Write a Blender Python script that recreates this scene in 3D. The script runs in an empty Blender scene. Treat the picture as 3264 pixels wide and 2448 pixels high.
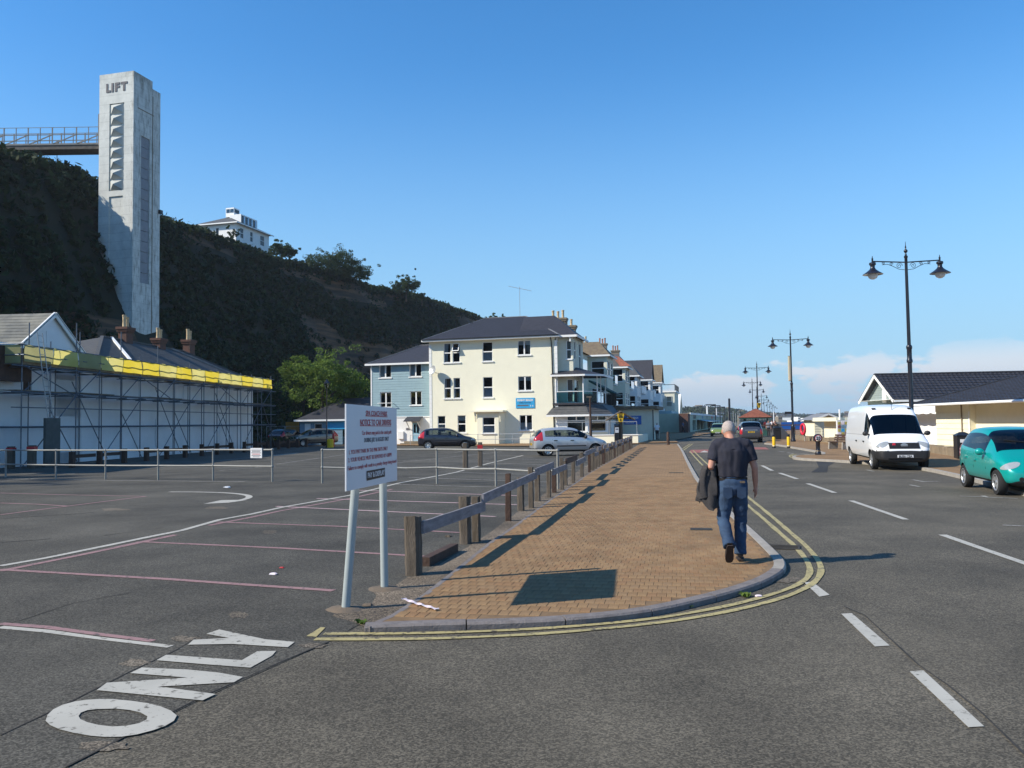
import bpy, bmesh, math, random
import numpy as np
from mathutils import Vector, Matrix, noise
from mathutils.bvhtree import BVHTree
from mathutils.geometry import tessellate_polygon
random.seed(7); RNG = np.random.default_rng(11)
scene = bpy.context.scene
COL = scene.collection
R = math.radians

# ------------------------------------------------------------------ camera
F_PX, CAM_Z, HORIZON_Y, ROLL = 2660.0, 1.85, 1350.0, 0.0140
PITCH = math.atan((HORIZON_Y - 1224) / F_PX)
_f = Vector((0, math.cos(PITCH), math.sin(PITCH)))
_r0 = Vector((1, 0, 0)); _u0 = _r0.cross(_f)
_cr, _sr = math.cos(ROLL), math.sin(ROLL)
_R = _r0 * _cr - _u0 * _sr
_U = _u0 * _cr + _r0 * _sr
CAM = Vector((0, 0, CAM_Z))
cam = bpy.data.cameras.new('camera'); cam.sensor_width = 36; cam.lens = 36 * F_PX / 3264
cam.clip_end = 9000; cam.clip_start = 0.05
camo = bpy.data.objects.new('camera', cam); COL.objects.link(camo)
camo.matrix_world = Matrix(((_R.x, _U.x, -_f.x, 0), (_R.y, _U.y, -_f.y, 0), (_R.z, _U.z, -_f.z, CAM_Z), (0, 0, 0, 1)))
scene.camera = camo
# ------------------------------------------------------------------ sky and sun
SUN_EL, SUN_AZ = R(36.5), R(16.5)          # shadows run to +x, turned SUN_AZ towards +y
SUN_DIR = Vector((-math.cos(SUN_EL) * math.cos(SUN_AZ), -math.cos(SUN_EL) * math.sin(SUN_AZ), math.sin(SUN_EL)))
SKY_STRENGTH, SUN_STRENGTH = 0.13, 5.0
world = bpy.data.worlds.new('World'); scene.world = world; world.use_nodes = True
wn = world.node_tree; wn.nodes.clear()
def NN(nt, t, **kw):
    n = nt.nodes.new(t)
    for k, v in kw.items():
        if k in n.inputs.keys() if isinstance(k, str) else False: n.inputs[k].default_value = v
        else: setattr(n, k, v)
    return n
sky = NN(wn, 'ShaderNodeTexSky'); sky.sky_type = 'NISHITA'; sky.sun_disc = False
sky.sun_elevation = SUN_EL; sky.sun_rotation = math.atan2(SUN_DIR.x, SUN_DIR.y) % (2 * math.pi)
sky.altitude = 0; sky.air_density = 1.0; sky.dust_density = 0.15; sky.ozone_density = 3.0
hs = NN(wn, 'ShaderNodeHueSaturation'); hs.inputs['Saturation'].default_value = 1.3; hs.inputs['Value'].default_value = 1.25; hs.inputs['Hue'].default_value = 0.5; wn.links.new(sky.outputs[0], hs.inputs['Color'])
bg = NN(wn, 'ShaderNodeBackground'); bg.inputs['Strength'].default_value = SKY_STRENGTH
wo = NN(wn, 'ShaderNodeOutputWorld')
# cumulus banks low over the sea, all round the horizon
tc = NN(wn, 'ShaderNodeTexCoord'); sep = NN(wn, 'ShaderNodeSeparateXYZ'); wn.links.new(tc.outputs['Generated'], sep.inputs[0])
mp = NN(wn, 'ShaderNodeMapping'); mp.inputs['Scale'].default_value = (8.5, 8.5, 20.0); mp.inputs['Location'].default_value = (4.1, 2.35, 0.1)
wn.links.new(tc.outputs['Generated'], mp.inputs['Vector'])
n1 = NN(wn, 'ShaderNodeTexNoise'); n1.inputs['Scale'].default_value = 1.0; n1.inputs['Detail'].default_value = 7; n1.inputs['Roughness'].default_value = 0.56
wn.links.new(mp.outputs[0], n1.inputs['Vector'])
def wmath(op, a, b=None, c=None, clamp=False):
    n = wn.nodes.new('ShaderNodeMath'); n.operation = op; n.use_clamp = clamp
    for i, x in enumerate((a, b, c)):
        if x is None: continue
        if isinstance(x, (int, float)): n.inputs[i].default_value = x
        else: wn.links.new(x, n.inputs[i])
    return n.outputs[0]
def wramp(x, a, b):
    n = wn.nodes.new('ShaderNodeMapRange'); n.interpolation_type = 'SMOOTHSTEP'
    n.inputs['From Min'].default_value = a; n.inputs['From Max'].default_value = b; wn.links.new(x, n.inputs['Value']); return n.outputs[0]
band = wmath('MULTIPLY', wramp(sep.outputs[2], 0.004, 0.022), wramp(sep.outputs[2], 0.095, 0.045))
thr = wmath('ADD', n1.outputs[0], wmath('MULTIPLY', band, 0.24))
dens = wmath('MULTIPLY', wramp(thr, 0.675, 0.735), band)
dens = wmath('MULTIPLY', dens, 0.8)
cc = wn.nodes.new('ShaderNodeMix'); cc.data_type = 'RGBA'
cc.inputs['A'].default_value = (3.2, 3.8, 4.5, 1); cc.inputs['B'].default_value = (5.4, 5.2, 5.3, 1)
wn.links.new(wramp(sep.outputs[2], 0.02, 0.075), cc.inputs['Factor'])
hz = wn.nodes.new('ShaderNodeMix'); hz.data_type = 'RGBA'      # pale blue sea air low down, all round
hz.inputs['B'].default_value = (1.85, 3.35, 4.8, 1); wn.links.new(hs.outputs[0], hz.inputs['A'])
hzf = wn.nodes.new('ShaderNodeMapRange'); hzf.interpolation_type = 'SMOOTHSTEP'; hzf.inputs['From Min'].default_value = 0.42; hzf.inputs['From Max'].default_value = 0.0; hzf.inputs['To Max'].default_value = 0.9
wn.links.new(sep.outputs[2], hzf.inputs['Value']); wn.links.new(hzf.outputs[0], hz.inputs['Factor'])
mxw = wn.nodes.new('ShaderNodeMix'); mxw.data_type = 'RGBA'
wn.links.new(dens, mxw.inputs['Factor']); wn.links.new(hz.outputs['Result'], mxw.inputs['A']); wn.links.new(cc.outputs['Result'], mxw.inputs['B'])
wn.links.new(mxw.outputs['Result'], bg.inputs['Color']); wn.links.new(bg.outputs[0], wo.inputs['Surface'])
sun = bpy.data.lights.new('sun', 'SUN'); sun.energy = SUN_STRENGTH; sun.angle = R(0.53); sun.color = (1.0, 0.93, 0.80)
suno = bpy.data.objects.new('sun', sun); COL.objects.link(suno); suno.location = (-40, -20, 60)
suno.rotation_euler = SUN_DIR.to_track_quat('Z', 'Y').to_euler()
vs = scene.view_settings; vs.view_transform = 'Standard'; vs.look = 'None'; vs.exposure = 0.38; vs.gamma = 1.0; vs.use_curve_mapping = False
scene.cycles.max_bounces = 6; scene.cycles.transparent_max_bounces = 10
scene.cycles.use_denoising = True

# ------------------------------------------------------------------ pixel helpers (photo pixels 3264 x 2448)
def ray(px, py): return (_f + _R * ((px - 1632) / F_PX) + _U * ((1224 - py) / F_PX))
def G(px, py, z=0.0):
    d = ray(px, py); t = (z - CAM_Z) / d.z; return CAM + d * t
def AT(px, py, y):
    d = ray(px, py); return CAM + d * (y / d.y)
def D_(x, y): return (x * 1.4756, y * 1.4756)     # from the 2212 px wide view

# ------------------------------------------------------------------ mesh building
class MB:
    def __init__(s, m=None): s.v = []; s.f = []; s.mi = []; s.m = m or Matrix.Identity(4); s.cur = 0
    def add(s, vs, fs):
        b = len(s.v); m = s.m
        s.v += [tuple(m @ Vector(v)) for v in vs]
        for f in fs: s.f.append(tuple(i + b for i in f)); s.mi.append(s.cur)
        return s
    def box(s, x0, x1, y0, y1, z0, z1):
        return s.add([(x0,y0,z0),(x1,y0,z0),(x1,y1,z0),(x0,y1,z0),(x0,y0,z1),(x1,y0,z1),(x1,y1,z1),(x0,y1,z1)],
              [(0,3,2,1),(4,5,6,7),(0,1,5,4),(1,2,6,5),(2,3,7,6),(3,0,4,7)])
    def bar(s, p, q, w, h, up=(0,0,1), ext=0):
        p = Vector(p); q = Vector(q); d = (q - p); L = d.length
        if L < 1e-6: return s
        d /= L; p = p - d*ext; q = q + d*ext; up = Vector(up)
        if abs(d.dot(up)) > 0.99: up = Vector((0,1,0))
        a = d.cross(up).normalized(); b = a.cross(d).normalized()
        vs = []
        for c in (p, q):
            for i, j in ((-1,-1),(1,-1),(1,1),(-1,1)): vs.append(c + a*(i*w/2) + b*(j*h/2))
        return s.add(vs, [(3,2,1,0),(4,5,6,7),(0,1,5,4),(1,2,6,5),(2,3,7,6),(3,0,4,7)])
    def tube(s, pts, r, n=8, cap=True, closed=False):
        pts = [Vector(p) for p in pts]; k = len(pts); rs = r if isinstance(r, (list, tuple)) else [r]*k
        vs = []; prev = None
        for i, p in enumerate(pts):
            if closed: t = pts[(i+1) % k] - pts[i-1]
            else: t = (pts[min(i+1,k-1)] - pts[max(i-1,0)])
            t = t.normalized() if t.length > 1e-9 else Vector((0,0,1))
            if prev is None:
                a = t.cross(Vector((0,0,1)));
                if a.length < 1e-3: a = t.cross(Vector((0,1,0)))
            else:
                a = prev - t*prev.dot(t)
                if a.length < 1e-4: a = t.orthogonal()
            a.normalize(); prev = a; b = t.cross(a)
            for j in range(n):
                an = 2*math.pi*j/n; vs.append(p + (a*math.cos(an) + b*math.sin(an))*rs[i])
        fs = []
        for i in range(k if closed else k-1):
            i2 = (i+1) % k
            for j in range(n): fs.append((i*n+j, i*n+(j+1)%n, i2*n+(j+1)%n, i2*n+j))
        if cap and not closed:
            fs.append(tuple(range(n-1,-1,-1))); fs.append(tuple((k-1)*n+j for j in range(n)))
        return s.add(vs, fs)
    def lathe(s, prof, n=16, c=(0,0,0), sy=1.0, cap=True):
        vs = []; k = len(prof)
        for r, z in prof:
            for j in range(n):
                a = 2*math.pi*j/n; vs.append((c[0]+max(r,1e-4)*math.cos(a), c[1]+max(r,1e-4)*sy*math.sin(a), c[2]+z))
        fs = [(i*n+j, i*n+(j+1)%n, (i+1)*n+(j+1)%n, (i+1)*n+j) for i in range(k-1) for j in range(n)]
        if cap: fs.append(tuple(range(n-1,-1,-1))); fs.append(tuple((k-1)*n+j for j in range(n)))
        return s.add(vs, fs)
    def prism(s, poly, z0, z1):           # poly counter-clockwise in xy
        n = len(poly); vs = [(p[0],p[1],z0) for p in poly] + [(p[0],p[1],z1) for p in poly]
        fs = [tuple(range(n,2*n)), tuple(range(n-1,-1,-1))]
        fs += [(i,(i+1)%n,n+(i+1)%n,n+i) for i in range(n)]
        return s.add(vs, fs)
    def quad(s, a, b, c, d): return s.add([a,b,c,d], [(0,1,2,3)])
    def sphere(s, c, r, n=10, k=7, sc=(1,1,1)):
        prof = [(math.sin(math.pi*i/k), -math.cos(math.pi*i/k)) for i in range(k+1)]
        vs = []
        for a, z in prof:
            for j in range(n):
                an = 2*math.pi*j/n; vs.append((c[0]+r*sc[0]*a*math.cos(an), c[1]+r*sc[1]*a*math.sin(an), c[2]+r*sc[2]*z))
        return s.add(vs, [(i*n+j, i*n+(j+1)%n, (i+1)*n+(j+1)%n, (i+1)*n+j) for i in range(k) for j in range(n)])
    def wall(s, x0, x1, z0, z1, ops=(), th=0.14, y=0.0):
        """wall sheet in the local plane y, facing -y, with real openings (a,b,c,d) and reveals"""
        xs = sorted({x0, x1, *[o[0] for o in ops], *[o[1] for o in ops]}); zs = sorted({z0, z1, *[o[2] for o in ops], *[o[3] for o in ops]})
        for i in range(len(xs)-1):
            for j in range(len(zs)-1):
                cx, cz = (xs[i]+xs[i+1])/2, (zs[j]+zs[j+1])/2
                if any(o[0] < cx < o[1] and o[2] < cz < o[3] for o in ops): continue
                s.quad((xs[i],y,zs[j]),(xs[i+1],y,zs[j]),(xs[i+1],y,zs[j+1]),(xs[i],y,zs[j+1]))
        for a, b, c, d in ops:
            s.quad((a,y,c),(a,y+th,c),(a,y+th,d),(a,y,d)); s.quad((b,y,d),(b,y+th,d),(b,y+th,c),(b,y,c))
            s.quad((a,y,d),(a,y+th,d),(b,y+th,d),(b,y,d)); s.quad((a,y+th,c),(a,y,c),(b,y,c),(b,y+th,c))
        return s
    def build(s, name, mat, parent=None, smooth=None):
        me = bpy.data.meshes.new(name); me.from_pydata(s.v, [], s.f)
        mats = mat if isinstance(mat, (list, tuple)) else [mat]
        for m in mats: me.materials.append(m)
        if len(mats) > 1: me.polygons.foreach_set('material_index', s.mi)
        if smooth is not None:
            me.polygons.foreach_set('use_smooth', [True]*len(s.f)); me.set_sharp_from_angle(angle=R(smooth))
        me.update(); o = bpy.data.objects.new(name, me); COL.objects.link(o)
        if parent is not None: o.parent = parent
        return o
def empty(name, loc=(0,0,0), rz=0, parent=None):
    o = bpy.data.objects.new(name, None); o.location = loc; o.rotation_euler = (0,0,rz); o.empty_display_size = .2; COL.objects.link(o)
    if parent: o.parent = parent
    return o
def tag(o, label, cat, group=None):
    o['label'] = label; o['category'] = cat
    if group: o['group'] = group
    return o
def thing(name, label, cat, loc=(0,0,0), rz=0, group=None): return tag(empty(name, loc, rz), label, cat, group)
def struct(o): o['kind'] = 'structure'; return o
def stuff(o): o['kind'] = 'stuff'; return o
def copy_tree(o, parent=None, mats=None):
    c = o.copy(); COL.objects.link(c); c.parent = parent
    if mats and c.type == 'MESH' and any(m and m.name in mats for m in c.data.materials):
        c.data = c.data.copy()
        for i, m in enumerate(c.data.materials):
            if m and m.name in mats: c.data.materials[i] = mats[m.name]
    for ch in list(o.children): copy_tree(ch, c, mats)
    return c
def pydata_obj(name, verts, faces, mat, parent=None):
    me = bpy.data.meshes.new(name); verts = np.asarray(verts, dtype=np.float32); faces = np.asarray(faces, dtype=np.int32)
    k = faces.shape[1]; me.vertices.add(len(verts)); me.vertices.foreach_set('co', verts.ravel())
    me.loops.add(faces.size); me.loops.foreach_set('vertex_index', faces.ravel())
    me.polygons.add(len(faces)); me.polygons.foreach_set('loop_start', np.arange(0, faces.size, k, dtype=np.int32))
    me.update(calc_edges=True); me.materials.append(mat)
    o = bpy.data.objects.new(name, me); COL.objects.link(o); o.parent = parent; return o
def text_mesh(txt, size, mat, name, parent, loc, rot, extrude=0.004, sx=1.0, bold=0.0, align='CENTER'):
    cu = bpy.data.curves.new('t', 'FONT'); cu.body = txt; cu.size = size; cu.extrude = extrude; cu.offset = bold
    cu.align_x = align; cu.align_y = 'CENTER'; cu.resolution_u = 3
    to = bpy.data.objects.new('t', cu); COL.objects.link(to); dg = bpy.context.evaluated_depsgraph_get()
    me = bpy.data.meshes.new_from_object(to.evaluated_get(dg)); bpy.data.objects.remove(to); bpy.data.curves.remove(cu)
    me.name = name; me.materials.clear(); me.materials.append(mat)
    for v in me.vertices: v.co.x *= sx
    o = bpy.data.objects.new(name, me); COL.objects.link(o); o.parent = parent; o.location = loc; o.rotation_euler = rot; return o
def apply_mods(o):
    dg = bpy.context.evaluated_depsgraph_get(); me = bpy.data.meshes.new_from_object(o.evaluated_get(dg)); o.modifiers.clear(); o.data = me; return o

# ------------------------------------------------------------------ materials
def M(name, col, rough=0.7, var=0.12, scale=4.0, bump=0.0, bscale=None, metal=0.0, spec=0.4, coat=0.0, col2=None, detail=5, coord='Object', stretch=(1,1,1), emit=None):
    m = bpy.data.materials.new(name); m.use_nodes = True; nt = m.node_tree; b = nt.nodes['Principled BSDF']
    b.inputs['Roughness'].default_value = rough; b.inputs['Metallic'].default_value = metal; b.inputs['Specular IOR Level'].default_value = spec
    b.inputs['Coat Weight'].default_value = coat; b.inputs['Coat Roughness'].default_value = 0.05
    t = nt.nodes.new('ShaderNodeTexCoord'); mpn = nt.nodes.new('ShaderNodeMapping'); mpn.inputs['Scale'].default_value = stretch
    nt.links.new(t.outputs[coord], mpn.inputs[0])
    if var > 0:
        n = nt.nodes.new('ShaderNodeTexNoise'); n.inputs['Scale'].default_value = scale; n.inputs['Detail'].default_value = detail; n.inputs['Roughness'].default_value = 0.65
        nt.links.new(mpn.outputs[0], n.inputs['Vector'])
        mx = nt.nodes.new('ShaderNodeMix'); mx.data_type = 'RGBA'
        rg = nt.nodes.new('ShaderNodeMapRange'); rg.inputs['From Min'].default_value = 0.3; rg.inputs['From Max'].default_value = 0.7
        nt.links.new(n.outputs[0], rg.inputs['Value']); nt.links.new(rg.outputs[0], mx.inputs['Factor'])
        if col2 is None: a = [c*(1-var) for c in col]; c2 = [min(1, c*(1+var)) for c in col]
        else: a = col; c2 = col2
        mx.inputs['A'].default_value = (*a, 1); mx.inputs['B'].default_value = (*c2, 1)
        nt.links.new(mx.outputs['Result'], b.inputs['Base Color'])
    else: b.inputs['Base Color'].default_value = (*col, 1)
    if bump > 0:
        n2 = nt.nodes.new('ShaderNodeTexNoise'); n2.inputs['Scale'].default_value = bscale or scale*4; n2.inputs['Detail'].default_value = 4
        nt.links.new(mpn.outputs[0], n2.inputs['Vector'])
        bp = nt.nodes.new('ShaderNodeBump'); bp.inputs['Strength'].default_value = bump; bp.inputs['Distance'].default_value = 0.02
        nt.links.new(n2.outputs[0], bp.inputs['Height']); nt.links.new(bp.outputs[0], b.inputs['Normal'])
    return m
def glassmat(name, tint, transp, rough=0.03, ior=1.48):
    m = bpy.data.materials.new(name); m.use_nodes = True; nt = m.node_tree; nt.nodes.remove(nt.nodes['Principled BSDF']); out = nt.nodes['Material Output']
    tr = nt.nodes.new('ShaderNodeBsdfTransparent'); tr.inputs[0].default_value = (*[c*transp for c in tint], 1)
    gl = nt.nodes.new('ShaderNodeBsdfGlossy'); gl.inputs['Roughness'].default_value = rough; gl.inputs['Color'].default_value = (.9,.95,1,1)
    fr = nt.nodes.new('ShaderNodeFresnel'); fr.inputs['IOR'].default_value = ior
    mx = nt.nodes.new('ShaderNodeMixShader'); nt.links.new(fr.outputs[0], mx.inputs[0]); nt.links.new(tr.outputs[0], mx.inputs[1]); nt.links.new(gl.outputs[0], mx.inputs[2]); nt.links.new(mx.outputs[0], out.inputs['Surface'])
    return m
def asphalt(name, dark, light, blotch, hue=(1,1,1)):
    m = bpy.data.materials.new(name); m.use_nodes = True; nt = m.node_tree; b = nt.nodes['Principled BSDF']; L = nt.links.new
    b.inputs['Roughness'].default_value = 0.88; b.inputs['Specular IOR Level'].default_value = 0.3
    t = nt.nodes.new('ShaderNodeTexCoord')
    v = nt.nodes.new('ShaderNodeTexVoronoi'); v.inputs['Scale'].default_value = 85; L(t.outputs['Object'], v.inputs['Vector'])
    sp = nt.nodes.new('ShaderNodeSeparateColor'); L(v.outputs['Color'], sp.inputs[0])
    n = nt.nodes.new('ShaderNodeTexNoise'); n.inputs['Scale'].default_value = 34; n.inputs['Detail'].default_value = 6; n.inputs['Roughness'].default_value = .75; L(t.outputs['Object'], n.inputs['Vector'])
    big = nt.nodes.new('ShaderNodeTexNoise'); big.inputs['Scale'].default_value = 0.55; big.inputs['Detail'].default_value = 8; big.inputs['Roughness'].default_value = .62; L(t.outputs['Object'], big.inputs['Vector'])
    r1 = nt.nodes.new('ShaderNodeMapRange'); r1.inputs['From Min'].default_value = .12; r1.inputs['From Max'].default_value = .95; L(sp.outputs[0], r1.inputs['Value'])
    mxa = nt.nodes.new('ShaderNodeMath'); mxa.operation = 'MULTIPLY'; L(r1.outputs[0], mxa.inputs[0]); L(n.outputs[0], mxa.inputs[1])
    c1 = nt.nodes.new('ShaderNodeMix'); c1.data_type = 'RGBA'; c1.inputs['A'].default_value = (*dark,1); c1.inputs['B'].default_value = (*light,1)
    r3 = nt.nodes.new('ShaderNodeMapRange'); r3.inputs['From Min'].default_value = .05; r3.inputs['From Max'].default_value = .55; L(mxa.outputs[0], r3.inputs['Value']); L(r3.outputs[0], c1.inputs['Factor'])
    r2 = nt.nodes.new('ShaderNodeMapRange'); r2.inputs['From Min'].default_value = .34; r2.inputs['From Max'].default_value = .68; r2.inputs['To Min'].default_value = 1-blotch; r2.inputs['To Max'].default_value = 1+blotch; L(big.outputs[0], r2.inputs['Value'])
    c2 = nt.nodes.new('ShaderNodeMix'); c2.data_type = 'RGBA'; c2.blend_type = 'MULTIPLY'; c2.inputs['Factor'].default_value = 1
    L(c1.outputs['Result'], c2.inputs['A']); L(r2.outputs[0], c2.inputs['B'])
    # paler worn wheel tracks / dusty patches
    d = nt.nodes.new('ShaderNodeTexNoise'); d.inputs['Scale'].default_value = 0.16; d.inputs['Detail'].default_value = 3; L(t.outputs['Object'], d.inputs['Vector'])
    r4 = nt.nodes.new('ShaderNodeMapRange'); r4.inputs['From Min'].default_value = .5; r4.inputs['From Max'].default_value = .75; r4.inputs['To Max'].default_value = .35; L(d.outputs[0], r4.inputs['Value'])
    c3 = nt.nodes.new('ShaderNodeMix'); c3.data_type = 'RGBA'; L(r4.outputs[0], c3.inputs['Factor']); L(c2.outputs['Result'], c3.inputs['A']); c3.inputs['B'].default_value = (*[c*1.25 for c in light],1)
    L(c3.outputs['Result'], b.inputs['Base Color'])
    bp = nt.nodes.new('ShaderNodeBump'); bp.inputs['Strength'].default_value = .55; bp.inputs['Distance'].default_value = .008; L(mxa.outputs[0], bp.inputs['Height']); L(bp.outputs[0], b.inputs['Normal'])
    return m
def painted(name, col, worn, amount):
    """road paint worn through to the asphalt in specks"""
    m = bpy.data.materials.new(name); m.use_nodes = True; nt = m.node_tree; b = nt.nodes['Principled BSDF']; L = nt.links.new
    b.inputs['Roughness'].default_value = .75
    t = nt.nodes.new('ShaderNodeTexCoord'); n = nt.nodes.new('ShaderNodeTexNoise'); n.inputs['Scale'].default_value = 14; n.inputs['Detail'].default_value = 8; n.inputs['Roughness'].default_value = .72; L(t.outputs['Object'], n.inputs['Vector'])
    r = nt.nodes.new('ShaderNodeMapRange'); r.inputs['From Min'].default_value = .64 - amount; r.inputs['From Max'].default_value = .72 - amount; L(n.outputs[0], r.inputs['Value'])
    c = nt.nodes.new('ShaderNodeMix'); c.data_type = 'RGBA'; L(r.outputs[0], c.inputs['Factor']); c.inputs['A'].default_value = (*col,1); c.inputs['B'].default_value = (*worn,1)
    n2 = nt.nodes.new('ShaderNodeTexNoise'); n2.inputs['Scale'].default_value = 2.2; n2.inputs['Detail'].default_value = 5; L(t.outputs['Object'], n2.inputs['Vector'])
    r2 = nt.nodes.new('ShaderNodeMapRange'); r2.inputs['To Min'].default_value = .72; r2.inputs['To Max'].default_value = 1.12; L(n2.outputs[0], r2.inputs['Value'])
    c2 = nt.nodes.new('ShaderNodeMix'); c2.data_type = 'RGBA'; c2.blend_type = 'MULTIPLY'; c2.inputs['Factor'].default_value = 1; L(c.outputs['Result'], c2.inputs['A']); L(r2.outputs[0], c2.inputs['B'])
    L(c2.outputs['Result'], b.inputs['Base Color']); return m
def leafmat(name, a, b_, trans=0.25):
    m = bpy.data.materials.new(name); m.use_nodes = True; nt = m.node_tree; L = nt.links.new; b = nt.nodes['Principled BSDF']
    b.inputs['Roughness'].default_value = .75; b.inputs['Specular IOR Level'].default_value = .2
    t = nt.nodes.new('ShaderNodeTexCoord'); n = nt.nodes.new('ShaderNodeTexNoise'); n.inputs['Scale'].default_value = .9; n.inputs['Detail'].default_value = 6; L(t.outputs['Object'], n.inputs['Vector'])
    r = nt.nodes.new('ShaderNodeMapRange'); r.inputs['From Min'].default_value = .33; r.inputs['From Max'].default_value = .67; L(n.outputs[0], r.inputs['Value'])
    c = nt.nodes.new('ShaderNodeMix'); c.data_type = 'RGBA'; L(r.outputs[0], c.inputs['Factor']); c.inputs['A'].default_value = (*a,1); c.inputs['B'].default_value = (*b_,1)
    L(c.outputs['Result'], b.inputs['Base Color'])
    tr = nt.nodes.new('ShaderNodeBsdfTranslucent'); L(c.outputs['Result'], tr.inputs[0]); mx = nt.nodes.new('ShaderNodeMixShader'); mx.inputs[0].default_value = trans
    L(b.outputs[0], mx.inputs[1]); L(tr.outputs[0], mx.inputs[2]); L(mx.outputs[0], nt.nodes['Material Output'].inputs['Surface']); return m

MAT = {}
MAT['road'] = asphalt('road_asphalt', (.050,.044,.033), (.162,.141,.106), .30)
MAT['carpark'] = asphalt('car_park_asphalt', (.039,.036,.029), (.126,.116,.095), .32)
MAT['patch'] = asphalt('dark_patch_asphalt', (.012,.012,.013), (.06,.06,.06), .1)
MAT['white_line'] = painted('white_road_paint', (.44,.42,.365), (.11,.10,.08), .075)
MAT['worn_white'] = painted('worn_white_paint', (.36,.345,.305), (.09,.085,.08), .13)
MAT['pink_line'] = painted('pink_road_paint', (.30,.175,.17), (.09,.075,.072), .10)
MAT['palepink'] = painted('pale_pink_paint', (.52,.36,.36), (.09,.075,.072), .08)
MAT['yellow_line'] = painted('yellow_road_paint', (.40,.335,.15), (.10,.085,.06), .11)
MAT['red_surface'] = painted('red_surfacing', (.30,.10,.075), (.13,.09,.08), .05)
MAT['seam'] = M('tar_seam', (.034,.031,.027), .9, .5, 6)
MAT['dirt'] = M('sandy_dirt', (.17,.125,.085), .95, .35, 3, .5, 40, col2=(.10,.085,.07))
MAT['kerb'] = M('granite_kerb', (.17,.15,.143), .85, .25, 9, .4, 60)
MAT['kerb_conc'] = M('concrete_kerb', (.30,.275,.24), .88, .2, 7, .35, 50)
MAT['white'] = M('white_paint', (.80,.80,.78), .6, .04, 2)
MAT['upvc'] = M('white_upvc', (.82,.82,.80), .35, .02, 2)
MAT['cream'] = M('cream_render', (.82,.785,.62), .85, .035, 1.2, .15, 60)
MAT['cream2'] = M('darker_cream_render', (.66,.645,.52), .85, .07, 1.5, .15, 60)  # darker cream for bay, terrace and pavilion walls
MAT['wwall'] = M('white_render', (.78,.775,.75), .85, .06, .8, .15, 40)
MAT['oldwhite'] = M('old_white_wall', (.70,.71,.71), .85, .16, .55, .2, 20, col2=(.82,.83,.83))
MAT['slate'] = M('dark_slate', (.034,.034,.042), .6, .22, 3.5, .5, 22)
MAT['oldslate'] = M('weathered_slate', (.055,.057,.062), .7, .3, 2.6, .5, 18, col2=(.10,.10,.095))
MAT['lichenslate'] = M('lichened_slate', (.10,.105,.10), .8, .3, 1.1, .4, 14, col2=(.24,.23,.19))
MAT['brownroof'] = M('brown_tile_roof', (.115,.085,.06), .8, .35, 2.2, .5, 20, col2=(.20,.155,.09))
MAT['redtile'] = M('red_clay_tile', (.25,.088,.055), .8, .3, 4, .5, 18)
MAT['lead'] = M('lead_hip', (.20,.20,.205), .6, .2, 5)
MAT['brick'] = M('chimney_brick', (.15,.065,.045), .9, .35, 5, .5, 25, col2=(.08,.055,.045))
MAT['stonech'] = M('rendered_chimney', (.26,.21,.15), .9, .3, 4, .4, 20, col2=(.15,.125,.09))
MAT['pot'] = M('buff_pot', (.52,.40,.24), .8, .25, 6)
MAT['redpot'] = M('red_pot', (.36,.16,.10), .8, .2, 6)
MAT['blueboard'] = M('pale_blue_board', (.27,.39,.43), .6, .06, 2)
MAT['bluedoor'] = M('pale_blue_door', (.24,.42,.53), .45, .05, 2)
MAT['navyboard'] = M('blue_cabin_board', (.16,.26,.34), .7, .1, 2)
MAT['greyboard'] = M('grey_green_board', (.24,.29,.28), .65, .06, 2)
MAT['creamboard'] = M('cream_board', (.76,.72,.55), .6, .05, 1.5)
MAT['dark'] = M('dark_void', (.010,.010,.011), .9, 0)
MAT['room'] = M('dim_room', (.035,.032,.03), .9, 0)
MAT['curtain'] = M('net_curtain', (.55,.55,.55), .9, .2, 14, stretch=(6,1,.4))
MAT['glass'] = glassmat('window_glass', (.8,.85,.88), .85)
MAT['carglass'] = glassmat('car_glass', (.55,.62,.60), .62)
MAT['darkglass'] = glassmat('dark_car_glass', (.4,.42,.44), .25)
MAT['balglass'] = glassmat('balcony_glass', (.62,.86,.88), .9, ior=1.22)
MAT['black'] = M('black_paint', (.012,.012,.014), .35, .1, 5)
MAT['lampblack'] = M('lamp_post_paint', (.014,.014,.020), .28, .15, 4, coat=.3)
MAT['blackplastic'] = M('black_plastic', (.02,.02,.022), .55, .1, 8)
MAT['rubber'] = M('tyre_rubber', (.018,.018,.018), .85, .2, 12)
MAT['alloy'] = M('alloy_rim', (.50,.51,.52), .35, .08, 8, metal=.75)
MAT['galv'] = M('galvanised_steel', (.40,.42,.43), .45, .15, 7, metal=.55)
MAT['railpaint'] = M('grey_rail_paint', (.24,.24,.225), .5, .14, 9)
MAT['postgrey'] = M('grey_post_paint', (.34,.38,.38), .45, .05, 5)
MAT['scaff'] = M('scaffold_steel', (.13,.15,.18), .5, .2, 8, metal=.6)
MAT['plank'] = M('scaffold_board', (.19,.155,.11), .9, .3, 4, .3, 20)
MAT['sheet'] = leafmat('yellow_sheet', (.70,.55,.04), (.76,.62,.09), .6)
MAT['sheet2'] = leafmat('pale_sheet_tone', (.70,.62,.18), (.78,.70,.26), .55)  # pale tone, alternates with the bright one to paint light by bay
MAT['sheet_unlit'] = leafmat('unlit_sheet_tone', (.36,.35,.17), (.44,.42,.20), .5)  # shade put into the colour, for the unlit bays
MAT['wood'] = M('weathered_post', (.075,.058,.042), .92, .45, 3, .9, 26, col2=(.15,.125,.10), stretch=(5,5,.7))
MAT['woodgrey'] = M('silver_grey_board', (.21,.20,.21), .85, .3, 3, .5, 22, stretch=(1,1,5))
MAT['woodbrown'] = M('brown_stained_wood', (.06,.034,.024), .8, .3, 4, .5, 24)
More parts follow.
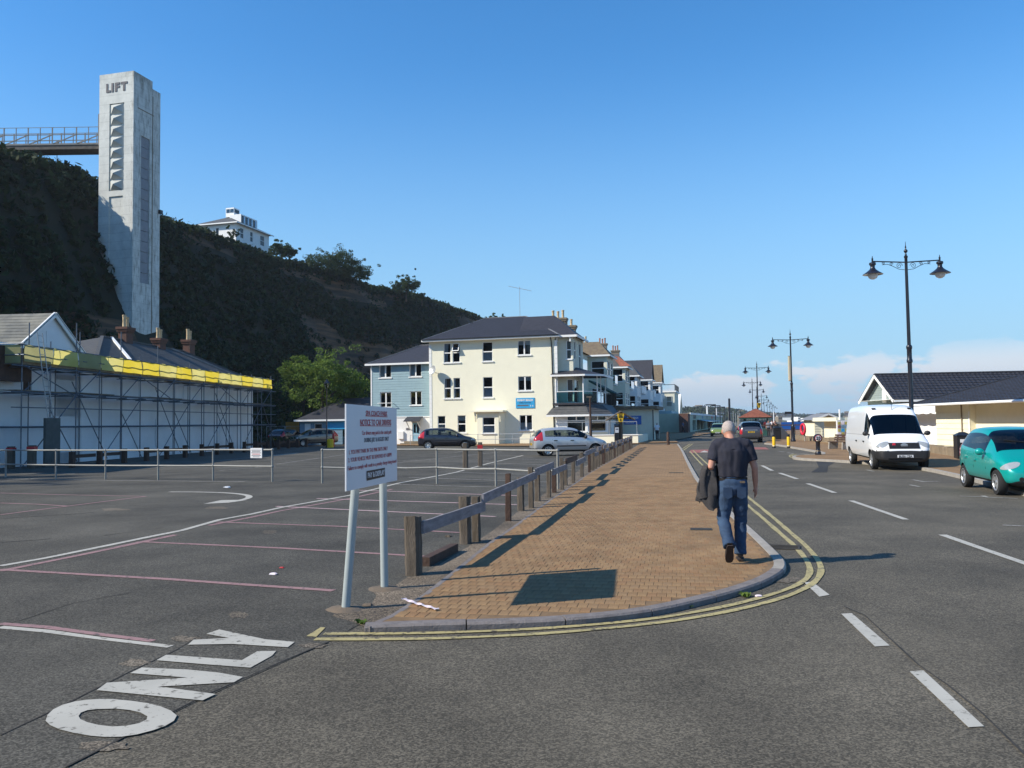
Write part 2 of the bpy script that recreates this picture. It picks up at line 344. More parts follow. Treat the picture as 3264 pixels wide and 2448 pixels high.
MAT['red'] = M('red_paint', (.48,.025,.03), .5, .1, 5)
MAT['lifered'] = M('lifebuoy_red', (.60,.02,.05), .4, .08, 5)
MAT['yellowp'] = M('yellow_plastic', (.75,.46,.01), .4, .06, 5)
MAT['signwhite'] = M('sign_white', (.66,.67,.69), .45, .02, 2)
MAT['signred'] = M('sign_red', (.46,.07,.08), .6, 0)
MAT['signbrown'] = M('sign_brown', (.05,.028,.02), .6, 0)
MAT['signtext'] = M('sign_grey_text', (.12,.12,.14), .6, 0)
MAT['signblue'] = M('sign_blue', (.035,.33,.62), .45, .05, 3)
MAT['signdeepblue'] = M('sign_deep_blue', (.02,.12,.42), .45, .05, 3)
MAT['liftletter'] = M('lift_letter', (.022,.025,.045), .6, .1, 5)
MAT['concrete'] = M('lift_concrete', (.52,.53,.50), .9, .15, .35, .3, 5, col2=(.66,.66,.62), detail=9)
MAT['concgrey'] = M('lift_grey_panel', (.24,.25,.27), .85, .12, 1.2, .2, 8)
MAT['pyr'] = M('lift_pyramid_grey', (.44,.45,.42), .85, .12, 1.5)
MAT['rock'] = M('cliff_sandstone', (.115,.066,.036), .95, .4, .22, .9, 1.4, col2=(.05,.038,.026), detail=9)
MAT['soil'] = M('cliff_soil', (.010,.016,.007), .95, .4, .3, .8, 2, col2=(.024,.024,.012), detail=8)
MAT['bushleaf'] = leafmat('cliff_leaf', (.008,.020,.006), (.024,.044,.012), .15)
MAT['ivyleaf'] = leafmat('ivy_leaf', (.022,.034,.012), (.05,.06,.022), .2)
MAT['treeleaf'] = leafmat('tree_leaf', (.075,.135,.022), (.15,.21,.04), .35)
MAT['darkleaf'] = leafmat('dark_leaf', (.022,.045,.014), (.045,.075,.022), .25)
MAT['bark'] = M('bark', (.07,.055,.04), .95, .3, 4, .7, 20)
MAT['steelbeam'] = M('bridge_steel', (.17,.165,.155), .7, .25, 3, col2=(.26,.25,.23))
MAT['bridgebrown'] = M('bridge_deck', (.12,.10,.08), .85, .3, 2)
MAT['skin'] = M('skin', (.48,.235,.165), .55, .12, 14, spec=.35)
MAT['hairgrey'] = M('cropped_grey_hair', (.40,.34,.31), .85, .25, 60, .5, 160)
MAT['navyshirt'] = M('navy_cotton', (.022,.023,.036), .9, .2, 9, .25, 120)
MAT['jeans'] = M('denim', (.016,.032,.066), .88, .4, 3.2, .25, 140, col2=(.038,.078,.150))
MAT['jacket'] = M('charcoal_jacket', (.040,.037,.038), .85, .25, 7, .2, 60)
MAT['leather'] = M('black_leather', (.012,.010,.010), .45, .2, 9)
MAT['sole'] = M('shoe_sole', (.035,.025,.022), .8, .2, 20)
MAT['tape'] = M('pink_white_tape', (.72,.52,.56), .5, .4, 18, col2=(.80,.78,.80))
MAT['sand'] = M('sand', (.36,.28,.18), .95, .15, 1)
MAT['land'] = M('land', (.10,.11,.07), .95, .3, .03)
MAT['sea'] = M('sea_water', (.03,.075,.10), .15, .1, .2, .3, 2)
MAT['stonewall'] = M('sea_wall_stone', (.21,.165,.11), .92, .3, 2, .7, 9)
MAT['grassland'] = M('far_hill_green', (.050,.072,.030), .95, .35, .012, col2=(.085,.085,.045))
MAT['fartree'] = leafmat('far_tree_leaf', (.020,.034,.015), (.040,.055,.022), .1)
# ------------------------------------------------------------------ ground, road, car park, markings
def sheet(name, pts, mat, z, parent=None, holes=()):
    loops = [[Vector((p[0], p[1], 0)) for p in pts]] + [[Vector((p[0], p[1], 0)) for p in h] for h in holes]
    flat = [p for l in loops for p in l]; tris = tessellate_polygon(loops)
    mb = MB(); vs = [(p.x, p.y, z) for p in flat]; fs = []
    for t in tris:
        a, b, c = (flat[i] for i in t); fs.append(tuple(t) if (b-a).cross(c-a).z > 0 else tuple(reversed(t)))
    mb.add(vs, fs); return mb.build(name, mat, parent)
def P(pts, sc=1.0, ox=0, oy=0, z=0): return [G(ox + x/sc, oy + y/sc, z) for x, y in pts]
def clip_y(poly, y, keep_above):
    out = []; n = len(poly)
    for i in range(n):
        a, b = poly[i], poly[(i+1) % n]; ia, ib = (a.y >= y) == keep_above, (b.y >= y) == keep_above
        if ia: out.append(a)
        if ia != ib: t = (y-a.y)/(b.y-a.y); out.append(a.lerp(b, t))
    return out
def PD(pts, z=0): return [G(*D_(*p), z) for p in pts]
def resample(pts, step):
    out = [pts[0].copy()]
    for a, b in zip(pts, pts[1:]):
        n = max(1, int((b-a).length/step))
        for i in range(1, n+1): out.append(a.lerp(b, i/n))
    return out
def smooth_line(pts, it=2):
    for _ in range(it):
        o = [pts[0]]
        for a, b in zip(pts, pts[1:]): o += [a.lerp(b, .25), a.lerp(b, .75)]
        o.append(pts[-1]); pts = o
    return pts
def normals(pts):
    out = []
    for i in range(len(pts)):
        t = pts[min(i+1, len(pts)-1)] - pts[max(i-1, 0)]; t = Vector((t.x, t.y, 0)).normalized(); out.append(Vector((-t.y, t.x, 0)))
    return out
def strip(name, pts, w, mat, z, parent, wob=0.0, step=.5):
    pts = resample([Vector((p.x, p.y, 0)) for p in pts], step); ns = normals(pts); mb = MB(); vs = []
    for i, (p, n) in enumerate(zip(pts, ns)):
        k = 1 + wob*noise.noise(p*1.7); s_ = n*(wob*.3*noise.noise(p*.8+Vector((9,1,0))))*w
        a = p + s_ + n*w/2*k; b = p + s_ - n*w/2*k; vs += [(a.x,a.y,z),(b.x,b.y,z)]
    mb.add(vs, [(2*i,2*i+1,2*i+3,2*i+2) for i in range(len(pts)-1)]); return mb.build(name, mat, parent)

ground = struct(sheet('ground', [(-2500,-300),(2500,-300),(2500,4000),(-2500,4000)], MAT['land'], -.05))
road = struct(sheet('road', [(-60,-15),(42,-15),(42,60),(70,160),(230,700),(190,700),(36,190),(-20,130),(-60,60)], MAT['road'], 0.0))
cp_edge = [G(209,2448), G(640,2230), G(1044,2049), G(1200,1960), G(1400,1830), G(1560,1715), G(1742,1600), G(1883,1505), G(2014,1431)]
car_park = struct(sheet('car_park', [(-45,3.2), G(-400,2448+300)] + cp_edge + [Vector((4,70,0)), Vector((-10,80,0)), Vector((-24,90,0)), Vector((-45,60,0))], MAT['carpark'], .004))
struct(sheet('beach', [(40,15),(80,15),(130,160),(330,700),(240,700),(75,180),(43,70)], MAT['sand'], -.02))
struct(sheet('sea', [(80,-300),(2500,-300),(2500,4000),(1500,4000),(330,700),(130,160),(80,15)], MAT['sea'], -.03))
# seams where the tarmac was laid in strips
def crack(pts, w, parent, z): return strip('tar_seam', [G(*p) for p in pts], w, MAT['seam'], z, parent, .9, .12)
crack([(209,2448),(400,2350),(640,2225),(900,2110),(1044,2049)], .014, road, .0075)
crack([(0,2347),(180,2262),(420,2140),(560,2075),(636,2029)], .012, car_park, .0075)
crack([(0,1995),(70,1978),(230,1925),(420,1890)], .012, car_park, .0075)
crack([(0,1730),(120,1722),(160,1718)], .03, car_park, .0075); crack([(330,1708),(430,1695),(520,1683)], .03, car_park, .0075)
crack([(0,1655),(60,1650),(230,1640),(300,1634)], .04, car_park, .0075)
crack([(2690,1935),(2755,1962),(2872,2070),(2925,2120),(3020,2185),(3130,2275),(3290,2430)], .014, road, .0075)
# scuffed sandy stains in the car park
def stain(cx, cy, rx, ry, z=.0062, parent=None, n=18, mat=None):
    c = G(cx, cy); k = Vector((c.x, c.y, 0)); pts = []
    for i in range(n):
        a = 2*math.pi*i/n; rr = .75 + .5*noise.noise(Vector((math.cos(a)*1.5 + cx, math.sin(a)*1.5, cy)))
        pts.append(G(cx + rx*math.cos(a)*rr, cy + ry*math.sin(a)*rr))
    return sheet('sand_stain', pts, mat or MAT['stain'], z, parent)
MAT['stain'] = asphalt('sandy_asphalt_stain', (.05,.042,.032), (.24,.20,.15), .3)
for a in [(760,1963,50,14), (590,2037,60,10), (360,1625,60,5), (690,1620,50,5), (860,1696,40,7), (430,2115,60,14), (1780,1590,50,6)]: stain(*a, parent=car_park)
stain(330,2380,120,20, parent=road); stain(1000,2060,60,10, parent=road); stain(2520,1850,70,12, parent=road)
# ONLY, painted letter by letter
SC4 = 2.011
def c4(pts): return P(pts, SC4, 0, 1850)
letO = [(292,910),(305,872),(340,838),(400,808),(480,786),(560,775),(640,770),(720,771),(850,783),(950,798),(1030,818),(1095,845),(1133,876),(1115,910),(1060,943),(980,972),(880,998),(780,1013),(680,1015),(580,1007),(470,988),(380,965),(320,938)]
letOi = [(503,880),(518,858),(560,842),(620,835),(740,832),(830,841),(900,857),(945,882),(940,903),(890,927),(810,943),(720,948),(630,937),(560,920),(515,900)]
sheet('painted_letter', c4(letO), MAT['white_line'], .011, road, [c4(letOi)])
sheet('painted_letter', c4([(835,603),(910,567),(1000,572),(1200,580),(1400,600),(1557,628),(1500,662),(1020,690),(1383,738),(1298,779),(620,713),(685,665),(1205,632)]), MAT['white_line'], .011, road)
sheet('painted_letter', c4([(1003,520),(1065,485),(1550,520),(1650,462),(1770,460),(1745,490),(1605,568),(1300,545)]), MAT['white_line'], .011, road)
sheet('painted_letter', c4([(1322,350),(1405,322),(1700,385),(1890,402),(1845,436),(1490,415),(1205,420),(1240,388),(1470,377)]), MAT['white_line'], .011, road)
# bay lines
def line(pts, w, m, parent=None, z=.0085, wob=.25): return strip('bay_line', [G(*p) for p in pts], w, MAT[m], z, parent or car_park, wob)
line([(0,1806),(150,1780),(480,1712),(580,1692),(700,1658),(800,1640),(900,1618),(1115,1580),(1270,1541),(1450,1507),(1560,1477),(1668,1452)], .13, 'white_line', z=.0105)
line([(0,1822),(250,1772),(560,1706)], .13, 'pink_line'); line([(665,1676),(800,1650),(890,1630),(1115,1590),(1250,1560)], .11, 'pink_line')
for a, b in [((0,1817),(1063,1885)), ((440,1728),(1352,1775)), ((690,1665),(1466,1699))]: line([a, ((a[0]+b[0])/2, (a[1]+b[1])/2-3), b], .105, 'pink_line', z=.0095)
for a, b in [((880,1615),(1580,1648)), ((1010,1590),(1648,1610)), ((1100,1562),(1648,1581))]: line([a, b], .10, 'palepink', z=.0095)
for a, b in [((1215,1543),(1660,1556)), ((1300,1522),(1760,1538)), ((1400,1505),(1800,1516)), ((1500,1490),(1850,1499)), ((1570,1477),(1880,1487)), ((1600,1463),(1900,1471)), ((1640,1456),(1700,1458))]: line([a, b], .09, 'worn_white', z=.0095)
line([(0,1572),(160,1577),(465,1583)], .10, 'pink_line'); line([(465,1583),(210,1615),(0,1642)], .10, 'pink_line', z=.0093); line([(0,1604),(120,1608),(213,1614)], .10, 'pink_line')
strip('bay_line', [G(0,1990), G(150,2001), G(300,2022), G(487,2046)], .085, MAT['pink_line'], .0085, car_park, .3)
strip('bay_line', [G(0,2001), G(150,2014), G(300,2035), G(542,2064)], .085, MAT['white_line'], .0087, car_park, .3)
line([(0,1535),(110,1526)], .09, 'worn_white'); line([(30,1509),(240,1511)], .12, 'worn_white'); line([(20,1526),(350,1532),(780,1536)], .10, 'worn_white')
for a, b in [((0,1480),(330,1470)), ((285,1505),(590,1485)), ((440,1490),(900,1492)), ((700,1500),(880,1486)), ((690,1470),(900,1448)), ((860,1472),(1100,1476)), ((880,1480),(1130,1445)), ((1130,1478),(1330,1466)), ((1260,1476),(1600,1440)), ((1280,1450),(1440,1447)), ((1330,1455),(1500,1450)), ((1310,1470),(1600,1470)), ((1660,1428),(1780,1426)), ((1450,1443),(1515,1431))]: line([a, b], .085, 'worn_white')
for a, b in [((870,1453),(950,1444)), ((1600,1437),(1680,1432))]: line([a, b], .28, 'white_line')
# turning arrow
strip('painted_arrow', smooth_line(PD([(366,1063),(430,1063.2),(490,1065),(528,1068.5),(541,1073),(532,1078.5),(505,1083)])), .17, MAT['white_line'], .0085, car_park)
sheet('painted_arrow', PD([(440,1089),(478,1081),(505,1080.5),(535,1080.5),(495,1086.5)]), MAT['white_line'], .009, car_park)
# road dashes
def dash(q, m='white_line'): sheet('lane_dash', PD(q), MAT[m], .0064, road)
for (x0,y0,x1,y1,w) in [(1646,1006,1668,1017,.14), (1684,1022,1722,1035,.14), (1745,1045,1803,1065,.13), (1838,1082,1957,1123,.12), (2036,1156,2260,1234,.12)]:
    strip('lane_dash', PD([(x0,y0),(x1,y1)]), w, MAT['white_line'], .0085, road, .15)
dash([(1737,1259),(1755,1258),(1792,1286),(1770,1290)]); dash([(1817,1327),(1840,1326),(1922,1396),(1890,1398)]); dash([(1965,1452),(1995,1450),(2126,1571),(2092,1573)])
for q in [[(1600,997),(1615,1003)],[(1560,978),(1575,985)],[(1545,965),(1556,971)]]: strip('lane_dash', PD(q), .13, MAT['white_line'], .0085, road)
for a, b in [((2762,1498),(2785,1503)),((2911,1530),(2948,1537)),((2946,1536),(2990,1535)),((3060,1582),(3140,1585)),((3132,1581),(3150,1587)),((3150,1586),(3244,1590)),((3196,1675),(3264,1678)),((2900,1546),(2930,1552)),((2550,1446),(2580,1449)),((2480,1438),(2500,1441)),((2510,1443),(2528,1446)),((2440,1430),(2472,1430)),((2504,1431),(2530,1431))]:
    strip('parking_mark', [G(*a), G(*b)], .09, MAT['worn_white'], .0085, road, .3)
sheet('repair_patch', [G(2600,1468), G(2668,1470), G(2640,1486), G(2636,1506), G(2585,1506), G(2610,1490)], MAT['patch'], .0065, road)
sheet('red_table', [G(2202,1434), G(2272,1433), G(2290,1442), G(2196,1444)], MAT['red_surface'], .0065, road)
sheet('red_table', [G(2395,1426), G(2440,1426), G(2452,1433), G(2400,1433)], MAT['red_surface'], .0065, road)
sheet('painted_triangle', [G(2231,1442.5), G(2261,1442), G(2245,1436.5)], MAT['white_line'], .009, road)
# double yellow lines
yi = [(700,1370),(860,1370.5),(1000,1367.5),(1200,1358),(1400,1340),(1500,1324),(1600,1304),(1690,1279),(1735,1258),(1752,1238),(1745,1214),(1722,1185),(1690,1156),(1640,1113),(1600,1080),(1545,1032),(1512,1000),(1490,975)]
yo = [(680,1382),(860,1382.5),(1000,1379.5),(1200,1369),(1400,1350),(1500,1336),(1600,1317),(1700,1291),(1755,1264),(1776,1238),(1770,1214),(1747,1185),(1712,1154),(1660,1110),(1618,1076),(1556,1026),(1520,996),(1497,973)]
for l in (yi, yo): strip('yellow_line', smooth_line(PD(l)), .075, MAT['yellow_line'], .0085, road, .35, .15)
sheet('yellow_line', PD([(662,1376),(693,1357),(703,1357.5),(683,1378)]), MAT['yellow_line'], .0095, road)
for l in ([(2640,1466),(2560,1461),(2527,1457),(2523,1452),(2540,1448)], [(2640,1470),(2555,1465),(2520,1459),(2515,1452),(2530,1447)], [(2200,1415),(2160,1440)], [(2208,1415),(2172,1440)]):
    strip('yellow_line', smooth_line([G(*p) for p in l]), .08, MAT['yellow_line'], .0085, road, .2)

# ------------------------------------------------------------------ the block-paved pavement on the corner
KZ = .062
kerb_px = [(1160,1997),(1320,1991),(1475,1986),(1620,1982),(1770,1975),(1900,1966),(2020,1953),(2120,1937),(2213,1916),(2290,1898),(2360,1879),(2425,1857),(2470,1836),(2500,1815),(2508,1797),(2497,1775),(2450,1730),(2385,1672),(2330,1625),(2239,1542),(2200,1477),(2178,1434),(2163,1415)]
kerb_line = smooth_line([G(x, y, KZ) for x, y in kerb_px], 1)
left_px = [(2040,1415),(2014,1431),(1883,1507),(1742,1602),(1645,1674),(1562,1730),(1453,1818),(1355,1895),(1254,1960),(1170,1996)]
pv_left = [G(x, y, KZ) for x, y in left_px]
pv_poly = [Vector((p.x,p.y,0)) for p in kerb_line] + [Vector((p.x,p.y,0)) for p in pv_left]
# shrink for the blocks: kerb band .13 on the kerb side
kn = normals(kerb_line); kin = [p + n*.15 for p, n in zip(kerb_line, kn)]
blk_poly = [Vector((p.x,p.y,0)) for p in kin] + [Vector((p.x,p.y,0)) for p in pv_left]
def inside(poly, x, y):
    c = False; n = len(poly); j = n-1
    for i in range(n):
        a, b = poly[i], poly[j]
        if (a.y > y) != (b.y > y) and x < (b.x-a.x)*(y-a.y)/(b.y-a.y)+a.x: c = not c
        j = i
    return c
def paving_mat(name, base, joint, ang, lw=.2, lh=.1):
    m = bpy.data.materials.new(name); m.use_nodes = True; nt = m.node_tree; b = nt.nodes['Principled BSDF']; L = nt.links.new
    b.inputs['Roughness'].default_value = .9; b.inputs['Specular IOR Level'].default_value = .25
    t = nt.nodes.new('ShaderNodeTexCoord'); mp_ = nt.nodes.new('ShaderNodeMapping'); mp_.inputs['Rotation'].default_value = (0,0,ang); L(t.outputs['Object'], mp_.inputs[0])
    br = nt.nodes.new('ShaderNodeTexBrick'); L(mp_.outputs[0], br.inputs['Vector']); br.inputs['Scale'].default_value = 1; br.inputs['Brick Width'].default_value = lw; br.inputs['Row Height'].default_value = lh; br.inputs['Mortar Size'].default_value = .005
    br.inputs['Color1'].default_value = (*[c*.93 for c in base],1); br.inputs['Color2'].default_value = (*[c*1.07 for c in base],1); br.inputs['Mortar'].default_value = (*joint,1)
    n = nt.nodes.new('ShaderNodeTexNoise'); n.inputs['Scale'].default_value = .8; n.inputs['Detail'].default_value = 9; n.inputs['Roughness'].default_value = .7; L(t.outputs['Object'], n.inputs['Vector'])
    r = nt.nodes.new('ShaderNodeMapRange'); r.inputs['From Min'].default_value=.3; r.inputs['From Max'].default_value=.7; r.inputs['To Min'].default_value = .75; r.inputs['To Max'].default_value = 1.22; L(n.outputs[0], r.inputs['Value'])
    c = nt.nodes.new('ShaderNodeMix'); c.data_type='RGBA'; c.blend_type='MULTIPLY'; c.inputs['Factor'].default_value=1; L(br.outputs['Color'], c.inputs['A']); L(r.outputs[0], c.inputs['B']); L(c.outputs['Result'], b.inputs['Base Color'])
    return m
PAVE = (.246,.152,.076)
AX = math.atan2(9.3, 46.8)          # direction of the fence line, from +y towards +x
MAT['paving'] = paving_mat('tan_block_paving', PAVE, (.180,.113,.058), R(90)+AX)
MAT['paving_bed'] = M('paving_bed_sand', (.180,.113,.058), .95, .3, 5)
def blockmat(k, c):
    m = M('tan_block_%d' % k, c, .9, .26, 1.1, .5, 70, spec=.25, detail=9, coord='Object'); return m
BLK = [blockmat(i, tuple(PAVE[j]*f*h[j] for j in range(3))) for i, (f, h) in enumerate([(1,(1,1,1)), (.94,(1.0,.98,.97)), (1.06,(1,1.01,1.0)), (.97,(1.03,.97,.95)), (1.03,(.98,1,1.03))])]
pavement = struct(empty('pavement'))
uax = Vector((math.sin(AX), math.cos(AX), 0)); vax = Vector((math.cos(AX), -math.sin(AX), 0)); O0 = Vector((0, 8, 0))
FAR_BLOCK = 27.0
blocks = []
for i in range(-6, 105):
    for j in range(-45, 75):
        c = O0 + uax*(i*.2) + vax*(j*.1 + (.05 if i % 2 else 0))
        if c.y > FAR_BLOCK: continue
        cs = [c + uax*(a*.1) + vax*(b*.05) for a in (-1,1) for b in (-1,1)]
        ins = [inside(blk_poly, p.x, p.y) for p in cs]
        if all(ins): blocks.append(c)
blocks.sort(key=lambda c: c.y**2 + .5*c.x**2)
bed_near = sheet('paving_bed', clip_y(blk_poly, FAR_BLOCK+.02, False), MAT['paving_bed'], KZ-.0035, pavement)
far_poly = clip_y(blk_poly, FAR_BLOCK-.12, True)
sheet('paving_surface', far_poly, MAT['paving'], KZ-.001, pavement)
def block_mesh(mat, k):
    mb = MB(); a, b = .0988, .0488; ch = .003; h = .0
    vs = [(-b,-a,-.02),(b,-a,-.02),(b,a,-.02),(-b,a,-.02),(-b,-a,-ch),(b,-a,-ch),(b,a,-ch),(-b,a,-ch),(-b+ch,-a+ch,0),(b-ch,-a+ch,0),(b-ch,a-ch,0),(-b+ch,a-ch,0)]
    fs = [(0,1,5,4),(1,2,6,5),(2,3,7,6),(3,0,4,7),(4,5,9,8),(5,6,10,9),(6,7,11,10),(7,4,8,11),(8,9,10,11)]
    me = bpy.data.meshes.new('paving_block'); me.from_pydata(vs, [], fs); me.materials.append(mat); return me, vs, fs
bm_ = [block_mesh(m, i) for i, m in enumerate(BLK)]
jit = random.Random(3)
for c in blocks[:300]:
    k = jit.randrange(5); o = bpy.data.objects.new('paving_block', bm_[k][0]); COL.objects.link(o); o.parent = pavement
    o.location = (c.x, c.y, KZ + jit.uniform(-.0015,.0015)); o.rotation_euler = (jit.uniform(-.006,.006), jit.uniform(-.008,.008), -AX + jit.uniform(-.008,.008))
mb = MB()
for c in blocks[300:]:
    mb.cur = jit.randrange(5); a = -AX + jit.uniform(-.008,.008); ca, sa = math.cos(a), math.sin(a); dz = KZ + jit.uniform(-.0015,.0015)
    b0 = len(mb.v); mb.v += [(c.x + x*ca - y*sa, c.y + x*sa + y*ca, dz + z) for x, y, z in bm_[0][1]]
    for f in bm_[0][2]: mb.f.append(tuple(i+b0 for i in f)); mb.mi.append(mb.cur)
stuff(mb.build('paving_blocks', BLK, pavement))
# kerb stones along the corner
kerb = struct(empty('kerb'))
dens_line = resample(kerb_line, .06); acc = 0; seg = [dens_line[0]]; kpieces = []
for a, b in zip(dens_line, dens_line[1:]):
    acc += (b-a).length; seg.append(b)
    if acc > .9: kpieces.append(seg); seg = [b]; acc = 0
if len(seg) > 1: kpieces.append(seg)
for kp in kpieces:
    ns = normals(kp); mb = MB(); vs = []; dz = jit.uniform(-.004,.004); n_ = len(kp)
    drop = max(0, min(1, (kp[0].x - .3)/1.6)) if kp[0].y < 12 else 1     # dropped kerb beside the sign
    top = .018 + (KZ + .004 - .018)*drop
    top = KZ + .004
    for i, (p, n) in enumerate(zip(kp, ns)):
        t = (p + (kp[-1]-kp[0]).normalized()*(.006 if i == 0 else -.006 if i == n_-1 else 0))
        o0 = t; o1 = t + n*.02; o2 = t + n*.145; o3 = t + n*.15
        vs += [(o0.x,o0.y,-.03),(o0.x,o0.y,top-.018+dz),(o1.x,o1.y,top+dz),(o2.x,o2.y,top+dz),(o3.x,o3.y,top-.02)]
    fs = [(5*i+j, 5*i+j+1, 5*i+j+6, 5*i+j+5) for i in range(n_-1) for j in range(4)] + [(0,1,2,3,4), tuple(5*(n_-1)+j for j in (4,3,2,1,0))]
    mb.add(vs, fs); mb.build('kerb_stone', MAT['kerb'] if kp[0].y < 14 and kp[0].x < 2.9 else MAT['kerb_conc'], kerb)
# edging on the car-park side
mb = MB(); el = [Vector((p.x,p.y,0)) for p in pv_left]; en = normals(el)
for i in range(len(el)-1):
    a, b = el[i], el[i+1]; mb.bar((a.x,a.y,KZ/2-.012),(b.x,b.y,KZ/2-.012),.06,KZ+.02)
mb.build('edging', MAT['kerb'], kerb)
# dirt drift between fence and paving
dl = [G(x, y) for x, y in [(1165,2000),(1130,1985),(1060,1965),(1075,1945),(1180,1935),(1200,1900),(1185,1882),(1260,1868),(1300,1840),(1335,1838),(1400,1800),(1490,1745),(1560,1700),(1640,1640),(1720,1585),(1860,1490),(1990,1425)]] 
dr = [Vector((p.x,p.y,0)) for p in pv_left]
MAT['dirt_edge'] = asphalt('dusty_verge', (.06,.048,.036), (.30,.235,.165), .35)
sheet('dirt_strip', dl + dr[1:], MAT['dirt_edge'], .0058, car_park)
# gully grate in the channel
gr = thing('drain_grate', 'rusty iron gully grate in the kerb channel by the yellow lines', 'drain cover', G(2497,1746), R(-20))
m_ = MB(); m_.box(-.23,.23,-.2,-.17,.002,.016); m_.box(-.23,.23,.17,.2,.002,.016); m_.box(-.23,-.2,-.17,.17,.002,.016); m_.box(.2,.23,-.17,.17,.002,.016); m_.build('frame', MAT['seam'], gr)
for k in range(7):
    m_ = MB(); m_.bar((-.2,-.15+k*.05,.009),(.2,-.15+k*.05,.009),.017,.012); m_.build('bar', MAT['seam'], gr)
m_ = MB(); m_.box(-.2,.2,-.17,.17,.0005,.0025); m_.build('pit', MAT['dark'], gr)
for cx, cy, w, lab in [(2155,1507,.5,'small iron inspection cover set in the tan pavement beyond the walking man'), (2235,1687,.35,'long iron channel cover set in the tan pavement beside the walking man')]:
    p = G(cx, cy, KZ); m_ = MB(); m_.m = Matrix.Translation((p.x,p.y,KZ)) @ Matrix.Rotation(-AX,4,'Z'); m_.box(-w/2,w/2,-.14,.14,-.02,.006); m_.box(-w/2+.02,w/2-.02,-.12,.12,.006,.009); tag(m_.build('inspection_cover', MAT['seam']), lab, 'drain cover')
# tape dropped on the pavement
pts = smooth_line([G(1286,1908,KZ+.012), G(1320,1921,KZ+.02), G(1352,1930,KZ+.012), G(1394,1942,KZ+.015)], 2); ns = normals(pts); vs = []
for i, (p, n) in enumerate(zip(pts, ns)):
    tw = .02*math.sin(i*1.9); vs += [tuple(p + n*.022 + Vector((0,0,.004+tw*.3))), tuple(p - n*.022 + Vector((0,0,.004-tw*.3)))]
mt = MB().add(vs, [(2*i,2*i+1,2*i+3,2*i+2) for i in range(len(pts)-1)]); tape = mt.build('barrier_tape', MAT['tape'])
tag(tape, 'crumpled strip of pink and white tape lying on the tan paving', 'tape'); sm = tape.modifiers.new('s','SOLIDIFY'); sm.thickness = .003; apply_mods(tape)
# litter
for px_, py_, s_, c_, lab in [(898,1812,.035,'red','red scrap of litter on the car park tarmac beside the grey sign post'),(872,1833,.05,'tape','white crumpled scrap on the car park tarmac'),(725,1556,.10,'signwhite','flattened white scrap near the curved arrow marking'),(1172,1932,.05,'dirt','small sandy stone lying by the foot of the grey sign post'),(2418,1903,.04,'tape','white scrap lying against the granite kerb'),(1428,1712,.06,'wood','brown dead leaf scrap on the tarmac behind the low fence')]:
    p = G(px_, py_); m_ = MB(); m_.sphere((p.x,p.y,s_*.28),s_,7,5,(1,.7,.35)); 
    m_.v = [tuple(Vector(v)+Vector((noise.noise(Vector(v)*40),noise.noise(Vector(v)*37),0))*s_*.5) for v in m_.v]
    tag(m_.build('litter_scrap', MAT[c_]), lab, 'litter')
# weeds along the kerb foot
def weed(px_, py_, r, n, lab):
    p = G(px_, py_); mb = MB()
    for i in range(n):
        a = random.uniform(0,6.28); L = r*random.uniform(.5,1); w = .012; t = Vector((math.cos(a),math.sin(a),0)); q = Vector((-t.y,t.x,0))
        b0 = Vector((p.x,p.y,.0))+t*random.uniform(0,.03); m1 = b0+t*L*.4+Vector((0,0,L*.55)); e = b0+t*L*.9+Vector((0,0,L*.5*random.uniform(.3,1)))
        mb.add([b0-q*w*.4,b0+q*w*.4,m1+q*w,m1-q*w,e],[(0,1,2,3),(3,2,4)])
    tag(mb.build('weed', MAT['treeleaf']), lab, 'weed')
weed(2378,1903,.10,26,'tuft of green weed rooted at the kerb foot below the curve'); weed(2192,1938,.06,16,'tiny weed in a granite kerb joint'); weed(1150,1990,.08,18,'low weed by the crumbled edge at the sign foot')
# right-hand pavement and its kerb
rk_px = [(2436,1412),(2475,1416.5),(2551,1429),(2600,1437),(2626,1443),(2615,1449),(2545,1449),(2524,1453),(2530,1459),(2600,1463.5),(2700,1468),(2800,1476),(2880,1483),(2952,1492),(3061,1515),(3160,1540),(3264,1568),(3420,1612)]
rk = smooth_line([G(x,y,.1) for x,y in rk_px], 1)
rp = struct(empty('promenade'))
sheet('paving_surface', [Vector((p.x,p.y,0)) for p in rk] + [Vector((40,12,0)), Vector((41,60,0)), Vector((60,140,0)), Vector((110,300,0)), Vector((100,300,0)), Vector((46,140,0))], MAT['paving'], .098, rp)
rr_ = resample(rk, .1); acc = 0; seg = [rr_[0]]
for a, b in zip(rr_, rr_[1:]):
    acc += (b-a).length; seg.append(b)
    if acc > .92 or b is rr_[-1]:
        mb = MB(); 
        ns = normals(seg); vs = []
        for p, n in zip(seg, ns):
            vs += [(p.x,p.y,-.02),(p.x,p.y,.092),(p.x+n.x*.02,p.y+n.y*.02,.106),(p.x+n.x*.14,p.y+n.y*.14,.106),(p.x+n.x*.145,p.y+n.y*.145,.02)]
        q = len(seg); fs = [(5*i+j,5*i+j+1,5*i+j+6,5*i+j+5) for i in range(q-1) for j in range(4)] + [(0,1,2,3,4), tuple(5*(q-1)+j for j in (4,3,2,1,0))]
        mb.add(vs, fs); mb.build('kerb_stone', MAT['kerb_conc'], rp); seg = [b]; acc = 0
# pavement in front of the terrace
tp = struct(empty('terrace_pavement'))
sheet('paving_surface', [G(2163,1412), G(2150,1405), G(2260,1383), G(2300,1368), Vector((75,260,0)), Vector((60,260,0)), Vector((20,120,0)), Vector((4,74,0)), Vector((-16,82,0)), Vector((-16,78,0)), G(1700,1424), G(2000,1418), G(2060,1414)], MAT['paving'], .07, tp)
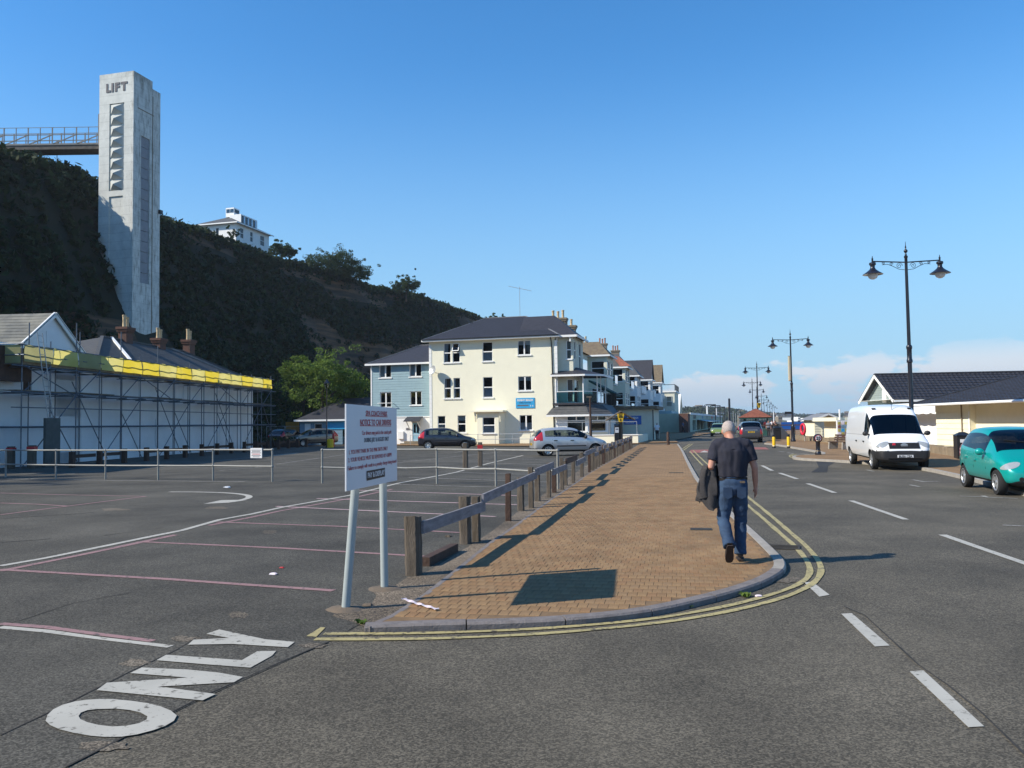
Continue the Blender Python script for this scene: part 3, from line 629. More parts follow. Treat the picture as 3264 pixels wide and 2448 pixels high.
# ------------------------------------------------------------------ cliff
EDGE = [(-78,-60),(-74,0),(-69.5,50),(-62.5,95),(-58,107),(-57,135),(-46,175),(-31,210),(-16,245),(-4,289),(14,345),(40,420)]
EP = [Vector((x,y,0)) for x,y in EDGE]
EP = smooth_line(EP, 1); EP = resample(EP, 2.2)
EN = normals(EP)                                     # points inland (left of travel)
CLIFF_TOP = 35.5
prof = [(22,-.3),(18,2.5),(14,7),(11,12.5),(8,18.5),(6,23),(4.2,27),(2.8,30.5),(1.4,33.2),(0,35.2),(-2.5,36.0),(-6,36.3),(-14,36.5),(-40,37.0),(-120,38),(-260,40)]
def cliff_pt(i, t, z):
    p = EP[i]; s = i*2.2
    k = 1 - .22*max(0, min(1, (s-330)/160))            # lower towards the far end
    nz = noise.noise(Vector((s*.045, t*.06, 3))) * 3.2 + noise.noise(Vector((s*.14, t*.17, z*.05))) * 1.5 + noise.noise(Vector((s*.4, t*.4, z*.2)))*.55
    amp = max(0, min(1, (t+3)/6)) * max(0, min(1, (22-t)/6))
    q = p - EN[i]*(t + nz*amp)
    return Vector((q.x, q.y, z*k + (noise.noise(Vector((s*.09, t*.1, 8)))*1.1 if -30 < t < 20 else 0)))
fp = []
for a, b in zip(prof, prof[1:]):
    n = max(1, int(abs(a[0]-b[0])/1.1)) if abs(a[0]) < 25 and abs(b[0]) < 15 else 3
    for i in range(n): f = i/n; fp.append((a[0]+(b[0]-a[0])*f, a[1]+(b[1]-a[1])*f))
fp.append(prof[-1]); W_ = len(fp)
def bare_at(i, zz):
    y = EP[i].y; return noise.noise(Vector((i*2.2*.03, zz*.09, 1.5))) > (-.06 if y > 165 else .42) and max(0, min(1, (zz-9)/10))*max(0, min(1, (35-zz)/1.5)) > .3
cv = [cliff_pt(i, t, z) for i in range(len(EP)) for t, z in fp]
mb = MB(); mb.v = [tuple(v) for v in cv]
for i in range(len(EP)-1):
    for j in range(W_-1): mb.f.append((i*W_+j, i*W_+j+1, (i+1)*W_+j+1, (i+1)*W_+j)); mb.mi.append(0 if bare_at(i, fp[j][1]) else 1)
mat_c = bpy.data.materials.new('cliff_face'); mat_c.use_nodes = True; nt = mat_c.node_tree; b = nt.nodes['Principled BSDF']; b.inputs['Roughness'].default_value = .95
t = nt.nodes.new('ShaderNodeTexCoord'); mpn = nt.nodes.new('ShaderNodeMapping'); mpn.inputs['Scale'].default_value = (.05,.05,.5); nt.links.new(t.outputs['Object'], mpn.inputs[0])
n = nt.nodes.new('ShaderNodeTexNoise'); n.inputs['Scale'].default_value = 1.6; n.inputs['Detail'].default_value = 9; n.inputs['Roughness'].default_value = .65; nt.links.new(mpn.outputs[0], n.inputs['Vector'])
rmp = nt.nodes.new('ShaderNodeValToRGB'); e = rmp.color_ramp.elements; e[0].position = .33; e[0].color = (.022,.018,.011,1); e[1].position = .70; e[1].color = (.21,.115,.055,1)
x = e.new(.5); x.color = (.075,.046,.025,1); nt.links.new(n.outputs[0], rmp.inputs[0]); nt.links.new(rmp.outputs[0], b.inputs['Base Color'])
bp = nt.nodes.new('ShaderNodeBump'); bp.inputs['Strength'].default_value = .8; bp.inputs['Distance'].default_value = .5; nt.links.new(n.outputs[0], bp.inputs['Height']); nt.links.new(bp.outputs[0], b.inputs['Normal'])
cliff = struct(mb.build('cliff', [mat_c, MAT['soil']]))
# leaves: quads thrown round clump centres
def leaf_quads(centers, radii, per, size, flat=.7, rng=RNG, squash=1.0):
    centers = np.asarray(centers); radii = np.asarray(radii); n = len(centers)
    d = rng.normal(size=(n, per, 3)); d /= np.linalg.norm(d, axis=2, keepdims=True) + 1e-9
    r = rng.uniform(.35, 1.0, (n, per, 1))**.6
    p = centers[:,None,:] + d*r*radii[:,None,None]*np.array([1,1,flat])
    p = p.reshape(-1,3); m = len(p)
    nrm = d.reshape(-1,3) + rng.normal(size=(m,3))*.6; nrm /= np.linalg.norm(nrm,axis=1,keepdims=True)
    a = np.cross(nrm, rng.normal(size=(m,3))); a /= np.linalg.norm(a,axis=1,keepdims=True)+1e-9; b_ = np.cross(nrm,a)
    s = (size*rng.uniform(.5,1.3,(m,1)))
    v = np.stack([p - a*s, p + b_*s*.55*squash, p + a*s, p - b_*s*.55*squash], axis=1).reshape(-1,3)
    return v, np.arange(m*4).reshape(-1,4)
cs, rs = [], []; rr = random.Random(5)
tower_c = Vector((-47,107.5))
for k in range(25000):
    i = rr.randrange(len(EP)-1); p0 = EP[i]
    if p0.y < 10 and k % 3: continue
    t = rr.uniform(-4, 21); zz = np.interp(-t, [-a for a,_ in prof], [z for _,z in prof])
    s = i*2.2
    bare = noise.noise(Vector((s*.03, zz*.09, 1.5)))
    frac = max(0, min(1, (zz-9)/10))*max(0, min(1, (35-zz)/1.5))
    mid = 1 if p0.y > 165 else .3
    if bare > (-.06 if mid == 1 else .42) and frac > .3 and rr.random() < .9: continue
    q = cliff_pt(i, t, zz)
    if (Vector((q.x,q.y)) - tower_c).length < 4.0: continue
    if q.x > -34 and q.y < 88: continue
    cs.append((q.x, q.y, q.z + .3)); rs.append(rr.uniform(.7, 1.9)*(1.15 if zz < 15 or zz > 34 else .85))
v, f = leaf_quads(cs, rs, 22, .46)
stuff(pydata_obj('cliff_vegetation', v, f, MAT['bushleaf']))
# ------------------------------------------------------------------ trees
def tree(name, label, base, height, crown_r, leaf, n_clumps, per, lsize, trunk_r=.22, lean=(0,0), group=None, crown_z=.62, flat=.75, seed=1, limbs=7, gaps=.0):
    rg = random.Random(seed); root = thing(name, label, 'tree', base, 0, group); mb = MB()
    top = Vector((lean[0]*height, lean[1]*height, height*.72)); mid = top*.5 + Vector((rg.uniform(-.2,.2), rg.uniform(-.2,.2), 0))
    mb.tube([(0,0,-.4), tuple(mid*.5), tuple(mid), tuple(top)], [trunk_r*1.3, trunk_r, trunk_r*.7, trunk_r*.25], 8)
    cc = Vector((lean[0]*height*1.1, lean[1]*height*1.1, height*crown_z)); ends = []
    for k in range(limbs):
        a = k*2.4 + rg.uniform(-.4,.4); st = mid.lerp(top, rg.uniform(0,.8)); e = cc + Vector((math.cos(a)*crown_r*.75, math.sin(a)*crown_r*.75, rg.uniform(-.25,.5)*crown_r*flat)); m1 = st.lerp(e,.5) + Vector((0,0,.12*crown_r))
        mb.tube([tuple(st), tuple(m1), tuple(e)], [trunk_r*.4, trunk_r*.22, trunk_r*.07], 6); ends.append(e)
    mb.build('trunk', MAT['bark'], root)
    cs, rs = [], []
    for k in range(n_clumps):
        e = ends[k % len(ends)] if rg.random() < .6 else cc + Vector((rg.gauss(0,.5)*crown_r, rg.gauss(0,.5)*crown_r, rg.gauss(.05,.4)*crown_r*flat))
        d = Vector((rg.gauss(0,1), rg.gauss(0,1), rg.gauss(0,.7))).normalized()*rg.uniform(.1,.42)*crown_r
        cs.append(tuple(e + d)); rs.append(crown_r*rg.uniform(.09,.22))
    v, f = leaf_quads(cs, rs, per, lsize, .65, np.random.default_rng(seed)); pydata_obj('crown', v, f, leaf, root); return root
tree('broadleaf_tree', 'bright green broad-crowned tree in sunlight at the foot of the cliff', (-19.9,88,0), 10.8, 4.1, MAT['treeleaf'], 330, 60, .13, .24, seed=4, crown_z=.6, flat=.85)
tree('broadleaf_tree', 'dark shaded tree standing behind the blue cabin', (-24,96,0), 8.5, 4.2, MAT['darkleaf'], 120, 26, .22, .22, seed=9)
tree('broadleaf_tree', 'small tree filling the gap behind the gabled white building', (-33.5,57,0), 7.3, 1.9, MAT['treeleaf'], 60, 24, .13, .12, seed=12, crown_z=.84)
CT = 36.3
def on_cliff(px, py, y): p = AT(px, py, y); return (p.x, p.y, p.z-1.3)
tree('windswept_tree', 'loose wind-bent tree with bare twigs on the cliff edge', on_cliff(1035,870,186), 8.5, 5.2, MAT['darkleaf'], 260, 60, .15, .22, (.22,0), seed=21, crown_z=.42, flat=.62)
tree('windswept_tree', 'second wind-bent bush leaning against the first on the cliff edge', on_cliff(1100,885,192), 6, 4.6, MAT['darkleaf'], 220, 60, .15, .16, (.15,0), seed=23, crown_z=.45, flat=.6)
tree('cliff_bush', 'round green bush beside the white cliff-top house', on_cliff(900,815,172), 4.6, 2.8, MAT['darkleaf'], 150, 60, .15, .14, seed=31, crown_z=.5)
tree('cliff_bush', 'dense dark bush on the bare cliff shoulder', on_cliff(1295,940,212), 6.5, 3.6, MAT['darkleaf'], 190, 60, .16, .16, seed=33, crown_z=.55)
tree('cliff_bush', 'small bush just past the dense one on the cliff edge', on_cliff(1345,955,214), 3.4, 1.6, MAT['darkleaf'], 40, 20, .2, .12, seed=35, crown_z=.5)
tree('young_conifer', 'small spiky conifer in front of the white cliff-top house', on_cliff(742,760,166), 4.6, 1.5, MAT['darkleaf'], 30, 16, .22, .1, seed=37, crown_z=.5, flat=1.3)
tree('cliff_bush', 'bush above the cliff where it sinks behind the slate roof', on_cliff(1585,1024,270), 4.2, 2.4, MAT['darkleaf'], 50, 22, .3, .14, seed=39, crown_z=.5)
for k, (x, y, h, r_) in enumerate([(-73,27,4.2,2.4),(-72,36.5,3.8,2.4),(-71.5,44,3.4,2.2),(-70,53,2.6,1.8),(-69,62,3.4,2.2),(-67,74,3.6,2.4),(-70,16,5,3)]):  # out-of-view trees, spaced to break up the cliff shadow on the sheeting
    tree('unseen_shade_tree', 'unseen leafy tree on the near cliff top, added for its shade', (x,y,35.4), h, r_, MAT['darkleaf'], 60, 20, .3, .2, seed=50+k, group='unseen cliff-top trees added for their shade')
# ------------------------------------------------------------------ lift tower
TA = R(-14.5); TW = 5.2
t_mid = AT(420, 1100, 105); tw = thing('lift_tower', 'tall pale concrete lift tower lettered LIFT beside the cliff', 'tower', (t_mid.x, t_mid.y, 0), TA)
def tz(py): return AT(420, py, 105).z
TH = tz(225)
f0 = .38
mb = MB(); fl, fr = -TW, 0.0
pc = (-TW*.70, -TW*.27)                              # pyramid column, local x
zt0, zt1 = tz(322), tz(602); zr1 = tz(620)
mb.wall(fl, fr, 0, TH, [(pc[0], pc[1], zt1, zt0), (pc[0]+.03, pc[1]-.1, 3, zr1)], th=.16)
mb.m = Matrix.Rotation(R(90), 4, 'Z')               # face B, facing local +x
bp0, bp1, bz0, bz1 = 1.45, 3.15, 20.6, 39.8
mb.wall(0, 3.6, 0, TH, [(bp0, bp1, bz0, bz1)], th=.25); mb.wall(3.6, TW, 0, TH-1.0)
mb.m = Matrix.Identity(4)
mb.quad((fl,TW,0),(fl,0,0),(fl,0,TH),(fl,TW,TH)); mb.quad((0,TW,0),(fl,TW,0),(fl,TW,TH-1),(0,TW,TH-1))
mb.quad((fl,0,TH),(0,0,TH),(0,3.6,TH),(fl,3.6,TH)); mb.quad((fl,3.6,TH-1),(0,3.6,TH-1),(0,TW,TH-1),(fl,TW,TH-1)); mb.quad((fl,3.6,TH-1),(fl,3.6,TH),(0,3.6,TH),(0,3.6,TH-1))
# stained concrete
mc = bpy.data.materials.new('stained_concrete'); mc.use_nodes = True; nt = mc.node_tree; L = nt.links.new; b = nt.nodes['Principled BSDF']; b.inputs['Roughness'].default_value = .9
t = nt.nodes.new('ShaderNodeTexCoord'); n = nt.nodes.new('ShaderNodeTexNoise'); n.inputs['Scale'].default_value = .5; n.inputs['Detail'].default_value = 9; n.inputs['Roughness'].default_value = .7; L(t.outputs['Object'], n.inputs['Vector'])
c = nt.nodes.new('ShaderNodeMix'); c.data_type='RGBA'; c.inputs['A'].default_value=(.46,.47,.44,1); c.inputs['B'].default_value=(.63,.635,.59,1); r = nt.nodes.new('ShaderNodeMapRange'); r.inputs['From Min'].default_value=.32; r.inputs['From Max'].default_value=.62; L(n.outputs[0], r.inputs['Value']); L(r.outputs[0], c.inputs['Factor'])
n2 = nt.nodes.new('ShaderNodeTexNoise'); n2.inputs['Scale'].default_value = 1.5; n2.inputs['Detail'].default_value = 10; n2.inputs['Roughness'].default_value = .78
mp2 = nt.nodes.new('ShaderNodeMapping'); mp2.inputs['Scale'].default_value=(1.5,1.5,.28); L(t.outputs['Object'], mp2.inputs[0]); L(mp2.outputs[0], n2.inputs['Vector'])
# dirt gathers along the exposed corner and the top
sp = nt.nodes.new('ShaderNodeSeparateXYZ'); L(t.outputs['Object'], sp.inputs[0])
e1 = nt.nodes.new('ShaderNodeMapRange'); e1.inputs['From Min'].default_value=-1.2; e1.inputs['From Max'].default_value=.1; e1.inputs['To Max'].default_value=.10; L(sp.outputs[0], e1.inputs['Value'])
e2 = nt.nodes.new('ShaderNodeMapRange'); e2.inputs['From Min'].default_value=TH-1.8; e2.inputs['From Max'].default_value=TH; e2.inputs['To Max'].default_value=.10; L(sp.outputs[2], e2.inputs['Value'])
ad = nt.nodes.new('ShaderNodeMath'); ad.operation='ADD'; L(e1.outputs[0], ad.inputs[0]); L(e2.outputs[0], ad.inputs[1]); ad2 = nt.nodes.new('ShaderNodeMath'); ad2.operation='ADD'; L(ad.outputs[0], ad2.inputs[0]); L(n2.outputs[0], ad2.inputs[1])
r2 = nt.nodes.new('ShaderNodeMapRange'); r2.inputs['From Min'].default_value=.585; r2.inputs['From Max'].default_value=.74; r2.inputs['To Max'].default_value=.8; L(ad2.outputs[0], r2.inputs['Value'])
c2 = nt.nodes.new('ShaderNodeMix'); c2.data_type='RGBA'; L(r2.outputs[0], c2.inputs['Factor']); L(c.outputs['Result'], c2.inputs['A']); c2.inputs['B'].default_value=(.13,.12,.085,1)
# shutter-board lift lines
wv = nt.nodes.new('ShaderNodeTexWave'); wv.bands_direction='Z'; wv.inputs['Scale'].default_value=.28; wv.inputs['Distortion'].default_value=.15; L(t.outputs['Object'], wv.inputs['Vector'])
r3 = nt.nodes.new('ShaderNodeMapRange'); r3.inputs['From Min'].default_value=.0; r3.inputs['From Max'].default_value=.02; r3.inputs['To Min'].default_value=.82; r3.inputs['To Max'].default_value=1; L(wv.outputs['Fac'], r3.inputs['Value'])
c3 = nt.nodes.new('ShaderNodeMix'); c3.data_type='RGBA'; c3.blend_type='MULTIPLY'; c3.inputs['Factor'].default_value=1; L(c2.outputs['Result'], c3.inputs['A']); L(r3.outputs[0], c3.inputs['B']); L(c3.outputs['Result'], b.inputs['Base Color'])
mb.build('shaft', mc, tw)
mb = MB(); mb.box(pc[0]+.03, pc[1]-.1, .15, .2, 3, zr1); mb.build('recess_panel', mc, tw)
mb = MB(); mb.box(pc[0], pc[1], .15, .2, zt1, zt0); mb.build('recess_back', mc, tw)
step = (zt0-zt1)/8
for k in range(8):
    z0 = zt1 + k*step + .06; z1 = z0 + step - .12; x0, x1 = pc[0]+.08, pc[1]-.2; ax_, az_ = x0 + (x1-x0)*.5, z0 + (z1-z0)*.5
    mb = MB(); mb.add([(x0,.149,z0),(x1,.149,z0),(x1,.149,z1),(x0,.149,z1),(ax_,-.55,az_)], [(0,1,4),(1,2,4),(2,3,4),(3,0,4),(3,2,1,0)]); mb.build('pyramid_block', MAT['pyr'], tw)
nrow = 14
for k in range(nrow):
    z0 = bz0 + (bz1-bz0)*k/nrow; mb = MB(); mb.m = Matrix.Rotation(R(90),4,'Z'); mb.box(bp0+.01, bp1-.01, .14, .24, z0+.03, z0+(bz1-bz0)/nrow-.03); mb.build('grey_panel', MAT['concgrey'], tw)
for ch, px0, px1 in (('L',825,868), ('I',872,885), ('F',895,930), ('T',938,988)):
    pxc = (px0+px1)/2/2.458; w = (px1-px0)/2.458
    lx = -TW*(420-pxc)/(420-318); o = text_mesh(ch, 1.5, MAT['liftletter'], 'letter', tw, (lx, -.03, tz(150+300/2.458)), (R(90),0,0), .025, .85 if ch == 'L' else 1.0, .075)
mb = MB(); mb.box(-.02,.3,TW-.3,TW+.25,30.4,30.9); mb.build('floodlight', MAT['black'], tw)
mb = MB(); mb.m = Matrix.Rotation(R(90),4,'Z'); mb.box(.8,3.9,-.04,0,TH-4.6,TH-4.5); mb.box(3.62,3.72,-.05,0,12,TH-2); mb.build('conduit', MAT['stonech'], tw)
# ------------------------------------------------------------------ footbridge to the cliff top
bl = AT(318, 470, 107.6); zd = AT(200, 462, 107.6).z
br_ = thing('footbridge', 'steel footbridge with braced parapet running from lift tower to cliff top', 'footbridge', (bl.x+.4, 107.6, 0), R(.0))
z_b, z_t, z_m, z_h = AT(200,475.5,107.6).z, zd, AT(200,429,107.6).z, AT(200,406,107.6).z
BLn = 26
mb = MB(); mb.box(-BLn,0,0,2.2,z_b,z_t); mb.build('deck', MAT['bridgebrown'], br_)
for yy in (0, 2.2):
    for zz, hh, w in ((z_b+.12,.32,.2),(z_t+.1,.22,.16),(z_m,.10,.10),(z_h,.06,.06)):
        mb = MB(); mb.bar((-BLn,yy,zz),(0,yy,zz),w,hh); mb.build('rail' if zz > z_t+.5 else 'beam', MAT['steelbeam'] if zz > z_t else MAT['bridgebrown'], br_)
    x = -.3; k = 0
    while x > -BLn:
        mb = MB(); mb.bar((x,yy-.02,z_t),(x,yy-.02,z_h if k % 1 == 0 else z_m),.07 if k % 2 else .13,.1); mb.build('post', MAT['steelbeam'], br_)
        if k % 2 == 0:
            mb = MB(); mb.bar((x,yy-.03,z_m),(x-3.0,yy-.03,z_t+.1),.1,.12); mb.build('brace', MAT['steelbeam'], br_)
        x -= 1.58; k += 1
mb = MB(); mb.box(-.5,-.3,-.3,2.6,z_t-.2,z_h+1.6); mb.build('gate_frame', MAT['steelbeam'], br_)
lm = AT(121, 425, 107.4); bl_ = thing('bridge_lamp', 'small black lantern lamp rising above the footbridge parapet', 'lamp', (lm.x, 112, 35.9))
m_ = MB(); m_.tube([(0,0,0),(0,0,4.6)],.05,8); m_.build('post', MAT['black'], bl_); m_ = MB(); m_.lathe([(.06,4.5),(.22,4.95),(.28,5.0),(.1,5.2),(.03,5.35)],8); m_.build('lantern', MAT['black'], bl_)
pv = AT(60, 520, 118)
pav = thing('cliff_pavilion', 'low pavilion with a pale pitched roof behind the footbridge on the cliff', 'building', (pv.x-4, 118, 34.5), 0)
m_ = MB(); m_.box(-6,7.5,0,6,0,3.2); m_.build('wall', MAT['cream2'], pav)
m_ = MB(); m_.add([(-7,-.8,3.2),(9.2,-.8,3.0),(9.2,7,3.0),(-7,7,3.2),(-7,3,5.0),(2.0,3,5.0)],[(0,1,5,4),(2,3,4,5),(1,2,5),(3,0,4)]); m_.build('roof', MAT['oldslate'], pav)
m_ = MB(); m_.bar((-7,-.82,3.15),(9.2,-.82,2.95),.06,.25); m_.build('fascia', MAT['white'], pav)
m_ = MB(); m_.box(.5,3,-.25,-.02,.6,2.6); m_.build('window', MAT['darkglass'], pav)
# ------------------------------------------------------------------ white house on the cliff top
hc = AT(752, 780, 176); ch = thing('cliff_top_house', 'white hip-roofed house with glazed roof room standing on the cliff top', 'house', (hc.x, hc.y, 0), R(0))
zE, zB = AT(752, 709, 176).z, 33.0; zR = AT(700, 686, 180).z
ang = R(-15)                                         # left face looks towards the sun, right face along the cliff
rot = Matrix.Rotation(ang, 4, 'Z'); ch.rotation_euler = (0,0,ang)
LW, RW = 9.2, 13.0
m_ = MB()
wl = [(-7.4,-6.4,zE-2.6,zE-.9),(-4.9,-4.2,zE-2.6,zE-.9)]
m_.wall(-LW, 0, zB, zE, wl); m_.m = Matrix.Rotation(R(90),4,'Z'); wr = [(1.6,2.8,zE-2.9,zE-.8),(5.4,6.4,zE-2.9,zE-.8),(9.4,11,zE-2.9,zE-.8)]; m_.wall(0, RW, zB, zE, wr); m_.m = Matrix.Identity(4)
m_.quad((-LW,RW,zB),(-LW,0,zB),(-LW,0,zE),(-LW,RW,zE)); m_.quad((0,RW,zB),(-LW,RW,zB),(-LW,RW,zE),(0,RW,zE)); m_.build('wall', MAT['wwall'], ch)
o_ = .8; h_ = LW/2+o_; m_ = MB(); m_.add([(-LW-o_,-o_,zE),(o_,-o_,zE),(o_,RW+o_,zE),(-LW-o_,RW+o_,zE),(-LW/2,h_-o_,zR),(-LW/2,RW+o_-h_,zR)],[(0,1,4),(1,2,5,4),(2,3,5),(3,0,4,5),(3,2,1,0)]); m_.build('roof', MAT['oldslate'], ch)
m_ = MB(); m_.bar((-LW-o_,-o_,zE-.1),(o_,-o_,zE-.1),.14,.22); m_.bar((o_,-o_,zE-.1),(o_,RW+o_,zE-.1),.14,.22); m_.build('gutter', MAT['white'], ch)
for (a,b_,c_,d_) in wl: m_ = MB(); m_.box(a,b_,.1,.14,c_,d_); m_.build('window', MAT['darkglass'], ch)
for (a,b_,c_,d_) in wr:
    m_ = MB(); m_.m = Matrix.Rotation(R(90),4,'Z'); m_.box(a,b_,.1,.14,c_,d_); w_ = m_.build('window', MAT['darkglass'], ch)
    m_ = MB(); m_.m = Matrix.Rotation(R(90),4,'Z'); m_.box(a,b_,.0,.09,(c_+d_)/2-.06,(c_+d_)/2+.06); m_.build('frame', MAT['white'], w_)
m_ = MB(); m_.box(-3.8,-1.0,3.4,9.8,zE+.4,zR+.1); m_.build('roof_room', MAT['wwall'], ch)
for k in range(4): m_ = MB(); m_.box(-.99,-.94,3.6+k*1.5,4.9+k*1.5,zE+.7,zR-.15); m_.build('window', MAT['glass'], ch)
m_ = MB(); m_.box(-4.9,-2.9,3.6,5.8,zR-.3,zR+1.75); cu = m_.build('lantern_room', MAT['white'], ch)
for k in range(2): m_ = MB(); m_.box(-4.75+k*.95,-3.95+k*.95,3.55,3.59,zR+.65,zR+1.45); m_.build('window', MAT['glass'], cu)
m_ = MB(); m_.box(-2.89,-2.84,3.9,5.5,zR+.65,zR+1.45); m_.build('window', MAT['darkglass'], cu)
# ------------------------------------------------------------------ building helpers
def to_local(root_loc, rz, p): return Matrix.Rotation(-rz, 4, 'Z') @ (Vector(p) - Vector(root_loc))
class Frame:
    """local frame of a building: x along its front (left to right as one faces it), y into it"""
    def __init__(s, loc, rz): s.loc = Vector(loc); s.rz = rz; s.M = Matrix.Translation(s.loc) @ Matrix.Rotation(rz, 4, 'Z'); s.I = s.M.inverted()
    def hit(s, px, py, y=0.0):
        o = s.I @ CAM; d = s.I.to_3x3() @ ray(px, py); t = (y - o.y)/d.y; q = o + d*t; return q.x, q.z
    def hitx(s, px, py, x):
        o = s.I @ CAM; d = s.I.to_3x3() @ ray(px, py); t = (x - o.x)/d.x; q = o + d*t; return q.y, q.z
def window(root, a, b, c, d, style='sash', y=0.0, m=None, curtain=None, depth=.10, fr=.055, sill=True, fmat=None, name='window', sillover=.09):
    """frame (part) with panes, sill and, behind, a dim room; opening (a,b,c,d) lies in local plane y"""
    m = m or Matrix.Identity(4); fm = fmat or MAT['upvc']; y1 = y + depth
    def mk(): k = MB(); k.m = m; return k
    k = mk(); k.box(a,a+fr,y1-.05,y1+.02,c,d); k.box(b-fr,b,y1-.05,y1+.02,c,d); k.box(a+fr,b-fr,y1-.05,y1+.02,d-fr,d); k.box(a+fr,b-fr,y1-.05,y1+.02,c,c+fr)
    if style == 'sash': zm = (c+d)/2; k.box(a+fr,b-fr,y1-.055,y1+.015,zm-.045,zm+.045)
    elif style == 'pair': xm = (a+b)/2; k.box(xm-.06,xm+.06,y1-.055,y1+.015,c+fr,d-fr)
    elif style == 'bay': zm = c+(d-c)*.70; xm = (a+b)/2; k.box(a+fr,b-fr,y1-.055,y1+.015,zm-.05,zm+.05); k.box(xm-.05,xm+.05,y1-.056,y1+.014,zm+.05,d-fr)
    w = k.build(name, fm, root)
    k = mk(); k.quad((a,y1,c),(b,y1,c),(b,y1,d),(a,y1,d)); k.build('pane', MAT['glass'], w)
    k = mk(); k.quad((a-.02,y1+.45,c-.02),(b+.02,y1+.45,c-.02),(b+.02,y1+.45,d+.02),(a-.02,y1+.45,d+.02))
    for x in (a-.02, b+.02): k.quad((x,y1+.03,c),(x,y1+.45,c),(x,y1+.45,d),(x,y1+.03,d))
    k.quad((a,y1+.03,c-.02),(b,y1+.03,c-.02),(b,y1+.45,c-.02),(a,y1+.45,c-.02)); k.quad((a,y1+.03,d+.02),(b,y1+.03,d+.02),(b,y1+.45,d+.02),(a,y1+.45,d+.02))
    k.build('room', MAT['room'], w)
    if curtain:
        k = mk()
        if curtain == 'sides':
            for (p, q) in ((a+fr, a+(b-a)*.3), (b-(b-a)*.3, b-fr)): k.quad((p,y1+.1,c),(q,y1+.13,c),(q+(p-q)*.35*(1 if q < (a+b)/2 else 0),y1+.1,d),(p+(q-p)*.35*(1 if p > (a+b)/2 else 0),y1+.13,d))
        elif curtain == 'half': k.quad((a,y1+.1,c),(b,y1+.1,c),(b,y1+.1,c+(d-c)*.5),(a,y1+.1,c+(d-c)*.5))
        elif curtain == 'left': k.quad((a,y1+.1,c),(a+(b-a)*.45,y1+.1,c),(a+(b-a)*.6,y1+.1,d),(a,y1+.1,d))
        elif curtain == 'top': k.quad((a,y1+.1,d-(d-c)*.3),(b,y1+.1,d-(d-c)*.3),(b,y1+.1,d),(a,y1+.1,d))
        k.build('curtain', MAT['curtain'], w)
    if sill: k = mk(); k.box(a-sillover,b+sillover,y-.09,y1-.05,c-.10,c); k.build('sill', fm, w)
    return w
def chimney(root, x, y, z0, z1, w, d, pots, pm, bmat, spread=.34, ph=.85, m=None):
    k = MB(); 
    if m: k.m = m
    k.box(x-w/2,x+w/2,y-d/2,y+d/2,z0,z1-.35); k.box(x-w/2-.08,x+w/2+.08,y-d/2-.08,y+d/2+.08,z1-.35,z1-.18); k.box(x-w/2-.14,x+w/2+.14,y-d/2-.14,y+d/2+.14,z1-.18,z1); c = k.build('chimney', bmat, root)
    for i in range(pots):
        k = MB(); 
        if m: k.m = m
        h = ph*(1 - .12*(i % 2)); k.lathe([(.15,0),(.13,.08),(.115,h*.55),(.13,h*.6),(.12,h*.66),(.135,h*.9),(.15,h*.93),(.14,h),(.10,h)], 10, (x+(i-(pots-1)/2)*spread*(1 if w > d else 0), y+(i-(pots-1)/2)*spread*(0 if w > d else 1), z1)); k.build('pot', pm, c, 40)
    return c
def hip_roof(root, x0, x1, y0, y1, z0, z1, mat, over=.35, ridge='x', inset=None, hips=True, name='roof', m=None, gables=()):
    """hipped (or gabled) roof; ridge along x or y"""
    k = MB(); 
    if m: k.m = m
    X0,X1,Y0,Y1 = x0-over,x1+over,y0-over,y1+over
    if ridge == 'x':
        h = (Y1-Y0)/2 if inset is None else inset; ym = (Y0+Y1)/2; a = (X0+(0 if 'l' in gables else h), ym, z1); b = (X1-(0 if 'r' in gables else h), ym, z1)
        vs = [(X0,Y0,z0),(X1,Y0,z0),(X1,Y1,z0),(X0,Y1,z0),a,b]; fs = [(0,1,5,4),(1,2,5),(2,3,4,5),(3,0,4),(3,2,1,0)]; he = [(0,4),(3,4),(1,5),(2,5),(4,5)]
    else:
        h = (X1-X0)/2 if inset is None else inset; xm = (X0+X1)/2; a = (xm,Y0+(0 if 'f' in gables else h),z1); b = (xm,Y1-(0 if 'b' in gables else h),z1)
        vs = [(X0,Y0,z0),(X1,Y0,z0),(X1,Y1,z0),(X0,Y1,z0),a,b]; fs = [(0,1,4),(1,2,5,4),(2,3,5),(3,0,4,5),(3,2,1,0)]; he = [(0,4),(1,4),(2,5),(3,5),(4,5)]
    k.add(vs, fs); r = k.build(name, mat, root)
    if hips:
        for i, j in he:
            k = MB(); 
            if m: k.m = m
            k.bar(Vector(vs[i])+Vector((0,0,.02)), Vector(vs[j])+Vector((0,0,.02)), .16, .07); k.build('hip_tile' if j > 3 and i < 4 else 'ridge_tile', MAT['lead'], r)
    return r
def slates(root, quad, mat, course=.3, name='slate_course', lift=.012, parent=None):
    """overlapping slate courses on a roof quad (eave-left, eave-right, ridge-right, ridge-left): each course one strip"""
    a, b, c, d = (Vector(p) for p in quad); n = max(2, int(((d-a).length+(c-b).length)/2/course)); nr = (b-a).cross(d-a).normalized()
    for i in range(n):
        t0, t1 = i/n, min(1, (i+1.25)/n); p0, p1 = a.lerp(d,t0), b.lerp(c,t0); q0, q1 = a.lerp(d,t1), b.lerp(c,t1)
        k = MB(); h0, h1 = nr*(lift*2.2), nr*(lift*.4); k.add([p0+h0,p1+h0,q1+h1,q0+h1,p0,p1],[(0,1,2,3),(4,5,1,0)]); k.build(name, mat, parent or root)
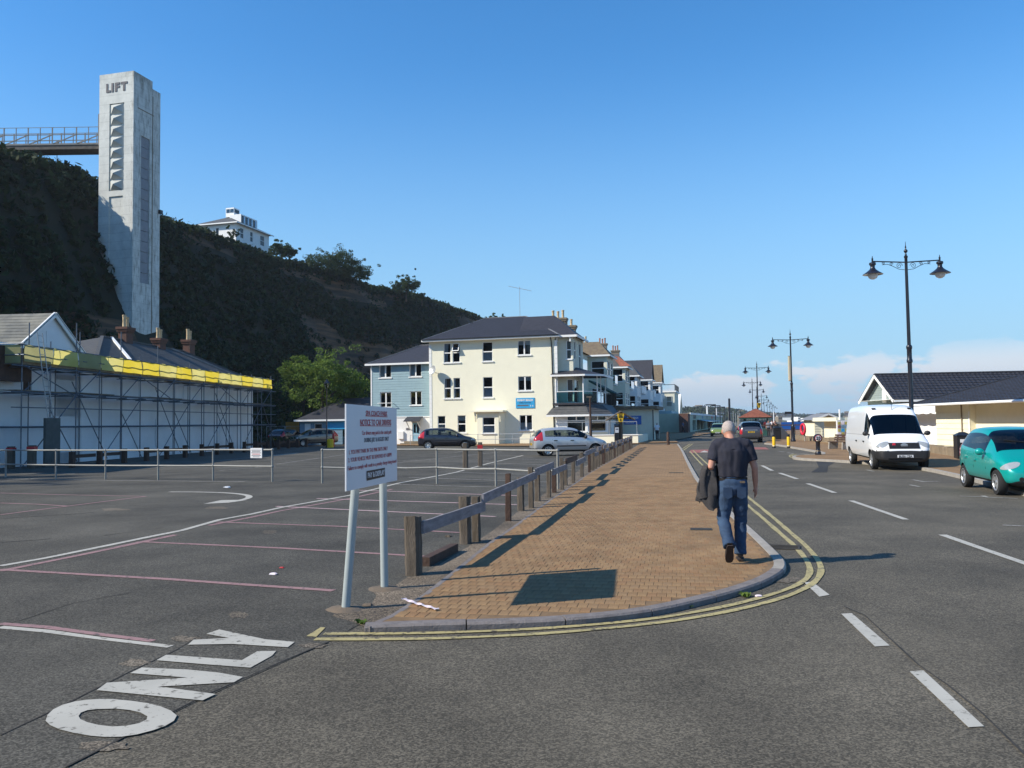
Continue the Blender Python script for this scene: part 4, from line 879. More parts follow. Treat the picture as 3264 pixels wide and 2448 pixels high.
def boards(root, a, b, z0, z1, pitch, mat, ops=(), y=0.0, m=None, lap=.022):
    """lapped weatherboards on the local plane y facing -y, cut round openings, each board a part"""
    n = max(1, round((z1-z0)/pitch)); p = (z1-z0)/n
    for i in range(n):
        za, zb = z0+i*p, z0+(i+1)*p; k = MB(); 
        if m: k.m = m
        cuts = sorted([(o[0],o[1]) for o in ops if o[2] < zb-.02 and o[3] > za+.02]); x = a; segs = []
        for o0, o1 in cuts:
            if o0 > x: segs.append((x, o0))
            x = max(x, o1)
        if x < b: segs.append((x, b))
        for s0, s1 in segs:
            k = MB()
            if m: k.m = m
            k.add([(s0,y-lap,za),(s1,y-lap,za),(s1,y-.004,zb),(s0,y-.004,zb),(s0,y,za),(s1,y,za),(s0,y,zb),(s1,y,zb)],[(0,1,2,3),(4,5,1,0),(4,0,3,6),(1,5,7,2)]); k.build('weatherboard', mat, root)
# ------------------------------------------------------------------ cream end house "SUNNY BEACH"
RZT = R(-14.5); C0 = Vector((3.84,74,0)); VX = Vector((math.cos(RZT), math.sin(RZT), 0)); UX = Vector((-math.sin(RZT), math.cos(RZT), 0)); SBW = 11.85
sb_loc = C0 - VX*SBW; FS = Frame(sb_loc, RZT)
def k4(x, y): return (1300 + x/3.16, 950 + y/3.16)
def k5(x, y): return (1700 + x/3.317, 950 + y/3.317)
def k3(x, y): return (850 + x/3.318, 950 + y/3.318)
sb = thing('seaside_house', 'cream three-storey seaside house with dark hipped roof and blue sign', 'house', sb_loc, RZT)
ZE = 9.62
def op4(x0, x1, y0, y1, yy=0.0):
    a, d = FS.hit(*k4(x0, y0), yy); b_, c = FS.hit(*k4(x1, y1), yy); return (a, b_, c, d)
wins = [(op4(360,433,457,650),'sash','left'), (op4(449,525,453,646),'sash',None), (op4(750,855,445,635),'sash','half'), (op4(1105,1238,430,570),'pair','top'),
        (op4(366,438,808,1010),'sash','sides'), (op4(459,531,805,1008),'sash','sides'), (op4(757,857,797,1000),'sash','half'), (op4(1110,1248,790,930),'pair','top'),
        (op4(300,381,1188,1350),'sash','half'), (op4(500,586,1182,1355),'sash','top'), (op4(1125,1256,1180,1330),'pair','half')]
k = MB(); k.wall(0, SBW, 0, ZE, [w[0] for w in wins], .12)
k.quad((0,10,0),(0,0,0),(0,0,ZE),(0,10,ZE)); k.quad((SBW,0,0),(SBW,10,0),(SBW,10,ZE),(SBW,0,ZE)); k.quad((SBW,10,0),(0,10,0),(0,10,ZE),(SBW,10,ZE))
k.build('wall', MAT['cream'], sb)
for o, st, cu in wins: window(sb, *o, st, curtain=cu)
# open top light of the upper pair
o = wins[1][0]; k = MB(); zt, zm = o[3]-.05, (o[2]+o[3])/2+.05; k.m = Matrix.Translation((0,.02,zt)) @ Matrix.Rotation(R(-24),4,'X')
k.box(o[0]+.03,o[0]+.10,-.03,.02,zm-zt,0); k.box(o[1]-.10,o[1]-.03,-.03,.02,zm-zt,0); k.box(o[0]+.1,o[1]-.1,-.03,.02,zm-zt,zm-zt+.07); k.box(o[0]+.1,o[1]-.1,-.03,.02,-.07,0); sash = k.build('open_sash', MAT['upvc'], sb)
k2 = MB(); k2.m = k.m; k2.box(o[0]+.1,o[1]-.1,-.01,0,zm-zt+.07,-.07); k2.build('pane', MAT['darkglass'], sash)
# quoins
def quoin_strip(x0, x1, z1, y=-.03, root=sb, z0=0):
    z = z0; i = 0
    while z < z1-.1:
        k = MB(); h = min(.42, z1-z); k.box(x0,x1,y,-.001,z+.008,z+h-.008); k.build('quoin', MAT['white'], root); z += .42; i += 1
quoin_strip(0, FS.hit(*k4(240,700))[0], ZE-.4); quoin_strip(FS.hit(*k4(1508,700))[0], SBW-.02, ZE-.4)
zr = FS.hit(*k4(900,215), 5.5)[1]
hip_roof(sb, 0, SBW, 0, 11, ZE, zr+.15, MAT['slate'], .5, 'x', inset=4.4)
slates(sb, [(-.5,-.5,ZE+.02),(SBW+.5,-.5,ZE+.02),(SBW+.5-4.4,5.5,zr+.17),(-.5+4.4,5.5,zr+.17)], MAT['slate'], .42)
k = MB(); k.box(-.55,SBW+.55,-.58,-.46,ZE-.16,ZE+.03); k.box(-.55,SBW+.5,-.46,0,ZE-.16,ZE-.10); k.build('soffit', MAT['white'], sb)
k = MB(); k.tube([(-.5,-.62,ZE+.02),(SBW+.5,-.62,ZE+.02)], .06, 8); gx = FS.hit(*k4(1443,400))[0]; k.build('gutter', MAT['black'], sb)
gx2 = FS.hit(*k4(1472,1000))[0]; k = MB(); k.tube([(gx,-.55,ZE),(gx+.02,-.1,ZE-.5),(gx+.04,-.07,ZE-1),(gx2,-.07,.1)], .05, 8); k.build('downpipe', MAT['black'], sb)
for px_ in (660, 930, 1205):
    x, z = FS.hit(*k4(px_, 255), 4.6); k = MB(); k.box(x-.16,x+.16,4.0,4.6,z-.25,z+.02); k.build('roof_vent', MAT['black'], sb)
# porch bay with flat canopy
pa, pz = FS.hit(*k4(668,1150), -1.0); pb, _ = FS.hit(*k4(935,1150), -1.0); PD_ = 1.0
wpo = (FS.hit(*k4(752,1200), -PD_)[0], FS.hit(*k4(876,1200), -PD_)[0], FS.hit(*k4(800,1362), -PD_)[1], FS.hit(*k4(800,1200), -PD_)[1])
k = MB(); k.wall(pa+.25, pb-.2, 0, pz, [wpo], .12, -PD_); k.add([(pa,-.001,0),(pa+.25,-PD_,0),(pa+.25,-PD_,pz),(pa,-.001,pz)],[(0,1,2,3)]); k.add([(pb+.15,-.001,0),(pb-.2,-PD_,0),(pb-.2,-PD_,pz),(pb+.15,-.001,pz)],[(3,2,1,0)]); po = k.build('porch', MAT['cream'], sb)
window(sb, *wpo, 'sash', y=-PD_, curtain='half')
k = MB(); k.box(pa-.25,pb+.3,-PD_-.35,-.001,pz,pz+.14); k.build('porch_canopy', MAT['cream'], sb)
for x in (pa+.05, pb-.15): k = MB(); k.add([(x,-PD_-.2,pz),(x+.14,-PD_-.2,pz),(x+.14,-PD_+.05,pz-.9),(x,-PD_+.05,pz-.9),(x,-PD_+.05,pz),(x+.14,-PD_+.05,pz)],[(0,1,2,3),(0,3,4),(1,5,2)]); k.build('bracket', MAT['cream'], sb)
# name board
a, b_, c, d = op4(1088,1278,1008,1107); nb = thing('house_name_board', 'bright blue SUNNY BEACH board with white lettering on the cream wall', 'sign', sb_loc, RZT)
k = MB(); k.box(a,b_,-.05,-.005,c,d); k.build('board', MAT['signblue'], nb); cx = (a+b_)/2; hh = d-c; ww = b_-a
text_mesh('SUNNY BEACH', hh*.26, MAT['signwhite'], 'lettering', nb, (cx,-.055,d-hh*.23), (R(90),0,0), .004, ww*.9/(hh*.26*7.2), .012)
text_mesh('Holiday Apartments', hh*.17, MAT['liftletter'], 'lettering', nb, (cx,-.055,d-hh*.47), (R(90),0,0), .004, ww*.72/(hh*.17*9.2))
k = MB(); k.box(a+ww*.08,a+ww*.68,-.056,-.05,c+hh*.2,c+hh*.33); k.build('stripe', MAT['signtext'], nb)
for fx in (.76, .88): k = MB(); k.add([(a+ww*fx,-.056,c+hh*.18),(a+ww*(fx+.03),-.056,c+hh*.15),(a+ww*(fx+.07),-.056,c+hh*.22),(a+ww*(fx+.03),-.056,c+hh*.24),(a+ww*(fx+.02),-.056,c+hh*.36)],[(0,1,2,3),(0,3,4)]); k.build('emblem', MAT['signwhite'], nb)
# satellite dish
x, z = FS.hit(*k4(247,725), -.6); dish = thing('satellite_dish', 'pale grey satellite dish on an arm at the cream wall corner', 'satellite dish', sb_loc, RZT)
k = MB(); k.m = Matrix.Translation((x,-.62,z)) @ Matrix.Rotation(R(72),4,'X') @ Matrix.Rotation(R(0),4,'Z') @ Matrix.Rotation(R(-28),4,'Y'); k.lathe([(.02,-.10),(.25,-.07),(.42,-.01),(.44,0),(.42,.012),(.25,-.05),(.02,-.08)],20); k.build('reflector', MAT['galv'], dish, 50)
k = MB(); k.tube([(x,-.62,z),(x+.2,-.3,z-.25),(x+.45,-.02,z-.3)],.03,6); k.tube([(x,-.62,z-.3),(x+.12,-.95,z-.35)],.018,6); k.build('arm', MAT['galv'], dish)
# aerial on the ridge
x, z = FS.hit(*k4(1130,205), 5.5); ae = thing('tv_aerial', 'thin rooftop television aerial above the dark slate ridge', 'aerial', sb_loc, RZT)
k = MB(); k.tube([(x,5.5,z-.2),(x,5.5,z+3.1)],.022,6); k.build('mast', MAT['galv'], ae); k = MB(); k.tube([(x-1.1,5.5,z+3.2),(x+1.2,5.3,z+2.6)],.018,6); k.build('boom', MAT['galv'], ae)
for i in range(7): k = MB(); t_ = i/6; xx, zz = x-1.0+2.1*t_, z+3.17-.55*t_; k.tube([(xx,5.1,zz),(xx,5.8,zz)],.010,5); k.build('element', MAT['galv'], ae)
# front corner: ground bay, balcony, canopy, top bay
XF = SBW
g1 = (FS.hit(*k5(355,1300))[0], FS.hit(*k5(553,1300))[0], FS.hit(*k5(450,1412))[1], FS.hit(*k5(450,1248))[1])
BX = g1[1]+.18; cant = Vector((1.15,1.15)); zl = g1[3]+.15
k = MB(); k.wall(XF, BX, 0, zl, [g1]); m45 = Matrix.Translation((BX,0,0)) @ Matrix.Rotation(R(38),4,'Z'); k.m = m45; CL = 2.0; g2 = (.15,CL-.12,g1[2],g1[3]); k.wall(0, CL, 0, zl, [g2]); cend = m45 @ Vector((CL,0,0))
k.m = Matrix.Translation(cend) @ Matrix.Rotation(R(90),4,'Z'); g3 = (.5,2.2,.2,g1[3]); k.wall(0, 5.5, 0, zl, [g3]); mside = k.m.copy(); k.build('bay_wall', MAT['wwall'], sb)
window(sb, *g1, 'bay', name='bay_window'); window(sb, *g2, 'bay', m=m45, name='bay_window'); window(sb, *g3, 'pair', m=mside, name='bay_window')
for mm, x0_, x1_ in ((Matrix.Identity(4), XF, BX), (m45, 0, CL)):
    k = MB(); k.m = mm; k.box(x0_,x1_,-.03,-.002,0,g1[2]-.1); k.build('dado', MAT['cream'], sb)
zb_ = FS.hit(*k5(400,1125))[1]; zlo = zl-.02
out = [Vector((XF-.75,-.55,zlo)), Vector((BX+.25,-.55,zlo)), Vector((cend.x+.5,cend.y-.25,zlo)), Vector((cend.x+.5,8,zlo))]; inn = [Vector((XF-.05,.15,zb_)), Vector((BX-.2,.15,zb_)), Vector((cend.x-.5,cend.y+.2,zb_)), Vector((cend.x-.5,8,zb_))]
k = MB()
for i in range(3): k.add([out[i],out[i+1],inn[i+1],inn[i]],[(0,1,2,3)])
k.build('bay_roof', MAT['slate'], sb)
for i in range(2): slates(sb, [out[i],out[i+1],inn[i+1],inn[i]], MAT['oldslate'], .28)
k = MB()
for i in range(3): k.bar(out[i]+Vector((0,0,-.08)), out[i+1]+Vector((0,0,-.08)), .1, .16)
k.build('bay_fascia', MAT['white'], sb)
zf = FS.hit(*k5(400,1108))[1]; zc = FS.hit(*k5(300,815))[1]; zg = FS.hit(*k5(400,988))[1]
bx1 = FS.hit(*k5(528,1000))[0]; BY = 6.5
k = MB(); k.prism([(XF-.25,-.12),(bx1+.1,-.12),(bx1+1.2,1.2),(bx1+1.2,BY),(XF-.25,BY)], zb_-.02, zf); k.build('balcony_floor', MAT['slate'], sb)
pts = [(XF+.05,-.05),(bx1,-.05),(bx1+1.05,1.25),(bx1+1.05,3.4),(bx1+1.05,BY-.1)]
for i, (p, q) in enumerate(zip(pts, pts[1:])):
    k = MB(); k.bar((*p,(zf+zg)/2),(*q,(zf+zg)/2),.012,zg-zf-.1,ext=-.06); k.build('glass_panel', MAT['balglass'], sb)
    k = MB(); k.bar((*p,zg),(*q,zg),.05,.05); k.build('balcony_rail', MAT['white'], sb)
for i, p in enumerate(pts): k = MB(); k.box(p[0]-.045,p[0]+.045,p[1]-.045,p[1]+.045,zf,zc-.05); k.build('balcony_post', MAT['white'], sb)
za = FS.hit(*k5(480,703), 2.0)[1]; cv_ = [Vector((XF-.35,-.5,zc)), Vector((bx1+.25,-.5,zc)), Vector((bx1+1.7,.9,zc)), Vector((bx1+1.7,BY+.3,zc))]; ap = [Vector((XF,2.0,za)), Vector((XF+.7,2.2,za)), Vector((XF+.7,BY+.3,za))]
k = MB(); k.add([cv_[0],cv_[1],ap[1],ap[0]],[(0,1,2,3)]); k.add([cv_[1],cv_[2],ap[1]],[(0,1,2)]); k.add([cv_[2],cv_[3],ap[2],ap[1]],[(0,1,2,3)]); k.add([cv_[0],cv_[1],cv_[2],cv_[3],(XF,BY+.3,zc)],[(4,3,2,1,0)]); k.build('canopy_roof', MAT['slate'], sb)
k = MB()
for i in range(3): k.bar(cv_[i]+Vector((0,0,-.06)), cv_[i+1]+Vector((0,0,-.06)), .08, .16)
k.build('canopy_fascia', MAT['white'], sb)
# first-floor wall behind balcony and top-floor bay, facing the camera
by0 = .55; bxo = XF+1.55
tw_ = (FS.hit(*k5(348,540),by0)[0], FS.hit(*k5(402,540),by0)[0], FS.hit(*k5(375,643),by0)[1], FS.hit(*k5(375,448),by0)[1]); mw_ = (tw_[0], tw_[1]+.1, zf+.05, zc-.35)
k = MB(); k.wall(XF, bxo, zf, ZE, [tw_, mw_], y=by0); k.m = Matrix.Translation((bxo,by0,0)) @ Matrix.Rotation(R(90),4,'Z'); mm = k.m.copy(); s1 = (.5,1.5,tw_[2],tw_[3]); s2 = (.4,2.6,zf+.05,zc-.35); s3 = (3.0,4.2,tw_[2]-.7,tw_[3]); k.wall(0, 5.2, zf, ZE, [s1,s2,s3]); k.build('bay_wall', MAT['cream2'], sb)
window(sb, *tw_, 'sash', y=by0, name='bay_window'); window(sb, *mw_, 'sash', y=by0, sill=False, name='bay_window')
for s_ in (s1, s2, s3): window(sb, *s_, 'sash', m=mm, sill=False, name='bay_window')
hip_roof(sb, SBW-3, bxo, by0, by0+5.2, ZE, zr-.2, MAT['slate'], .45, 'x', inset=2.6, gables=('l',), hips=False)
k = MB(); k.box(SBW,bxo+.5,by0-.5,by0-.4,ZE-.16,ZE+.03); k.box(bxo+.4,bxo+.5,by0-.5,by0+5.7,ZE-.16,ZE+.03); k.build('soffit', MAT['white'], sb)
for x in (XF+.1, bxo-.25): k = MB(); k.box(x,x+.12,by0-.38,by0-.002,ZE-.55,ZE-.16); k.build('eaves_bracket', MAT['white'], sb)
for (y0_, z0_) in ((by0+5.3, tw_[2]-.7), ):
    k = MB(); k.box(XF,XF+1.5,y0_,y0_+2.6,z0_-.15,z0_); k.build('upper_balcony', MAT['white'], sb)
    for (p, q) in (((XF+.3,y0_),(XF+1.5,y0_)),((XF+1.5,y0_),(XF+1.5,y0_+2.6))): k = MB(); k.bar((*p,z0_+.55),(*q,z0_+.55),.02,1.0); k.build('glass_panel', MAT['balglass'], sb)
x, z = FS.hit(*k5(262,240), 6.0); z2 = FS.hit(*k5(262,215),6.0)[1]
chimney(sb, x, 6.0, ZE+.5, z2, 1.55, .75, 3, MAT['pot'], MAT['stonech'], .48, FS.hit(*k5(262,130),6.0)[1]-z2)
x = FS.hit(*k5(376,300), 9.0)[0]; z2 = FS.hit(*k5(376,293),9.0)[1]; chimney(sb, x, 9.0, ZE+.2, z2, 1.3, .7, 2, MAT['pot'], MAT['stonech'], .5, FS.hit(*k5(376,215),9.0)[1]-z2)
# handrail and steps along the foot of the cream wall
hr = thing('handrail', 'thin grey tube handrail along the foot of the cream wall', 'railing', sb_loc, RZT)
x0_, x1_ = FS.hit(*k4(25,1420), -2.2)[0], FS.hit(*k4(1235,1420), -2.2)[0]
for z in (.95, .5): k = MB(); k.tube([(x0_,-2.2,z),(x1_,-2.2,z)],.025,6); k.build('rail', MAT['galv'], hr)
n_ = 8
for i in range(n_): x = x0_+(x1_-x0_)*i/(n_-1); k = MB(); k.tube([(x,-2.2,0),(x,-2.2,.95)],.025,6); k.build('post', MAT['galv'], hr)
# low cream terrace wall in front of the bay with tube rail
tl = FS.I; fw = thing('garden_wall', 'low cream rendered garden wall in front of the bay windows', 'wall', sb_loc, RZT)
YW = -1.6
wx0, wx1 = FS.hit(*k5(600,1500), YW)[0], FS.hit(*k5(1108,1500), YW)[0]; wz = .72
k = MB(); k.box(wx0-4.2,wx1,YW,YW+.25,0,wz); k.box(wx1-.25,wx1,YW+.25,YW+9,0,wz); k.build('wall_body', MAT['cream'], fw); k = MB(); k.box(wx0-4.25,wx1+.06,YW-.06,YW+.31,wz,wz+.08); k.build('coping', MAT['wwall'], fw)
k = MB(); k.tube([(wx0-3,YW+.12,wz+1.15),(wx1-.1,YW+.12,wz+1.15)],.025,6); k.build('rail', MAT['galv'], fw)
for i in range(4): x = wx0-3+(wx1-wx0+2.9)*i/3; k = MB(); k.tube([(x,YW+.12,wz),(x,YW+.12,wz+1.15)],.025,6); k.build('post', MAT['galv'], fw)
# ------------------------------------------------------------------ pale blue boarded annexe
bl_loc = sb_loc + UX*.9; FB = Frame(bl_loc, RZT); bh = thing('boarded_house', 'pale blue weatherboarded house with white ground floor and blue door', 'house', bl_loc, RZT)
xl = FB.hit(*k3(1105,900))[0]; zE2 = FB.hit(*k3(1400,693))[1]; zbd = FB.hit(*k3(1500,1252))[1]
def op3(x0, x1, y0, y1): a, d = FB.hit(*k3(x0,y0)); b_, c = FB.hit(*k3(x1,y1)); return (a,b_,c,d)
w3 = [(op3(1192,1318,705,840),'pair','left'), (op3(1510,1638,690,828),'pair','left'), (op3(1200,1320,1000,1155),'pair',None), (op3(1518,1640,988,1130),'pair',None)]
dr = op3(1540,1618,1318,1522); dr = (dr[0],dr[1],.35,dr[3])
k = MB(); k.wall(xl, -.02, 0, zE2, [w[0] for w in w3]+[dr]); k.quad((xl,9,0),(xl,0,0),(xl,0,zE2),(xl,9,zE2)); k.quad((-.02,9,0),(xl,9,0),(xl,9,zE2),(-.02,9,zE2)); k.build('wall', MAT['wwall'], bh)
boards(bh, xl, -.02, zbd, zE2-.05, .235, MAT['blueboard'], [w[0] for w in w3], y=-.012)
m_l = Matrix.Translation((xl,9,0)) @ Matrix.Rotation(R(-90),4,'Z'); boards(bh, 0, 9, zbd, zE2-.05, .235, MAT['blueboard'], m=m_l, y=-.012)
for o, st, cu in w3: window(bh, *o, st, curtain=cu)
k = MB(); k.box(xl-.02,xl+.1,-.06,-.03,zbd,zE2); k.box(xl,-.05,-.05,-.025,zbd-.1,zbd); k.build('trim', MAT['white'], bh)
hip_roof(bh, xl, 0, 0, 8.5, zE2, FB.hit(*k3(1450,508),4.25)[1], MAT['slate'], .4, 'x', inset=3.9, gables=('r',))
k = MB(); k.box(xl-.45,0,-.47,-.36,zE2-.14,zE2+.03); k.build('gutter', MAT['white'], bh)
dd = MB(); dd.box(dr[0],dr[1],.05,.1,dr[2],dr[3]); dd.build('door', MAT['bluedoor'], bh); do = bh.children[-1]
for j in range(2): k = MB(); xx = dr[0]+.12+j*(dr[1]-dr[0]-.1)/2; k.box(xx,xx+(dr[1]-dr[0])*.28,.035,.048,dr[3]-.95,dr[3]-.15); k.build('door_glass', MAT['darkglass'], do)
cz = FB.hit(*k3(1560,1300))[1]; k = MB(); k.add([(dr[0]-.5,-1.0,cz),(dr[1]+.35,-1.0,cz),(dr[1]+.35,-.02,cz+.42),(dr[0]-.5,-.02,cz+.42),(dr[0]-.5,-1.0,cz-.06),(dr[1]+.35,-1.0,cz-.06),(dr[1]+.35,-.02,cz+.36),(dr[0]-.5,-.02,cz+.36)],[(0,1,2,3),(7,6,5,4),(0,4,5,1),(1,5,6,2),(3,7,4,0)]); k.build('door_canopy', MAT['slate'], bh)
for x in (dr[0]-.25, dr[1]+.1): k = MB(); k.bar((x,-.05,cz-.75),(x,-.85,cz-.06),.07,.07); k.build('bracket', MAT['white'], bh)
for i in range(2): k = MB(); k.box(dr[0]-.6-.25*i,dr[1]+.3+.2*i,-.6-.35*i,-.02-.0*i if i==0 else -.6,0,.34-.17*i); k.build('step', MAT['stonewall'], bh)
mx = FB.hit(*k3(1420,1450)); k = MB(); k.box(mx[0]-.25,mx[0]+.3,-.18,-.01,mx[1]-.35,mx[1]+.35); k.build('meter_box', MAT['wwall'], bh)
k = MB(); k.box(FB.hit(*k3(1480,1385))[0]-.05,FB.hit(*k3(1480,1385))[0]+.3,-.03,-.01,FB.hit(*k3(1480,1385))[1]-.1,FB.hit(*k3(1480,1385))[1]+.1); k.build('plaque', MAT['signtext'], bh)
jb = op3(1190,1340,1120,1160); 
for z in (jb[3]+.05,): k = MB(); k.tube([(jb[0],-.02,z),(jb[0],-.4,z),(jb[1],-.4,z),(jb[1],-.02,z)],.03,6); k.build('juliet_rail', MAT['white'], bh)
# ------------------------------------------------------------------ the rest of the terrace
def terrace_house(name, label, y0, y1, eave, rise, wallm, roofm, bay=1.6, cham=None, bal='glass', gable=False, gf=True, depth=9, b0=None):
    root = thing(name, label, 'house', sb_loc, RZT, 'terrace houses along the seafront'); X = SBW-.2; ym = (y0+y1)/2
    k = MB(); k.box(X-depth,X,y0,y1,0,eave); k.build('wall', wallm, root)
    # main roof, ridge along the street
    k = MB(); zr_ = eave+rise; k.add([(X-depth,y0,eave),(X+.3,y0,eave),(X+.3,y1,eave),(X-depth,y1,eave),(X-depth/2,y0,zr_),(X-depth/2,y1,zr_)],[(1,2,5,4),(3,0,4,5),(0,1,4),(2,3,5)]); k.build('roof', roofm, root)
    b0 = b0 or y0+.5; b1 = min(b0+5.0, y1-.3); xb = X+bay
    fl = [.2, 3.3, 6.3]; k = MB(); m1 = Matrix.Translation((0,0,0)); ops = []; 
    for i, z in enumerate(fl):
        if z+2.2 < eave: ops.append((X+.35, xb-.3, z+.75, z+2.35))
    k.wall(X, xb, 0, eave, ops, y=b0); m2 = Matrix.Translation((xb,b0,0)) @ Matrix.Rotation(R(90),4,'Z'); k.m = m2; ops2 = []
    L_ = b1-b0
    for i, z in enumerate(fl):
        if z+2.2 < eave: ops2 += [(.25, L_/2-.15, z+.75, z+2.35), (L_/2+.15, L_-.25, z+.75, z+2.35)]
    k.wall(0, L_, 0, eave, ops2); k.build('bay_wall', wallm, root)
    for o in ops: window(root, *o, 'sash', y=b0, name='bay_window')
    for o in ops2: window(root, *o, 'sash', m=m2, name='bay_window')
    if gable:
        k = MB(); g = (b1-b0)/2*1.25; k.add([(X-3,b0-.3,eave),(xb+.3,b0-.3,eave),(xb+.3,b1+.3,eave),(X-3,b1+.3,eave),(X-3,(b0+b1)/2,eave+g+.4),(xb+.3,(b0+b1)/2,eave+g+.4)],[(0,1,5,4),(2,3,4,5)]); k.build('gable_roof', roofm, root)
        k = MB(); k.add([(xb,b0,eave),(xb,b1,eave),(xb,(b0+b1)/2,eave+g+.15)],[(0,1,2)]); k.build('gable_wall', wallm, root)
    else: hip_roof(root, X-3, xb, b0, b1, eave, eave+rise*.8, roofm, .4, 'x', inset=1.6, gables=('l',), hips=False)
    k = MB(); k.box(X,xb+.45,b0-.45,b0-.36,eave-.15,eave+.03); k.box(xb+.36,xb+.45,b0-.45,b1+.45,eave-.15,eave+.03); k.build('fascia', MAT['white'], root)
    # second opening beside the bay
    m3 = Matrix.Translation((X+.02,b1,0)) @ Matrix.Rotation(R(90),4,'Z')
    for z in fl:
        if z+2.2 < eave: window(root, .4, y1-b1-.4, z+.3, z+2.35, 'sash', m=m3, sill=False, depth=.05)
    if bal:
        for z in fl[1:]:
            if z+2 < eave:
                k = MB(); k.box(X,X+bay+.2,b1+.05,y1-.1,z-.12,z); k.build('balcony_floor', MAT['white'], root)
                for p, q in (((X,b1+.1),(X+bay+.2,b1+.1)), ((X+bay+.2,b1+.1),(X+bay+.2,y1-.1))):
                    k = MB(); k.bar((*p,z+.55),(*q,z+.55),.02,.95); k.build('balcony_panel', MAT['balglass'] if bal == 'glass' else MAT['white'], root)
    if cham:
        zc_, n_, pm_ = cham; chimney(root, X-depth/2, y1-.2, eave, zc_, 1.4, .8, n_, pm_, MAT['stonech'], .42, .9)
    return root
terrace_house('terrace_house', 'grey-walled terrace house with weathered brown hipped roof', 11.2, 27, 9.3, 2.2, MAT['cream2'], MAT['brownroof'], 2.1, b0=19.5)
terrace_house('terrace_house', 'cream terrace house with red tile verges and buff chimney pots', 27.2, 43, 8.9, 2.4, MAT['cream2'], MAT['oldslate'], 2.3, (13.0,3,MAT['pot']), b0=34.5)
terrace_house('terrace_house', 'white terrace house with tall chimney and red pots', 43.2, 62, 8.6, 2.5, MAT['wwall'], MAT['oldslate'], 2.2, (14.6,3,MAT['redpot']), bal='white', b0=50)
terrace_house('terrace_house', 'white terrace house with a steep dark front gable', 62.2, 78, 8.9, 2.8, MAT['wwall'], MAT['slate'], 2.4, (14.8,3,MAT['redpot']), gable=True, bal='white', b0=69)
terrace_house('terrace_house', 'white terrace house with second steep brown front gable', 78.2, 94, 9.2, 2.6, MAT['wwall'], MAT['brownroof'], 2.7, None, gable=True, bal='white', b0=87)
ap_ = thing('flat_roofed_house', 'pale yellow flat-roofed house with roof terrace railing', 'house', sb_loc, RZT); FY = 95; k = MB(); k.box(SBW-8,SBW+4.6,FY,FY+13,0,7.6); k.build('wall', MAT['cream2'], ap_); k = MB(); k.box(SBW-8.2,SBW+4.9,FY-.2,FY+13.2,7.6,7.9); k.build('parapet', MAT['wwall'], ap_)
for i in range(7): k = MB(); k.tube([(SBW+4.7,FY+i*2.1,7.9),(SBW+4.7,FY+i*2.1,9.1)],.06,5); k.build('railing_post', MAT['black'], ap_)
k = MB(); k.tube([(SBW-4,FY,9.1),(SBW+4.7,FY,9.1),(SBW+4.7,FY+13,9.1)],.06,5); k.build('rail', MAT['black'], ap_)
for z in (1.2,4.2):
    for i in range(2): window(ap_, SBW+1.2+i*1.8, SBW+2.3+i*1.8, z+.6, z+2.6, 'sash', y=FY, depth=-.05, sill=False)
# roof details: red verge on the third house, green awning, front extensions
k = MB(); X = SBW+2.1; k.add([(X-.6,34.1,9.0),(X+.8,34.0,8.98),(X-1.0,35.8,10.4),(X-1.7,35.6,10.4)],[(0,1,2,3)]); rv = k.build('red_tile_verge', MAT['redtile'], bpy.data.objects['terrace_house.001'])
aw = thing('green_awning', 'dark green sloping awning over the first-floor balcony', 'awning', sb_loc, RZT); MAT['awning'] = M('green_canvas', (.015,.07,.06), .8, .1, 4)
k = MB(); k.add([(SBW+1.4,9.8,6.1),(SBW+1.4,14.5,6.1),(SBW+4.0,14.5,4.7),(SBW+4.0,9.8,4.7),(SBW+4.0,9.8,4.45),(SBW+4.0,14.5,4.45),(SBW+1.4,9.8,5.9),(SBW+1.4,14.5,5.9)],[(0,3,2,1),(3,4,5,2),(0,6,4,3),(6,7,5,4)]); k.build('canvas', MAT['awning'], aw)
k = MB(); k.bar((SBW+1.3,9.9,5.4),(SBW+3.9,9.9,4.6),.05,.05); k.build('awning_arm', MAT['white'], aw)
ex = thing('front_extension', 'single-storey cream front extension with a brown flat roof and blue board', 'building', sb_loc, RZT)
EX0, EX1, EY0, EY1 = SBW-.2, FS.hit(*k5(1262,1300), 8.5)[0], 8.5, 16
k = MB(); k.box(EX0,EX1,EY0,EY1,0,3.05); k.build('wall', MAT['cream2'], ex); k = MB(); k.box(EX0-.3,EX1+.45,EY0-.45,EY1+.4,3.05,3.35); k.build('flat_roof', MAT['brownroof'], ex); k = MB(); k.tube([(EX1+.05,EY0-.06,0),(EX1+.05,EY0-.06,3.0)],.05,6); k.build('downpipe', MAT['black'], ex)
sg = thing('wall_sign', 'deep blue sign on the single-storey cream extension', 'sign', sb_loc, RZT); a, d = FS.hit(*k5(960,1246), EY0); b_, c = FS.hit(*k5(1143,1336), EY0)
k = MB(); k.box(a,b_,EY0-.06,EY0-.005,c,d); k.build('board', MAT['signdeepblue'], sg); text_mesh('SUNNY BEACH', (d-c)*.3, MAT['signwhite'], 'lettering', sg, ((a+b_)/2,EY0-.065,d-(d-c)*.25), (R(90),0,0), .003, .62, .012)
k = MB(); k.box(a+.1,b_-.7,EY0-.066,EY0-.06,c+(d-c)*.15,c+(d-c)*.24); k.build('stripe', MAT['signwhite'], sg)
rb = thing('balcony_railing', 'black ornate balcony railing hung with windbreak cloth', 'railing', sb_loc, RZT)
k = MB(); k.box(SBW-.1,SBW+4.2,9.3,9.36,3.5,4.6); k.build('cloth', MAT['black'], rb)
